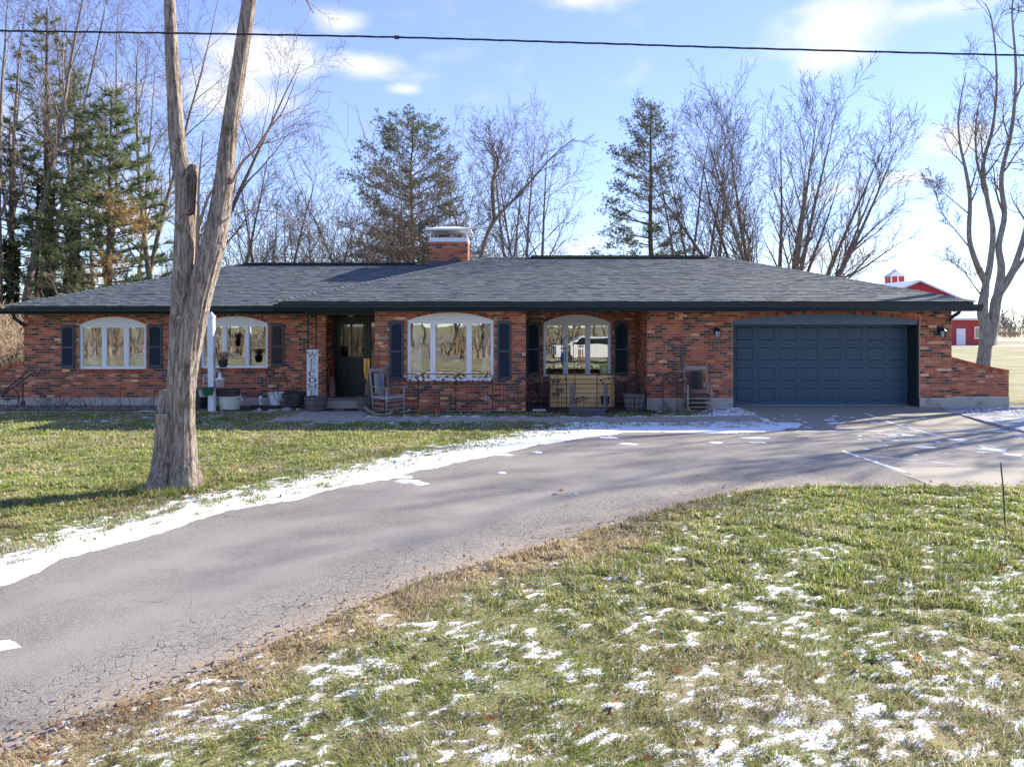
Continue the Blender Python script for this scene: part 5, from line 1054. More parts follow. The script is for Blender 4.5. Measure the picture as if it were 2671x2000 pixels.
def beads(label, u, v0, v1, Y, seed):
    x = WX(u, Y); t_ = thing('bead_string', label, 'ornament', (x, Y, WZ(v0, Y)), 'strings of glass beads on the hooks'); rg = random.Random(seed); m = MB(); m.tube([(x, Y, WZ(v0, Y)), (x, Y, WZ(v1, Y))], .002, 3); m.build('cord', M_IRON, t_)
    for k in range(9): v = v0 + 4 + (v1 - v0 - 4) * k / 8; m = MB(); m.ball((x + rg.uniform(-.015, .015) + (k < 2) * .02 * (-1) ** k, Y, WZ(v, Y)), rg.uniform(.010, .022), 7, 5); m.build('bead', pm('bead', rg.choice([(.12, .05, .12), (.05, .08, .12), (.3, .25, .22), (.25, .08, .06), (.5, .5, .5)]), .15), t_)
beads('string of glass beads hanging by the left bay shutter', 1011, 916, 962, 17.45, 1); beads('string of glass beads on the hook by the brown rocking chair', 1731, 905, 954, 17.4, 2)
# loose bricks and edging
rgb = random.Random(17)
for i, (u0, u1, v0, v1) in enumerate(((1091, 1099, 1064, 1078), (1099, 1110, 1065, 1077), (1110, 1131, 1065, 1077), (1131, 1150, 1064, 1077), (1150, 1161, 1066, 1077))):
    q = MB(jit(BC[(1, 6, 6, 4, 5)[i]])); q.bbox(WX(u0, 17.2) + .004, WX(u1, 17.2) - .004, 17.12, 17.24, .045, WZ(v0, 17.2), .006); tag(q.build('loose_brick', M_BRICK), ('orange loose brick on end, leftmost of the row under the fence', 'dark short brick next to the orange one under the fence', 'long dark brick in the middle of the loose row under the fence', 'red brick with frost on top in the loose row', 'blackish brick end at the right of the loose row')[i], 'brick', 'loose bricks by the bay')
ed = MB(); ed.box(-3.3, 3.4, 17.24, 17.34, -.02, .048); edge = tag(ed.build('brick_edging', M_MORTAR), 'row of red bricks edging the front bed at ground level', 'edging')
for i in range(33): x = -3.28 + i * .203; q = MB(jit(BC[rgb.choice((0, 1, 2, 3, 8))])); q.bbox(x, x + .19, 17.225, 17.35, -.02, .058 + rgb.uniform(-.006, .006), .006); q.build('brick', M_BRICK, edge)

# ------------------------------------------------------------------ recess: pine planter, bridge, pots
PX0, PX1, PYY = WX(1434, 18.5), WX(1594, 18.5), 18.5; zt_, zb_ = WZ(977, PYY), .06; M_PINE = pm('fresh_pine_board', None, .6, .16, 5, .1, 40, stretch=(.25, 1, 2.5), wear=((.20, .11, .05), 4.2, .70, .76))
t_ = thing('pine_planter', 'large box of fresh yellow pine boards in front of the recessed window', 'planter', ((PX0 + PX1) / 2, PYY, .05)); n = 7
for i in range(n):
    a, b = zb_ + (zt_ - zb_) * i / n + .006, zb_ + (zt_ - zb_) * (i + 1) / n - .006; k = rgb.uniform(.88, 1.1); m = MB((.76 * k, .47 * k, .20 * k)); m.bbox(PX0, PX1, PYY, PYY + .025, a, b, .005); m.build('plank', M_PINE, t_)
    m = MB((.68 * k, .42 * k, .18 * k)); m.box(PX1 - .025, PX1, PYY + .027, PYY + .7, a, b); m.build('plank', M_PINE, t_); m = MB((.5 * k, .31 * k, .125 * k)); m.box(PX0, PX0 + .025, PYY + .027, PYY + .7, a, b); m.build('plank', M_PINE, t_)
m = MB((.5, .31, .12)); m.bbox(PX1 + .003, PX1 + .09, PYY - .003, PYY + .03, zb_, zt_ - .015); m.build('corner_board', M_PINE, t_); m = MB(); m.box(PX0 + .03, PX1 - .03, PYY + .03, PYY + .68, zb_, zt_ - .12); m.build('soil', M_SOIL, t_); m = MB((.22, .09, .05)); m.bar((PX0, PYY - .008, zt_ + .008), (PX1, PYY - .008, zt_ - .012), .018); m.build('rail', M_PINE, t_)
M_BRIDGE = pm('bridge_iron', (.10, .10, .115), .5, .25, 8); t_ = thing('garden_bridge', 'small dark iron garden bridge with arched slatted deck and scrolled rails', 'bridge', (0, 0, 0)); L_, Wd = .36, .40
zz = lambda s: .05 + .13 * (1 - (s / L_) ** 2)
for i in range(22): s = -L_ + 2 * L_ * (i + .5) / 22; m = MB(); m.bar((-Wd, s, zz(s)), (Wd, s, zz(s)), .022, .010); m.build('slat', M_BRIDGE, t_)
for s_ in (-1, 1):
    m = MB(); m.tube([(s_ * Wd, -L_ + 2 * L_ * i / 12, zz(-L_ + 2 * L_ * i / 12) - .01) for i in range(13)], .014, 5); m.build('side_rail', M_BRIDGE, t_)
    for y in (-.27, .27): m = MB(); m.bar((s_ * Wd, y, zz(y) - .02), (s_ * Wd, y, .70), .024); m.ball((s_ * Wd, y, .725), .024, 8, 6); m.lathe(s_ * Wd, y, [(.01, .73), (.004, .78)], 6); m.build('post', M_BRIDGE, t_)
    m = MB(); m.tube(catmull3([(s_ * Wd, -.27, .58), (s_ * Wd, -.14, .60), (s_ * Wd, 0, .70), (s_ * Wd, .14, .60), (s_ * Wd, .27, .58)], 4), .009, 5); m.tube([(s_ * Wd, -.27, .26), (s_ * Wd, .27, .26)], .008, 5)
    for k in range(4): m.tube(catmull3([(s_ * Wd, -.2 + .13 * k, .26), (s_ * Wd, -.15 + .13 * k, .38), (s_ * Wd, -.25 + .13 * k, .47), (s_ * Wd, -.2 + .13 * k, .6)], 3), .007, 4)
    m.build('scroll_rail', M_BRIDGE, t_)
t_.location = (WX(1536, 17.02), 17.05, .03); t_.rotation_euler = (0, 0, R(-14))
M_DLEAF = pm('dead_leaves', None, .9, .3, 8)
def potplant(label, u0, u1, vt, vb, Y, stand_v, seed):
    t_, x, r, zb, h = tub('potted_plant', label, u0, u1, vb, vt, Y, M_POTBR, .7, cat='potted plant', group='pots of withered plants in the recess'); rg = random.Random(seed); m = MB()
    for k in range(46):
        a = rg.uniform(0, 6.28); m.col = rg.choice([(.42, .27, .12), (.30, .18, .09), (.16, .09, .06), (.5, .36, .2)]); b = Vector((x + r * .5 * math.cos(a), Y + r * .5 * math.sin(a), zb + h)); m.leaf(b, (math.cos(a), math.sin(a), rg.uniform(-.4, 1.4)), (0, 0, 1), rg.uniform(.15, .34), .035)
    tag(m.build('withered_leaves', M_DLEAF, t_), kind='stuff')
    m = MB(); m.lathe(x, Y, [(r * .85, zb - .02), (r * .88, zb - .01), (r * .85, zb)], 16)
    for k in range(3): a = 2.1 * k + .5; m.tube(catmull3([(x + r * .8 * math.cos(a), Y + r * .8 * math.sin(a), zb - .01), (x + r * 1.1 * math.cos(a), Y + r * 1.1 * math.sin(a), zb * .6), (x + r * .7 * math.cos(a), Y + r * .7 * math.sin(a), .25), (x + r * 1.2 * math.cos(a), Y + r * 1.2 * math.sin(a), .03)], 4), .009, 5)
    m.build('stand', M_RUSTY, t_)
potplant('bronze pot of withered leaves on a stand left of the pine planter', 1394, 1430, 998, 1022, 18.2, 1060, 1); potplant('bronze pot with a few dead leaves right of the pine planter', 1606, 1638, 997, 1021, 18.35, 1060, 2)
Y_ = 17.85; x = WX(1383, Y_); t_ = thing('wire_flamingo', 'pink painted wire bird frame behind the bay corner', 'ornament', (x, Y_, .05)); M_PINK = pm('pink_wire', (.30, .10, .19), .6)
for k in range(4): m = MB(); m.tube(catmull3([(x - .08, Y_ + .03 * k, .40), (x, Y_ + .05 * (k - 1.5), .52), (x + .12, Y_ + .05 * (k - 1.5), .5), (x + .16, Y_, .36), (x + .06, Y_ + .05 * (k - 1.5), .26), (x - .06, Y_ + .02 * k, .32), (x - .08, Y_ + .03 * k, .40)], 3), .006, 4); m.build('body_wire', M_PINK, t_)
m = MB(); m.tube(catmull3([(x - .07, Y_, .40), (x - .11, Y_, .6), (x - .05, Y_, .74), (x - .08, Y_, .86), (x - .12, Y_, .8)], 4), .009, 5); m.build('neck', M_PINK, t_)
for s_ in (-.02, .08): m = MB(); m.tube([(x + s_, Y_, .28), (x + s_ - .02, Y_, .02)], .006, 4); m.build('leg', M_PINK, t_)
m = MB(); m.bbox(WX(1389, 17.7), WX(1424, 17.7), 17.62, 17.82, .065, .10); tag(m.build('white_tray', M_POTW), 'flat white tray lying on the mulch left of the planter', 'tray')
t_ = thing('old_plough', 'rusty hand tool with two wooden handles before the pine planter', 'tool', (WX(1510, 18.0), 18.0, .05)); m = MB(); q = lambda u, v: (WX(u, 17.95), 17.95, WZ(v, 17.95))
for a, b in ((q(1490, 1046), q(1524, 1034)), (q(1492, 1052), q(1536, 1037))): m = MB(); m.tube([a, b], .017, 6); m.build('handle', M_OLDW, t_)
m = MB(); m.tube(catmull3([q(1490, 1046), q(1486, 1054), q(1490, 1064)], 3), .015, 5); m.tube(catmull3([q(1500, 1064), q(1503, 1040), q(1515, 1033), q(1523, 1040), q(1523, 1062)], 4), .006, 4); m.build('frame', M_RUSTY, t_)
Y_ = 18.1; x = WX(1455, Y_); t_ = thing('owl_stake', 'rusty garden stake with three cut out faces left in front of the planter', 'ornament', (x, Y_, .05)); m = MB(); m.tube([(x, Y_, .0), (x - .01, Y_, 1.0)], .007, 5); m.build('stake', M_RUSTY, t_)
for u, v in ((1450, 994), (1460, 1020), (1450, 1030)):
    m = MB(); cx, cz = WX(u, Y_), WZ(v, Y_)
    for a in (-1, 1): m.add([(cx + a * .05 + .052 * math.cos(k * .785), Y_ - .012 + (.01 if w_ else 0), cz + .045 * math.sin(k * .785)) for w_ in (0, 1) for k in range(8)] + [(cx + a * .05 + .024 * math.cos(k * .785), Y_ - .012, cz + .02 * math.sin(k * .785)) for k in range(8)], [(k, (k + 1) % 8, 16 + (k + 1) % 8, 16 + k) for k in range(8)] + [(k, 8 + k, 8 + (k + 1) % 8, (k + 1) % 8) for k in range(8)])
    m.bar((cx - .1, Y_ - .008, cz + .05), (cx + .1, Y_ - .008, cz + .05), .014); m.build('face', M_RUSTY, t_)
m = MB(); x, Y_ = WX(1672, 17.6), 17.6; m.lathe(x, Y_, [(.06, .05), (.065, .1), (.05, .13), (.02, .14)], 10); tag(m.build('teal_jar', pm('teal_glaze', (.012, .06, .07), .3)), 'small dark teal jar at the foot of the silver barrel planter', 'jar')
x, Y_ = WX(1882, 17.35), 17.35; t_ = thing('drain_lid', 'round white well lid on the grass left of the garage door', 'lid', (x, Y_, .1)); m = MB(); m.lathe(x, Y_, [(.225, .09), (.228, .125), (.21, .14), (.004, .142)], 30); m.build('rim', M_POTW, t_); m = MB(); m.lathe(x, Y_, [(.14, .143), (.13, .149), (.004, .15)], 24); m.build('grate', pm('lid_grate', (.28, .30, .32), .6, .3, 60, .6, 120), t_)
# brown box behind the right chair, green window sticker
m = MB(); m.bbox(WX(1800, 17.7), WX(1838, 17.7), 17.6, 17.86, .06, .36, .01); t_ = tag(m.build('metal_crate', pm('brown_metal', (.06, .042, .036), .7, .3, 8)), 'dark brown metal box on the ground behind the brown rocking chair', 'box'); m = MB(); m.bar((WX(1806, 17.6), 17.58, .33), (WX(1832, 17.6), 17.58, .33), .02); m.build('lip', M_RUSTY, t_)
x, z, Y_ = WX(1576, REC), WZ(963.5, REC), REC + .06; t_ = thing('window_sticker', 'lime green sticker with a white hexagon in the recessed window corner', 'sticker', (x, Y_, z)); m = MB(); m.box(x - .105, x + .105, Y_, Y_ + .004, z - .125, z + .125); m.build('sheet', pm('lime_print', (.36, .58, .02), .5, .04), t_)
hexp = lambda r_, y: [(x + r_ * math.sin(k * 1.047), z + .01 + r_ * math.cos(k * 1.047)) for k in range(6)]
m = MB(); m.prism(hexp(.068, 0), Y_ - .003, Y_ - .0005); m.build('hexagon', M_POTW, t_); m = MB(); m.prism(hexp(.026, 0), Y_ - .006, Y_ - .0035); m.build('hexagon', pm('lime_dot', (.40, .60, .12), .5), t_)
m = MB(); m.box(x - .06, x + .06, Y_ - .003, Y_ - .0005, z - .105, z - .09); m.build('print_line', M_POTW, t_)

# ------------------------------------------------------------------ wire overhead, green stake
Y_ = 9.0; pts = [(WX(u, Y_), Y_, WZ(v, Y_)) for u, v in ((-1400, 62), (-500, 72), (0, 81), (500, 88), (1035, 98), (1500, 112), (2000, 128), (2671, 145), (3200, 152), (4000, 158))]
t_ = thing('overhead_cable', 'dark twisted service cable crossing the sky above the roof', 'cable', (0, Y_, 5.9)); P_ = catmull3(pts, 14)
for ph in (0, 2.1, 4.2): m = MB(); m.tube([p + np.array([0, .008 * math.cos(i * .9 + ph), .008 * math.sin(i * .9 + ph)]) for i, p in enumerate(P_)], .006, 5); m.build('strand', M_POTB, t_)
m = MB(); c = (WX(1035, Y_), Y_, WZ(98, Y_)); m.bar((c[0] - .03, Y_, c[2]), (c[0] + .03, Y_, c[2] - .002), .035); m.build('splice', M_POTB, t_)
x, y = G(2622, 1378); zt_ = CH - (1207 - CV) * y / F; m = MB(); m.tube([(x, y, -.02), (x - .02, y, zt_ * .6), (WX(2610, y), y, zt_)], .007, 6); tag(m.build('green_stake', pm('green_stake_paint', (.02, .06, .035), .5)), 'thin dark green plant stake standing in the right of the lawn', 'stake')

# ------------------------------------------------------------------ behind the viewer: what the windows mirror
mb = MB(); mb.extrude([(-90, -90), (90, -90), (90, -9), (-90, -7)], -.05, lambda x, y: .05); tag(mb.build('meadow', pm('dry_meadow', (.20, .17, .115), .95, .45, .7, .8, 3, wear=((.62, .6, .58), 1.0, .58, .66))), kind='structure')
# ------------------------------------------------------------------ trees
def bark(name, ca, cb, sc=14, bump=.6, moss=None):
    t = NT(name); pos = t.coord('Object', (1, 1, .28)); n = t.noise(pos, sc, 6, .65)
    c = t.mixc(t.rng(n, .3, .7), ca, cb)
    if moss: c = t.mixc(t.rng(t.noise(t.coord('Object'), 3.5, 6, .7), .56, .72), c, moss)
    c = t.mixc(t.rng(t.noise(t.coord('Object'), 9, 5, .7), .64, .72, 0, .8), c, (.42, .43, .41))
    t.set(t.b, 'Base Color', c); t.b.inputs['Roughness'].default_value = .9; t.b.inputs['Specular IOR Level'].default_value = .15
    t.bump(n, bump, .04); return t.m
M_BARK = bark('grey_bark', (.13, .105, .085), (.28, .24, .20)); M_TWIG = pm('twig', (.135, .096, .066), .9, .2, 3, spec=.1); M_PALE = bark('pale_bark', (.15, .132, .118), (.36, .34, .325)); M_PTWIG = pm('pale_twig', (.20, .158, .12), .9, .2, 3, spec=.1)
M_PBARK = bark('pine_bark', (.075, .055, .045), (.17, .13, .105)); M_BRUSH = pm('dry_brush', (.36, .27, .18), .9, .3, 2, spec=.1); M_THICK = pm('brown_thicket', (.20, .145, .105), .9, .25, 2, spec=.1)

def V3(x, y, z): return np.array((x, y, z), float)
class Skel:
    def __init__(s, seed): s.r = random.Random(seed); s.lines = []
    def grow(s, p, d, L, r, lvl, cfg):
        rg = s.r; n = cfg['seg'][lvl]; px, py, pz = p; dx, dy, dz = d; st = L / n; pts, rad = [(px, py, pz)], [r]; w, tr = cfg['wob'][lvl], cfg['trop'][lvl]
        taper = cfg['taper'][lvl]; dirs = [(dx, dy, dz)]
        for i in range(n):
            dx += rg.gauss(0, w); dy += rg.gauss(0, w); dz += rg.gauss(0, w) + tr
            q = 1 / math.sqrt(dx * dx + dy * dy + dz * dz); dx *= q; dy *= q; dz *= q
            px += dx * st; py += dy * st; pz += dz * st; pts.append((px, py, pz)); rad.append(max(cfg['rmin'], r * (1 - taper * (i + 1) / n))); dirs.append((dx, dy, dz))
        s.lines.append((pts, rad, lvl))
        if lvl + 1 < len(cfg['seg']): s.kids(pts, rad, dirs, L, lvl, cfg)
    def kids(s, pts, rad, dirs, L, lvl, cfg):
        rg = s.r; n = len(pts) - 1; k = cfg['n'][lvl]; k = max(1, int(k * rg.uniform(.75, 1.25))); az = rg.uniform(0, 6.28); t0 = cfg['start'][lvl]
        for j in range(k):
            t = t0 + (1 - t0) * (j + rg.uniform(.1, .9)) / k; f = t * n; i = min(n - 1, int(f)); f -= i
            p = tuple(pts[i][a] + (pts[i + 1][a] - pts[i][a]) * f for a in range(3)); d = Vector(dirs[i + 1]); az += 2.4 + rg.uniform(-.5, .5)
            x, y = frame_of(d); th = R(cfg['ang'][lvl] * rg.uniform(.7, 1.3)); q = d * math.cos(th) + (x * math.cos(az) + y * math.sin(az)) * math.sin(th)
            r0 = rad[i] + (rad[i + 1] - rad[i]) * f
            s.grow(p, tuple(q), L * cfg['ratio'][lvl] * (1 - cfg.get('fall', .45) * t) * rg.uniform(.7, 1.25), max(cfg['rmin'], r0 * cfg['rr'][lvl]), lvl + 1, cfg)
    def path(s, pts, rad, cfg, lvl=0, L=None, start=None):     # a limb given by its points, with twigs of its own
        P = catmull3(pts, 4); n = len(P); q = np.linspace(0, len(rad) - 1, n); rr = list(np.interp(q, range(len(rad)), rad))
        P = [tuple(p) for p in P]; s.lines.append((P, rr, lvl)); dirs = [tuple(Vector(P[min(i + 1, n - 1)]) - Vector(P[max(0, i - 1)])) for i in range(n)]; dirs = [tuple(Vector(d).normalized()) for d in dirs]
        if cfg:
            if start is not None: cfg = dict(cfg, start=[start] + cfg['start'][1:])
            s.kids(P, rr, dirs, L or sum((Vector(P[i + 1]) - Vector(P[i])).length for i in range(n - 1)), lvl, cfg)
    def meshes(s, lo, hi, sides, name, mat, smooth=True):
        V, Fq, base = [], [], 0; groups = {}
        for pts, rad, lvl in s.lines:
            if lo <= lvl <= hi: groups.setdefault((len(pts), sides[min(lvl, len(sides) - 1)]), []).append((pts, rad))
        for (m, k), L in groups.items():
            P = np.array([l[0] for l in L], float); Rd = np.array([l[1] for l in L], float); N = len(L)
            D = np.empty_like(P); D[:, 1:-1] = P[:, 2:] - P[:, :-2]; D[:, 0] = P[:, 1] - P[:, 0]; D[:, -1] = P[:, -1] - P[:, -2]
            D /= np.linalg.norm(D, axis=2, keepdims=True) + 1e-9
            ref = np.where(np.abs(D[:, :, 2:3]).mean(1, keepdims=True) < .55, np.array([[[0, 0, 1.]]]), np.array([[[.2, .98, 0]]])); X = np.cross(D, np.broadcast_to(ref, D.shape)); X /= np.linalg.norm(X, axis=2, keepdims=True) + 1e-9; Y = np.cross(D, X)
            a = np.arange(k) * 2 * np.pi / k
            ring = P[:, :, None, :] + (X[:, :, None, :] * np.cos(a)[None, None, :, None] + Y[:, :, None, :] * np.sin(a)[None, None, :, None]) * Rd[:, :, None, None]
            V.append(ring.reshape(-1, 3)); b = base + (np.arange(N) * m * k)[:, None, None] + (np.arange(m - 1) * k)[None, :, None]; j = np.arange(k)[None, None, :]; j2 = (np.arange(k) + 1)[None, None, :] % k
            Fq.append(np.stack([b + j, b + j2, b + k + j2, b + k + j], -1).reshape(-1, 4)); base += N * m * k
        return npmesh(name, np.concatenate(V), [np.concatenate(Fq)], mat, None, smooth)
def cfg(n, ratio, ang, seg=(9, 6, 4, 3, 3), wob=(.05, .09, .13, .16, .2), trop=(.03, .05, .04, .02, 0), start=(.3, .25, .2, .15, .1), rr=(.55, .6, .6, .6), taper=(.92, .85, .85, .9, .9), rmin=.006, fall=.45):
    k = len(n) + 1
    return dict(n=list(n), ratio=list(ratio), ang=list(ang), seg=list(seg)[:k], wob=list(wob), trop=list(trop), start=list(start), rr=list(rr), taper=list(taper), rmin=rmin, fall=fall)
def finish(sk, name, label, cat, loc, mat, twig, split=1, group=None, sides=(9, 6, 4, 3, 3)):
    t = thing(name, label, cat, loc, group)
    OB('trunk', sk.meshes(0, split, sides, 'trunk', mat), t); OB('crown', sk.meshes(split + 1, 9, sides, 'crown', twig, False), t)
    return t

# ---- the big forked tree on the lawn
TY = 9.47
def tp(u, v, dy=0): return (WX(u, TY), TY + dy, WZ(v, TY))
def trunk_mesh(mb, pts, rad, flare=0, ridge=.055, seed=0, n=72, buttress=()):
    P = catmull3(pts, 12); m = len(P); rr = np.interp(np.linspace(0, len(rad) - 1, m), range(len(rad)), rad); vs, fs = [], []
    zz_ = np.array([p[2] for p in P])[:, None] + np.zeros((1, n)); aa_ = np.linspace(0, 2 * np.pi, n, endpoint=False)[None, :] + .12 * np.sin(zz_ * 2.1 + seed)
    circ = lambda f, g, sd: fbm(np.cos(aa_) * f + 40, np.sin(aa_) * f + zz_ * g, sd, 3, .55)
    RID = 2.4 * np.abs(circ(4.2, 1.0, seed) - .5) * 2 - .9 + 1.6 * (circ(1.2, .8, seed + 5) - .5) + 1.1 * (circ(9, 2.2, seed + 9) - .5)
    for i, p in enumerate(P):
        for k in range(n):
            a = 2 * math.pi * k / n; ca, sa = math.cos(a), math.sin(a)
            q = rr[i] * (1 + ridge * RID[i, k]); z = p[2]
            f = flare * math.exp(-max(0, z) / .22) * (1 + .55 * math.cos(3 * a + seed) + .35 * math.cos(5 * a + 1.3 * seed))
            vs.append((p[0] + (q + f) * ca, p[1] + (q + f) * sa * .92, z))
    for i in range(m - 1):
        for k in range(n): fs.append((i * n + k, i * n + (k + 1) % n, (i + 1) * n + (k + 1) % n, (i + 1) * n + k))
    fs.append(tuple(range((m - 1) * n, m * n))); mb.add(vs, fs)
t = NT('ridged_bark'); ob = t.coord('Object', (1, 1, .16)); n = t.noise(ob, 26, 7, .7, .8); n2 = t.noise(t.coord('Object', (1, 1, .4)), 60, 5, .7)
c = t.mixc(t.rng(n, .36, .62), (.10, .076, .058), (.46, .385, .315)); c = t.mixc(t.rng(n2, .45, .7, 0, .6), c, (.46, .40, .35))
c = t.mixc(t.rng(t.noise(t.coord('Object'), 2.3, 6, .75), .56, .70, 0, .75), c, (.10, .085, .035)); c = t.mixc(t.rng(t.noise(t.coord('Object'), 7.5, 4, .6), .66, .72, 0, .9), c, (.50, .52, .50))
t.set(t.b, 'Base Color', c); t.b.inputs['Roughness'].default_value = .95; t.b.inputs['Specular IOR Level'].default_value = .1; t.bump(t.math('ADD', n, t.math('MULTIPLY', n2, .4)), 1.0, .05)
M_RIDGE = t.m
D = 1.2075
big = thing('forked_tree', 'big rough barked tree on the front lawn forking into two tall leaning trunks', 'tree', (tp(455, 1278)[0], TY, 0))
pxm = TY / F
mb = MB(); Q_ = [(478, 1302, 46), (481, 1240, 34), (481, 1116, 26), (482, 1036, 27), (488, 956, 29), (500, 877, 31), (516, 797, 30), (535, 717, 32), (557, 638, 30), (572, 560, 27), (584, 480, 24), (596, 360, 21), (613, 240, 20), (632, 120, 19), (650, 0, 18), (668, -150, 16), (690, -330, 12)]
trunk_mesh(mb, [tp(u, v) for u, v, r in Q_], [r * pxm for u, v, r in Q_], .07, .075, 3); mb.build('trunk', M_RIDGE, big, True)
mb = MB(); Q_ = [(446, 1298, 34), (448, 1200, 25), (451, 1100, 21), (453, 1036, 20), (458, 956, 21), (463, 877, 23), (468, 797, 25), (474, 717, 26), (478, 640, 27), (482, 560, 27), (480, 480, 26), (463, 395, 22), (455, 300, 19), (452, 240, 18), (445, 120, 16), (441, 0, 14), (436, -160, 12), (420, -330, 9)]
trunk_mesh(mb, [tp(u, v, .03) for u, v, r in Q_], [r * pxm for u, v, r in Q_], .07, .075, 8); mb.build('trunk', M_RIDGE, big, True)
mb = MB(); trunk_mesh(mb, [tp(424, 1290, -.04), tp(428, 1230, -.03), tp(430, 1140, -.02), tp(432, 1080, -.10)], [x * pxm for x in (38, 28, 22, 17)], .10, .06, 5, 30); b_ = mb.build('cut_stub', M_RIDGE, big, True)
q = MB(); zz = tp(432, 1080)[2]; q.lathe(tp(432, 0)[0], TY - .10, [(.001, zz - .01), (.082, zz - .01), (.080, zz + .014), (.001, zz + .016)], 18, .9); q.build('cut_face', pm('cut_wood', (.34, .27, .20), .9, .3, 30, .3, 90), b_)
mb = MB(); trunk_mesh(mb, [tp(428, 1200, .12), tp(424, 1110, .10), tp(424, 1060, .08), tp(425, 1018, .08)], [x * pxm for x in (26, 22, 20, 17)], .02, .09, 11, 26); mb.build('broken_stub', M_RIDGE, big, True)
mb = MB(); trunk_mesh(mb, [tp(494, 560, -.05), tp(499, 500, -.06), tp(505, 460, -.06), tp(508, 432, -.05)], [x * pxm for x in (17, 18, 16, 9)], .0, .34, 13, 40); mb.build('broken_stub', M_RIDGE, big, True)
sk = Skel(4); c_ = cfg((6, 4), (.42, .5), (38, 35), seg=(8, 6, 4), wob=(.07, .08, .1), trop=(.02, .03, .03), rmin=.0028)
sk.path([tp(519, 690, -.03), tp(520, 620, -.06), tp(524, 550, -.08), tp(528, 470, -.1), tp(540, 350, -.12)], [.030, .024, .018, .012, .006], c_, 0, 1.0, .35)
sk.path([tp(520, 600, -.05), tp(545, 530, -.08), tp(570, 485, -.1)], [.024, .018, .011], c_, 0, .6, .4)
sk.path([tp(608, 478, -.03), tp(640, 425, -.08), tp(672, 396, -.1), tp(715, 340, -.15), tp(752, 300, -.2), tp(790, 215, -.25)], [.022, .019, .015, .012, .009, .004], cfg((6, 4), (.55, .5), (36, 36), seg=(8, 7, 5), wob=(.07, .08, .1), trop=(.02, .025, .0), rmin=.0028, fall=.3), 0, 1.8, .25)
sk.path([tp(608, 560, .03), tp(660, 545, .1), tp(740, 560, .2), tp(850, 640, .35)], [.012, .009, .007, .003], c_, 0, 1.2, .2)
for q0, q1, q2 in ((tp(662, -100), tp(760, -60, -.3), tp(840, 70, -.4)), (tp(672, -180), tp(820, -120, -.3), tp(890, 20, -.5)), (tp(438, -120), tp(350, -160, .2), tp(290, -70, .4)), (tp(430, -250), tp(560, -330, .6), tp(700, -420, 1.2)), (tp(680, -280), tp(560, -460, -.6), tp(500, -640, -1)), (tp(436, -200), tp(330, -380, -.6), tp(180, -520, -1)), (tp(684, -300), tp(830, -460, .5), tp(980, -620, .8))):
    sk.path([q0, q1, q2], [.035, .022, .006], cfg((7, 5), (.5, .5), (40, 38), seg=(8, 6, 4), wob=(.07, .09, .1), trop=(.0, -.01, -.02), rmin=.003), 0, 1.4, .3)
OB('branches', sk.meshes(0, 9, (7, 4, 3), 'branches', pm('young_bark', (.30, .215, .175), .85, .25, 4, spec=.15)), big)

# ---- pale tree right of the house
RTY = 36.0
def rp(u, v, dy=0): return (WX(u, RTY), RTY + dy, WZ(v, RTY))
sk = Skel(14); px = RTY / F
cr = cfg((11, 9, 6), (.30, .5, .55), (32, 38, 42), seg=(8, 7, 4, 3), wob=(.05, .10, .14, .18), trop=(.03, .06, .04, .03), rmin=.0065, fall=.3, rr=(.5, .55, .6))
sk.path([rp(2560, 975), rp(2567, 930), rp(2572, 860), rp(2562, 810), rp(2571, 745), rp(2568, 728)], [19 * px, 16 * px, 15 * px, 13 * px, 9 * px, 8 * px], None)
sk.path([rp(2580, 900), rp(2590, 850), rp(2597, 790), rp(2605, 765)], [11 * px, 13 * px, 13 * px, 11 * px], None)
for pts, r0, L in (([rp(2570, 735), rp(2548, 690), rp(2528, 620), rp(2530, 520), rp(2518, 440), rp(2505, 380), rp(2500, 300), rp(2520, 190)], 9, 8), ([rp(2572, 735), rp(2582, 690), rp(2590, 600), rp(2575, 520), rp(2565, 430), rp(2590, 330), rp(2600, 200), rp(2588, 60), rp(2570, 10)], 9, 9), ([rp(2603, 765), rp(2612, 700), rp(2605, 640), rp(2620, 560), rp(2612, 460), rp(2640, 330), rp(2650, 180), rp(2640, 20), rp(2660, -60)], 11, 10), ([rp(2607, 762), rp(2635, 720), rp(2655, 670), rp(2680, 580), rp(2690, 480), rp(2720, 330), rp(2730, 150), rp(2760, 0)], 11, 10), ([rp(2640, 715), rp(2660, 690), rp(2700, 640), rp(2760, 560), rp(2800, 420)], 7, 7),
                   ([rp(2560, 770), rp(2540, 745), rp(2512, 705), rp(2470, 672)], 2.6, 3), ([rp(2540, 660), rp(2500, 610), rp(2460, 560), rp(2440, 500)], 2.4, 3), ([rp(2530, 560), rp(2470, 510), rp(2430, 470)], 2, 3), ([rp(2575, 500), rp(2550, 430), rp(2545, 330), rp(2560, 240)], 5, 6)):
    sk.path(pts, [r0 * px, r0 * px * .70, r0 * px * .5, r0 * px * .3, .018], cr, 0, L, .35)
finish(sk, 'bare_tree', 'pale grey forked tree standing beyond the sloping wing wall, in front of the red barn', 'tree', rp(2567, 975), M_PALE, M_PTWIG, 0, 'bare trees round the house')

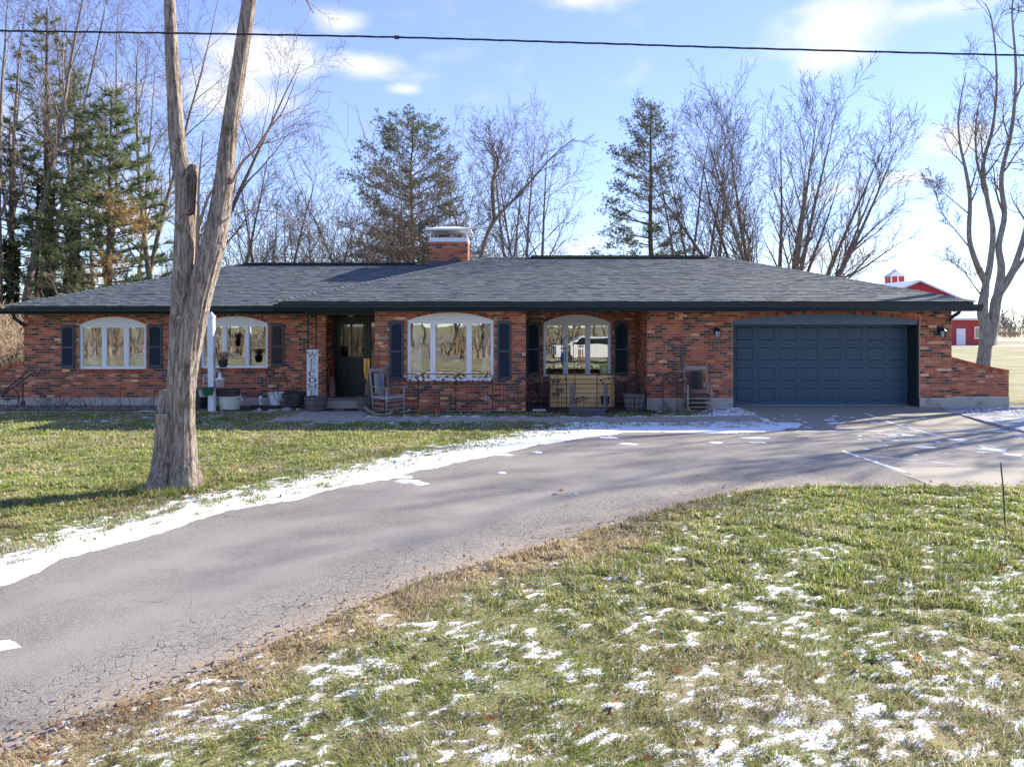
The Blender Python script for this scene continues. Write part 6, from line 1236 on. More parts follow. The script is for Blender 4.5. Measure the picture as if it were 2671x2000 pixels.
# ---- bare trees behind the house
GT = 'bare trees round the house'
def bare(label, u, Y, vtop, stems, seed, c, mat=M_BARK, twig=M_TWIG, r=.16, spread=.3, split=1, zb=-.1, lean=0, name='bare_tree'):
    sk = Skel(seed); x = WX(u, Y); H = WZ(vtop, Y); rg = random.Random(seed)
    for i in range(stems):
        a = 6.28 * i / stems + rg.uniform(-.4, .4) if stems < 8 else 2.4 * i + .4; sp = spread * (rg.uniform(.5, 1.15) if stems < 8 else 1.12 * math.sqrt((i + .3) / stems)) if stems > 1 else spread * .2
        d = Vector((math.cos(a) * sp + lean, math.sin(a) * sp * .8, 1)).normalized()
        sk.grow((x + .22 * math.cos(a) * (stems > 1), Y + .22 * math.sin(a) * (stems > 1), zb), tuple(d), H * (rg.uniform(.82, 1.0) / max(.6, d.z) if stems < 8 else 1.0 - .13 * i / stems), r * rg.uniform(.8, 1.1), 0, c)
    return finish(sk, name, label, 'tree', (x, Y, zb), mat, twig, split, GT)
cA = cfg((11, 9, 7), (.36, .5, .55), (34, 38, 42), wob=(.03, .08, .13, .17), trop=(.02, .06, .04, .02), rmin=.0065, rr=(.48, .5, .55))
bare('broad many stemmed bare tree spreading like a fan behind the garage', 2030, 35, 275, 14, 31, cfg((12, 9, 6), (.34, .5, .55), (26, 32, 38), wob=(.03, .07, .12, .16), trop=(.02, .05, .05, .03), rmin=.0065, taper=(.95, .85, .85, .9, .9), start=(.27, .2, .15, .1), rr=(.45, .5, .55)), r=.18, spread=.66)
sk = Skel(33); P5 = lambda u, v, dy=0: (WX(u, 35), 35 + dy, WZ(v, 35))
bare('grey bare tree with a rounded fan of fine twigs behind the roof ridge', 1372, 38, 355, 4, 37, cfg((12, 9, 7), (.42, .5, .55), (36, 38, 42), wob=(.04, .09, .13, .17), trop=(.02, .035, .03, .02), rmin=.0065, rr=(.48, .5, .55)), M_PALE, M_PTWIG, .15, .3)
bare('slim bare tree leaning left just right of the chimney', 1300, 39, 350, 2, 41, cA, M_PALE, M_PTWIG, .13, .3, lean=-.08)
sk = Skel(43); P8 = lambda u, v, dy=0: (WX(u, 33), 33 + dy, WZ(v, 33))
sk.path([P8(1235, 760), P8(1262, 640), P8(1290, 575), P8(1360, 500), P8(1440, 410), P8(1500, 360)], [.12, .10, .08, .055, .035, .015], cA, 0, 6.5, .35); sk.path([P8(1290, 575), P8(1284, 480), P8(1300, 420), P8(1270, 360)], [.10, .08, .05, .02], cA, 0, 5, .3)
finish(sk, 'bare_tree', 'dark bare tree leaning to the right with a forked top beside the chimney', 'tree', P8(1235, 760), M_BARK, M_TWIG, 0, GT)
for lb, u, Y, vt, st, sd, r, sp, ln in (
    ('thin bare tree standing close to the right of the dark pine behind the garage', 1790, 37, 290, 3, 51, .12, .18, 0), ('slender bare tree between the dark pine and the fan shaped tree', 1850, 39, 320, 3, 52, .11, .2, 0),
    ('bare tree seen through the fork of the big lawn tree', 560, 38, 330, 2, 53, .14, .25, .05), ('tall straight bare tree just right of the big lawn tree', 716, 40, 385, 2, 54, .15, .2, 0),
    ('short bare tree with forked top above the left ridge', 785, 41, 500, 2, 55, .13, .25, .1), ('low bare tree bending right above the middle of the left ridge', 850, 40, 505, 2, 56, .11, .3, .22),
    ('small bare tree arching left beside the green pine behind the chimney', 985, 37, 400, 2, 57, .10, .3, -.18), ('bare tree with brown hanging twigs in front of the pine behind the chimney', 1075, 35, 400, 3, 58, .11, .25, .05),
    ('tall bare tree leaning in at the far left edge', 5, 31, -120, 3, 61, .2, .22, .12), ('tall bare tree rising behind the leftmost pines', 90, 40, -80, 2, 62, .19, .25, 0), ('tall bare tree branching widely between the pines and the lawn tree', 330, 40, -60, 3, 63, .19, .3, .04),
    ('bare tree crowding behind the left trunk of the big lawn tree', 430, 38, 30, 2, 64, .2, .3, .12), ('bare tree half hidden behind the pine with orange needles', 250, 42, 20, 3, 65, .16, .3, -.03), ('dark bare tree with long level branches behind the roof corner', 640, 36, 460, 2, 66, .13, .35, .0)):
    bare(lb, u, Y, vt, st, sd, cA, r=r, spread=sp, lean=ln)
# trees to the right of the view: their bare crowns throw the streaks across the drive
for lb, x, y, H, sd in (('bare tree beside the gravel beyond the right edge', 19.5, 20.5, 13, 71), ('far bare tree to the right past the gravel', 27, 25, 15, 74)):
    sk = Skel(sd)
    for i in range(3): sk.grow((x + .2 * i, y, 0), (.12 * (i - 1), .1 * (1 - i), 1), H * (1 - .08 * i), .20, 0, cfg((9, 7, 5), (.38, .48, .5), (34, 38, 42), wob=(.03, .07, .12, .16), trop=(.02, .06, .04, .02), rmin=.014))
    finish(sk, 'bare_tree', lb, 'tree', (x, y, 0), M_BARK, M_TWIG, 1, GT)
# low branch of the fan tree, reaching right
sk = Skel(79); sk.path([P5(2040, 740), P5(2160, 735), P5(2230, 712), P5(2300, 665), P5(2350, 630)], [.07, .06, .045, .03, .012], cfg((9, 6), (.3, .5), (35, 38), seg=(8, 6, 4), rmin=.011), 0, 6.5, .25)
OB('branch', sk.meshes(0, 9, (6, 4, 3), 'branch', M_TWIG), [o for o in COL.objects if o.get('label', '').startswith('broad many')][0])

# ---- brown thicket and brush
def thicket(name, label, u0, u1, Y0, Y1, v0, v1, n, seed, mat, r=.02, kind='stuff', rmin=.009, kn=(7, 6)):
    sk = Skel(seed); rg = random.Random(seed); c = cfg(kn, (.5, .55), (36, 42), seg=(5, 4, 3), wob=(.1, .14, .18), trop=(.02, .03, .02), rmin=rmin, start=(.15, .1, .1))
    for i in range(n):
        Y = rg.uniform(Y0, Y1); u = rg.uniform(u0, u1); H = WZ(rg.uniform(v0, v1), Y); sk.grow((WX(u, Y), Y, 0), (rg.gauss(0, .25), rg.gauss(0, .2), 1), max(1, H), r * rg.uniform(.7, 1.6), 0, c)
    return tag(OB(name, sk.meshes(0, 9, (3, 3, 3), name, mat, False)), kind=kind)
thicket('undergrowth', '', 560, 1240, 32, 40, 690, 560, 105, 91, M_THICK); thicket('undergrowth', '', 930, 1140, 32, 36, 640, 400, 30, 92, M_THICK)
thicket('undergrowth', '', -260, 600, 29, 44, 860, 660, 120, 93, M_THICK); thicket('brush', '', -150, 66, 21.5, 25, 880, 800, 80, 94, M_BRUSH, .014, rmin=.006)
thicket('undergrowth', '', 1240, 1900, 40, 46, 760, 640, 60, 95, M_THICK, .03)

# ---- pines
t = NT('pine_needles'); c = t.mixc(1.0, t.attr('col'), t.mixc(t.noise(t.coord('Object'), .9, 3), (.6, .6, .6), (1.4, 1.4, 1.3)), 'MULTIPLY')
df = t.node('ShaderNodeBsdfDiffuse', {'Color': c}); tl = t.node('ShaderNodeBsdfTranslucent', {'Color': c}); mx = t.node('ShaderNodeMixShader', {0: .45, 1: df.outputs[0], 2: tl.outputs[0]}); t.l.new(mx.outputs[0], t.out.inputs['Surface'])
M_NEED = t.m
def tufts(P, Dv, L, cols, seed, k=10, w=.022, droop=.0):
    q = np.random.default_rng(seed); n = len(P); P = np.repeat(P, k, 0); Dv = np.repeat(Dv, k, 0)
    d = Dv * .9 + q.normal(0, .62, (n * k, 3)); d[:, 2] -= droop; d /= np.linalg.norm(d, axis=1, keepdims=True); l = L * q.uniform(.6, 1.15, (n * k, 1))
    s = np.cross(d, q.normal(0, 1, (n * k, 3))); s /= np.linalg.norm(s, axis=1, keepdims=True) + 1e-9; s *= w * q.uniform(.7, 1.4, (n * k, 1))
    V = np.stack([P - s * .65, P + s * .65, P + d * l], 1).reshape(-1, 3); i = np.arange(n * k)[:, None] * 3
    C = np.repeat(np.array(cols)[q.integers(0, len(cols), n)] * q.uniform(.75, 1.3, (n, 1)), k * 3, 0)
    return V, i + np.array([[0, 1, 2]]), C
GREEN = [(.105, .135, .075), (.135, .165, .09), (.095, .125, .08), (.16, .185, .10), (.20, .21, .12)]
def pine(label, u, Y, vtop, width, seed, low=.2, whorl=.55, lean=0, dens=1.0, rnd=(.62, .8), tl=.27, tk=10, puff=0, cols=GREEN, ivy=0, orange=None, group='pines behind the house', side=0, skip=.1):
    rg = random.Random(seed); x = WX(u, Y); H = WZ(vtop, Y); th = thing('pine_tree', label, 'tree', (x, Y, -.1), group); sk = Skel(seed)
    r0 = .013 * H + .04; tr = [(x + lean * H * (i / 10) ** 1.3 + rg.gauss(0, .04), Y + rg.gauss(0, .04), -.1 + (H + .1) * i / 10) for i in range(11)]; sk.lines.append((tr, [r0 * (1 - .88 * i / 10) for i in range(11)], 0))
    at = lambda z: np.array([np.interp(z, [p[2] for p in tr], [p[0] for p in tr]), Y, z]); TP, TD = [], []
    z = H * low
    while z < H - .3:
        q = z / H; Lm = width * (min(1, (1 - q) / rnd[0]) ** rnd[1]) * (.55 + .45 * min(1, (q - low * .6) / .22)); n = rg.randint(4, 6); a0 = rg.uniform(0, 6.28)
        for i in range(n):
            if rg.random() < skip: continue
            a = a0 + 6.28 * i / n + rg.uniform(-.3, .3); L = max(.35, Lm * rg.uniform(.7, 1.1) * (1 + side * math.cos(a))); p = at(z + rg.uniform(-.2, .2)); up = .15 + .75 * q ** 2 - .3 * (1 - q); d = np.array([math.cos(a), math.sin(a), up])
            pts = [tuple(p)]; m = 6
            for j in range(1, m + 1):
                pts.append(tuple(p + d * L * j / m * np.array([1, 1, 1]) + np.array([rg.gauss(0, .05), rg.gauss(0, .05), .10 * L * (j / m) ** 2]))) 
            sk.lines.append((pts, [max(.012, .035 * L / 2.5 * (1 - .85 * j / m)) for j in range(m + 1)], 1))
            ns = max(2, int(L * 3.4 * dens))
            for j in range(ns):
                t_ = rg.uniform(.30, 1.0); k = min(m - 1, int(t_ * m)); b = np.array(pts[k]) + (np.array(pts[k + 1]) - np.array(pts[k])) * (t_ * m - k); aa = a + rg.choice((-1, 1)) * rg.uniform(.4, 1.2); l2 = L * rg.uniform(.14, .34) * (1.2 - .5 * t_); dd = np.array([math.cos(aa), math.sin(aa), rg.uniform(.0, .55)])
                e = b + dd * l2; sk.lines.append(([tuple(b), tuple(b + dd * l2 * .5 + np.array([0, 0, -.02])), tuple(e)], [.012, .010, .008], 2))
                for w in range(3): TP.append(b + dd * l2 * (.45 + .28 * w)); TD.append(dd + np.array([0, 0, .25]))
            TP.append(np.array(pts[-1])); TD.append(d)
        z += whorl * rg.uniform(.7, 1.25)
    OB('trunk', sk.meshes(0, 0, (9,), 'trunk', M_PBARK), th); OB('branches', sk.meshes(1, 2, (4, 4, 3), 'branches', M_PBARK, False), th)
    if puff:
        q_ = np.random.default_rng(seed); n_ = len(TP); TP = np.repeat(np.array(TP), puff, 0) + q_.normal(0, .17, (n_ * puff, 3)) * np.array([1, 1, .7]); TD = np.repeat(np.array(TD), puff, 0) * .4 + q_.normal(0, .5, (n_ * puff, 3)) + np.array([0, 0, .35])
    V, Fc, C = tufts(np.array(TP), np.array(TD), tl, cols, seed, tk); OB('needles', npmesh('needles', V, [Fc], M_NEED, {'col': C}), th)
    if orange:
        pp = np.array([(WX(uu, Y) + rg.gauss(0, .3), Y - width * .6 + rg.gauss(0, .5), WZ(vv, Y) + rg.gauss(0, .28)) for uu, vv in orange for _ in range(34)]); V, Fc, C = tufts(pp, np.tile([[0, -.2, -.4]], (len(pp), 1)), .24, [(.36, .22, .09), (.42, .28, .12), (.28, .18, .08)], seed + 1); OB('dead_needles', npmesh('dead_needles', V, [Fc], M_NEED, {'col': C}), th)
    if ivy:
        n = ivy; zz = np.array([rg.uniform(0, H * .52) for _ in range(n)]); aa = np.array([rg.uniform(0, 6.28) for _ in range(n)]); pp = np.stack([np.interp(zz, [p[2] for p in tr], [p[0] for p in tr]) + (r0 + .05) * np.cos(aa), Y + (r0 + .05) * np.sin(aa), zz], 1)
        V, Fc, C = tufts(pp, np.stack([np.cos(aa), np.sin(aa), -.3 * np.ones(n)], 1), .13, [(.035, .055, .022), (.05, .075, .03), (.07, .085, .035)], seed + 2, 4, .10); OB('ivy', npmesh('ivy', V, [Fc], M_NEED, {'col': C}), th)
    return th
pine('tall open pine with an ivy wrapped trunk at the left of the photo', 116, 33, 20, 3.4, 101, .30, .55, .008, .8, tl=.30, tk=11, ivy=1100, skip=.3, cols=[(.15, .18, .10), (.18, .21, .12), (.13, .165, .10)])
pine('ivy clad pine standing second in the row behind the left roof corner', 186, 35, 170, 3.2, 102, .16, .5, .012, .9, tl=.32, tk=11, ivy=1100, skip=.3, cols=[(.15, .18, .10), (.18, .21, .12), (.13, .165, .10)])
pine('full green pine with orange dead sprays beside the lawn tree', 285, 32, 235, 3.0, 103, .05, .40, .004, 1.5, tl=.34, tk=13, orange=((362, 545), (390, 580), (410, 590), (425, 610), (350, 690), (330, 720), (375, 560)), cols=[(.17, .205, .105), (.20, .235, .125), (.15, .19, .105), (.25, .265, .145)], skip=.14)
pine('thin dark pine cut by the left edge', 28, 31, 300, 2.6, 104, .12, .55, .0, 1.2, tl=.3, tk=12, ivy=800, skip=.15)
pine('dark pine with a broad crown behind the chimney', 1075, 42, 318, 4.0, 105, .2, .6, 0, 1.05, rnd=(.42, .5), tl=.18, tk=8, puff=4, skip=.05, side=-.1)
pine('dark narrow pine with tiered branches behind the ridge, left of the fan tree', 1698, 41, 272, 2.9, 106, .2, .6, 0, 1.05, rnd=(.6, .6), tl=.17, tk=8, puff=4, skip=.06, side=-.3)

# ---- far hedge and field, red barn
thicket('hedge', '', 2200, 3400, 150, 165, 848, 805, 230, 96, pm('far_grey_thicket', (.24, .20, .185), .9, .2, .5), .05, rmin=.06, kn=(6, 3))
thicket('hedge', '', -700, 2300, 120, 160, 840, 790, 120, 97, pm('far_brown_thicket', (.22, .18, .16), .9, .2, .5), .05, rmin=.05, kn=(5, 3))
mb = MB(); mb.extrude([(20, 88), (400, 88), (400, 149), (20, 149)], -.02, .14); tag(mb.build('stubble_field', pm('stubble', (.42, .32, .20), .95, .3, .6, .5, 4)), kind='structure')
mb = MB(); mb.extrude([(38, 70), (75, 66), (75, 72.5), (38, 73.9)], -.02, .125); tag(mb.build('barn_track', pm('track_dirt', (.42, .37, .31), .95, .3, 1.2, .4, 8, wear=((.8, .8, .82), 1.5, .55, .62))), kind='structure')
thicket('tall_dry_grass', '', 2540, 3300, 112, 130, 882, 868, 200, 98, M_BRUSH, .06, rmin=.06, kn=(4, 2))
t = NT('red_barn_steel'); w = t.node('ShaderNodeTexWave', {'Vector': t.coord('Position'), 'Scale': 3.6}, wave_type='BANDS', bands_direction='X').outputs['Fac']
t.set(t.b, 'Base Color', t.mixc(t.rng(w, .1, .5), (.36, .026, .03), (.52, .036, .042))); t.b.inputs['Roughness'].default_value = .45; t.bump(w, .6, .05); M_RED = t.m
M_BROOF = pm('barn_roof_steel', (.66, .68, .70), .4, .06, 1); M_BTRIM = pm('barn_trim', (.8, .8, .8), .5, .05, 2)
barn = thing('red_barn', 'red metal barn with white roof and cupola far behind the garage', 'barn', (46, 78, 0))
BY = 80.0; ax, az, ex, ez = WX(2394, BY), WZ(730, BY), WX(2512, BY), WZ(782, BY); wx = 2 * ax - ex
m = MB(); m.prism([(wx, -.1), (ex - .15, -.1), (ex - .15, ez), (ax, az - .1), (wx + .15, ez)], BY, BY + 22); m.build('wall', M_RED, barn)
m = MB()
for s_ in (-1, 1): xx = ax + s_ * (ex - ax); m.add([(ax, BY - .5, az), (xx + s_ * .3, BY - .5, ez - .1), (xx + s_ * .3, BY + 22.5, ez - .1), (ax, BY + 22.5, az), (ax, BY - .5, az - .22), (xx + s_ * .3, BY - .5, ez - .32)], [(0, 1, 2, 3), (0, 4, 5, 1)])
broof = m.build('roof', M_BROOF, barn)
m = MB(); cy = BY + 9; ccx = WX(2333, cy); zb_, zt_ = az - .35, WZ(722, cy); h_ = .82
for k in range(2): m.box(ccx - h_, ccx + h_, cy - h_ + .01 * k, cy + h_, zb_, zt_); break
cup = m.build('cupola', M_RED, broof)
m = MB(); m.add([(ccx - 1.05, cy - 1.05, zt_), (ccx + 1.05, cy - 1.05, zt_), (ccx + 1.05, cy + 1.05, zt_), (ccx - 1.05, cy + 1.05, zt_), (ccx - .3, cy - .3, zt_ + .6), (ccx + .3, cy - .3, zt_ + .6), (ccx + .3, cy + .3, zt_ + .6), (ccx - .3, cy + .3, zt_ + .6), (ccx, cy, zt_ + 1.05)], [(0, 1, 5, 4), (1, 2, 6, 5), (2, 3, 7, 6), (3, 0, 4, 7), (4, 5, 8), (5, 6, 8), (6, 7, 8), (7, 4, 8), (3, 2, 1, 0)]); m.build('cupola_roof', M_BROOF, broof)
m = MB()
for a in (ccx - h_, ccx + h_, ccx): m.box(a - .07, a + .07, cy - h_ - .03, cy - h_ + .02, zb_, zt_)
m.build('cupola_trim', M_BTRIM, broof)
LY0 = 74.0; lx0, lx1 = WX(2250, LY0), WX(2597, LY0); m = MB(); m.box(lx0, lx1, LY0, BY, -.1, WZ(831, LY0)); lean_ = m.build('shed_wall', M_RED, barn)
m = MB(); za, zb2 = WZ(830, LY0 - .4), WZ(806, BY); m.add([(lx0 - .3, LY0 - .4, za), (lx1 + .3, LY0 - .4, za), (lx1 + .3, BY, zb2), (lx0 - .3, BY, zb2), (lx0 - .3, LY0 - .4, za - .2), (lx1 + .3, LY0 - .4, za - .2), (lx1 + .3, BY, za - .2)], [(0, 1, 2, 3), (0, 4, 5, 1), (1, 5, 6, 2)]); m.build('shed_roof', M_BROOF, barn)
m = MB(); m.bbox(WX(2494, LY0), WX(2517, LY0), LY0 - .08, LY0, .02, WZ(857, LY0)); m.build('door', M_BTRIM, barn)
m = MB(); m.bbox(WX(2541, LY0), WX(2560, LY0), LY0 - .08, LY0, WZ(884, LY0), WZ(852, LY0)); f_ = m.build('window', M_BTRIM, barn); m = MB(); m.box(WX(2543.5, LY0), WX(2557, LY0), LY0 - .1, LY0 - .08, WZ(881, LY0), WZ(855, LY0)); m.build('pane', M_GLASS, f_)
m = MB(); m.bar((lx1 - .05, LY0 - .1, 0), (lx1 - .05, LY0 - .1, WZ(831, LY0)), .2); m.build('corner_trim', M_BTRIM, barn)
thicket('wood', '', -2600, 5200, -26, -40, 0, 0, 0, 111, M_THICK) if False else None
def wood(n, seed, y0, y1, h0, h1, x0, x1, mat):
    sk = Skel(seed); rg = random.Random(seed); c = cfg((7, 3), (.45, .55), (38, 42), seg=(5, 4, 2), wob=(.08, .12, .16), trop=(.03, .03, .02), rmin=.022, start=(.12, .1, .1))
    for i in range(n): sk.grow((rg.uniform(x0, x1), rg.uniform(y0, y1), 0), (rg.gauss(0, .12), rg.gauss(0, .1), 1), rg.uniform(h0, h1), rg.uniform(.06, .2), 0, c)
    tag(OB('wood', sk.meshes(0, 9, (4, 3, 3), 'wood', mat, False)), kind='stuff')
M_WOOD = pm('far_wood', (.13, .11, .095), .95, .2, 1, spec=.1); wood(120, 111, -48, -34, 8, 15, -48, 48, M_WOOD); wood(60, 112, -34, -31, 2, 5, -48, 48, M_WOOD)
M_WEED = pm('weed_stalks', (.22, .165, .10), .95, .3, 1, spec=.1); wood(260, 113, -26, -9, .9, 2.2, -30, 30, M_WEED)
# white estate car parked behind the viewer, mirrored in the recessed window
cx, cy = 4.6, -3.2; car = thing('parked_car', 'white estate car parked on the grass behind the viewer, mirrored in the recessed window', 'car', (cx, cy, 0)); M_CAR = pm('white_car_paint', (.75, .74, .70), .2, .03, 2); M_TYRE = pm('tyre', (.02, .02, .02), .8); M_CGL = pm('car_glass', (.02, .025, .03), .05)
prof = [(-2.2, .35), (-2.25, .7), (-2.1, .95), (-1.2, 1.05), (-.5, 1.5), (1.5, 1.55), (2.15, 1.05), (2.25, .7), (2.2, .35)]
m = MB(); m.prism([(cx + a, b) for a, b in prof], cy - .85, cy + .85); m.build('body', M_CAR, car)
for y in (cy - .86, cy + .855): m = MB(); m.prism([(cx - .95, 1.06), (cx - .45, 1.44), (cx + 1.4, 1.48), (cx + 1.9, 1.06)], y, y + .008); m.build('window', M_CGL, car)
for xx in (-1.4, 1.4):
    for y in (cy - .88, cy + .68): m = MB(); m.tube([(cx + xx, y, .33), (cx + xx, y + .2, .33)], .33, 18); wv = m.build('wheel', M_TYRE, car); q = MB(); q.tube([(cx + xx, y - .006 if y < cy else y + .19, .33), (cx + xx, y + .01 if y < cy else y + .206, .33)], .2, 14); q.build('rim', M_STEEL, wv)
# ------------------------------------------------------------------ grass and fallen leaves
t = NT('grass_blade'); col = t.attr('col'); df = t.node('ShaderNodeBsdfDiffuse', {'Color': col}); tl = t.node('ShaderNodeBsdfTranslucent', {'Color': col}); mx = t.node('ShaderNodeMixShader', {0: .5, 1: df.outputs[0], 2: tl.outputs[0]}); t.l.new(mx.outputs[0], t.out.inputs['Surface'])
M_GRASS = t.m
def grass(name, N, y0, y1, u0, u1, wpx, L0, L1, bent, seed, snowcut):
    q = np.random.default_rng(seed); y = q.uniform(y0, y1, N); x = (q.uniform(u0, u1, N) - CU) * y / F
    ok, snow, dead, n2, n3 = field(x, y); cl = fbm(x * 7, y * 7, 61, 3)
    keep = ok & (q.uniform(0, 1, N) < (1 - snowcut * snow) * (.65 + .7 * npsst(.3, .6, cl)))
    x, y, snow, dead, n2, n3, cl = [a[keep] for a in (x, y, snow, dead, n2, n3, cl)]; n = len(x)
    z = relief(x, y, snow, n2, n3) + npsst(15, 17.6, y) * (.045 + .075 * npsst(3.5, 6, x)) - .006
    a = q.uniform(0, 2 * np.pi, n); flow = fbm(x * 1.5, y * 1.5, 71, 2) * 9; a = flow + q.normal(0, .9, n)
    L = q.uniform(L0, L1, n) * (.55 + .9 * npsst(.3, .7, cl)) * (1 - .35 * snow); le = q.uniform(.25, 1.25, n); w = wpx * y / 710 * q.uniform(.7, 1.3, n) 
    d = np.stack([np.cos(a) * np.sin(le), np.sin(a) * np.sin(le), np.cos(le)], 1); s = np.stack([-np.sin(a), np.cos(a), np.zeros(n)], 1) * (w / 2)[:, None]; P = np.stack([x, y, z], 1)
    g = np.array([(.19, .265, .06), (.25, .32, .08), (.15, .22, .052), (.33, .35, .105), (.42, .385, .15)])[q.integers(0, 5, n)]
    tan = np.array([(.50, .41, .25), (.42, .32, .19), (.58, .49, .33)])[q.integers(0, 3, n)]
    m = (q.uniform(0, 1, n) < .11 + .75 * dead + .14 * npsst(.5, .7, fbm(x * .8, y * .8, 88, 3)))[:, None]
    C = np.where(m, tan, g) * q.uniform(.75, 1.25, (n, 1)) * (.8 + .4 * fbm(x * 3, y * 3, 95, 2))[:, None]
    fr = (q.uniform(0, 1, n) < .03 + .12 * snow)[:, None]; C = np.where(fr, np.array([(.72, .73, .75)]), C)
    if bent:
        d2 = d.copy(); d2[:, 2] -= q.uniform(.3, 1.1, n); d2 /= np.linalg.norm(d2, axis=1, keepdims=True); M = P + d * (L * .55)[:, None]
        V = np.stack([P - s, P + s, M + d * (L * .12)[:, None], M - s * .65, M + s * .65, M + d2 * (L * .5)[:, None]], 1).reshape(-1, 3); i = np.arange(n)[:, None] * 6
        Fs = [i + np.array([[0, 1, 2]]), i + np.array([[3, 4, 5]])]; C = np.repeat(C, 6, 0)
    else:
        V = np.stack([P - s, P + s, P + d * L[:, None]], 1).reshape(-1, 3); i = np.arange(n)[:, None] * 3; Fs = [i + np.array([[0, 1, 2]])]; C = np.repeat(C, 3, 0)
    tag(OB(name, npmesh(name, V, Fs, M_GRASS, {'col': C})), kind='stuff')
grass('grass', 470000, 2.9, 9.75, -450, 3450, 1.35, .028, .066, True, 201, .30)
grass('grass', 460000, 5.5, 17.4, -600, 2900, 1.4, .03, .07, False, 202, .55)
# brown leaves lying about
LEAF = [(.22, .09, .035), (.30, .14, .06), (.16, .075, .04), (.38, .22, .10), (.26, .16, .09)]
def leaves(name, n, y0, y1, seed):
    q = np.random.default_rng(seed); y = q.uniform(y0, y1, n); x = (q.uniform(-100, 2800, n) - CU) * y / F; ok, snow, dead, n2, n3 = field(x, y); x, y, snow, n2, n3 = [a[ok] for a in (x, y, snow, n2, n3)]; n = len(x)
    z = relief(x, y, snow, n2, n3) + .022 + npsst(15, 17.6, y) * (.045 + .075 * npsst(3.5, 6, x)); a = q.uniform(0, 6.28, n); r = q.uniform(.012, .034, n); tilt = q.uniform(-.02, .025, (n, 4))
    ring = np.array([(1, 0), (.1, .6), (-.9, .1), (0, -.55)]); px = ring[None, :, 0] * r[:, None]; py = ring[None, :, 1] * r[:, None]
    V = np.stack([x[:, None] + px * np.cos(a)[:, None] - py * np.sin(a)[:, None], y[:, None] + px * np.sin(a)[:, None] + py * np.cos(a)[:, None], z[:, None] + tilt], -1).reshape(-1, 3)
    i = np.arange(n)[:, None] * 4; C = np.repeat(np.array(LEAF)[q.integers(0, 5, n)], 4, 0)
    tag(OB(name, npmesh(name, V, [i + np.array([[0, 1, 2]]), i + np.array([[0, 2, 3]])], M_GRASS, {'col': C})), kind='stuff')
def verge(n, seed):
    q = np.random.default_rng(seed); P = np.array(near_edge[10:-16]); k = q.integers(0, len(P) - 1, n); f = q.uniform(0, 1, n)[:, None]; c = P[k] * (1 - f) + P[k + 1] * f; c = c + q.normal(0, .16, (n, 2)) + np.array([[.06, -.08]])
    a = q.uniform(0, 6.28, n); r = q.uniform(.008, .026, n); ring = np.array([(1, 0), (.1, .6), (-.9, .1), (0, -.55)]); px = ring[None, :, 0] * r[:, None]; py = ring[None, :, 1] * r[:, None]
    V = np.stack([c[:, :1] + px * np.cos(a)[:, None] - py * np.sin(a)[:, None], c[:, 1:] + px * np.sin(a)[:, None] + py * np.cos(a)[:, None], .026 + q.uniform(-.01, .02, (n, 4))], -1).reshape(-1, 3); i = np.arange(n)[:, None] * 4
    C = np.repeat(np.array([(.42, .32, .2), (.5, .4, .28), (.36, .26, .16), (.5, .4, .3), (.3, .19, .11), (.22, .13, .08), (.62, .62, .63)])[q.integers(0, 7, n)], 4, 0); tag(OB('leaf_litter', npmesh('leaf_litter', V, [i + np.array([[0, 1, 2]]), i + np.array([[0, 2, 3]])], M_GRASS, {'col': C})), kind='stuff')
verge(1500, 311)
leaves('fallen_leaves', 330, 3.2, 9.8, 301); leaves('fallen_leaves', 620, 9.0, 17.0, 302)
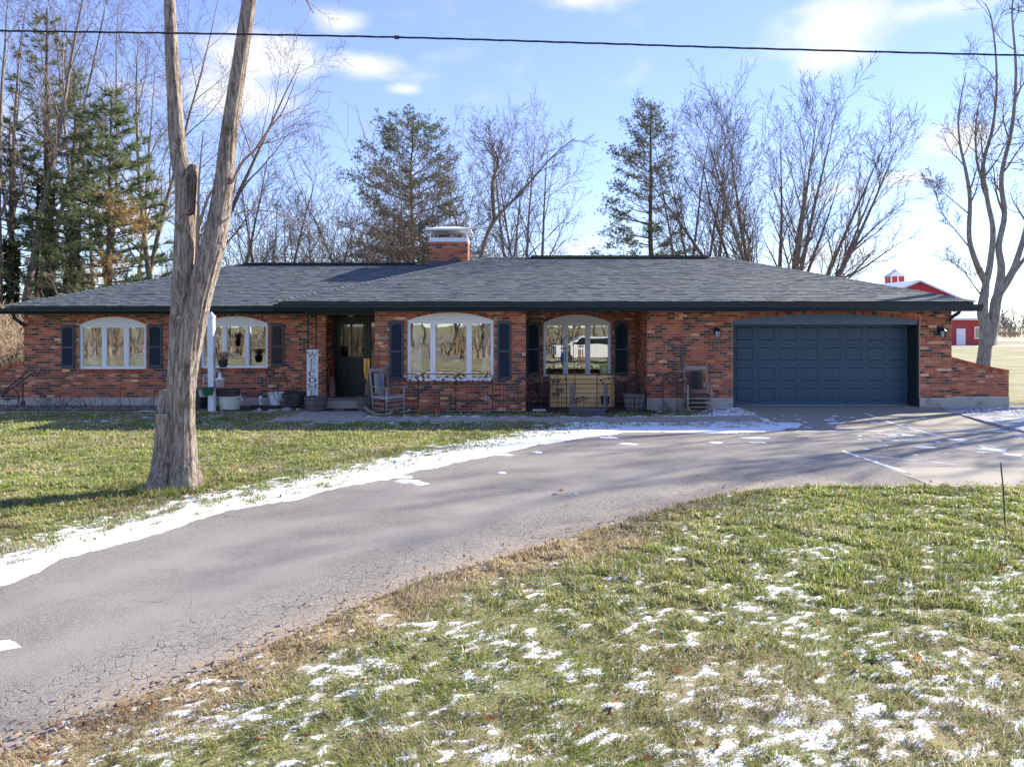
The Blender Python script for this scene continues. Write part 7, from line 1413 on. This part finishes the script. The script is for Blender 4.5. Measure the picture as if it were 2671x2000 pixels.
def ringleaves(n, cx, cy, r0, r1, seed):
    q = np.random.default_rng(seed); th = q.uniform(0, 6.28, n); rr = r0 + (r1 - r0) * q.uniform(0, 1, n) ** 1.6; x, y = cx + rr * np.cos(th), cy + rr * np.sin(th); a = q.uniform(0, 6.28, n); r = q.uniform(.012, .035, n); ring = np.array([(1, 0), (.1, .6), (-.9, .1), (0, -.55)]); px = ring[None, :, 0] * r[:, None]; py = ring[None, :, 1] * r[:, None]
    V = np.stack([x[:, None] + px * np.cos(a)[:, None] - py * np.sin(a)[:, None], y[:, None] + px * np.sin(a)[:, None] + py * np.cos(a)[:, None], .045 + q.uniform(-.015, .02, (n, 4))], -1).reshape(-1, 3); i = np.arange(n)[:, None] * 4
    tag(OB('leaf_litter', npmesh('leaf_litter', V, [i + np.array([[0, 1, 2]]), i + np.array([[0, 2, 3]])], M_GRASS, {'col': np.repeat(np.array(LEAF)[q.integers(0, 5, n)], 4, 0)})), kind='stuff')
ringleaves(420, WX(455, TY), TY, .3, 1.0, 321)
def tallgrass(n, cx, cy, r0, r1, seed):
    q = np.random.default_rng(seed); th = q.uniform(0, 6.28, n); rr = q.uniform(r0, r1, n); P = np.stack([cx + rr * np.cos(th), cy + rr * np.sin(th), np.zeros(n)], 1); a = q.uniform(0, 6.28, n); L = q.uniform(.06, .17, n); s = np.stack([np.cos(a), np.sin(a), np.zeros(n)], 1) * .006; d = np.stack([np.cos(a + 1.5) * .5, np.sin(a + 1.5) * .5, np.ones(n)], 1)
    V = np.stack([P - s, P + s, P + d * L[:, None]], 1).reshape(-1, 3); C = np.repeat(np.array([(.19, .265, .06), (.25, .32, .08), (.5, .41, .25), (.33, .35, .1)])[q.integers(0, 4, n)], 3, 0); i = np.arange(n)[:, None] * 3
    tag(OB('grass', npmesh('grass', V, [i + np.array([[0, 1, 2]])], M_GRASS, {'col': C})), kind='stuff')
tallgrass(1500, WX(455, TY), TY, .27, .5, 331)
def maple_leaf(label, u, v, r, col, seed):
    x, y = G(u, v); rg = random.Random(seed); m = MB(col); pts = []
    for k in range(20):
        a = 2 * math.pi * k / 20; rr = r * (1.0 if k % 4 == 0 else .78 if k % 2 == 0 else .48) * rg.uniform(.85, 1.1); pts.append((x + rr * math.cos(a), y + rr * math.sin(a), .055 + .018 * math.sin(2 * a) + rg.uniform(0, .012)))
    m.add(pts + [(x, y, .05)], [(k, (k + 1) % 20, 20) for k in range(20)]); tag(m.build('maple_leaf', M_GRASS), label, 'leaf')
maple_leaf('bright orange fallen maple leaf on the snowy front lawn', 2391, 1737, .042, (.55, .26, .09), 1)
maple_leaf('reddish brown curled leaf on the lawn below the green stake', 2608, 1500, .036, (.20, .08, .05), 2)
maple_leaf('pale tan leaf lying on the asphalt below the wooden planter', 1460, 1291, .06, (.45, .30, .2), 3)
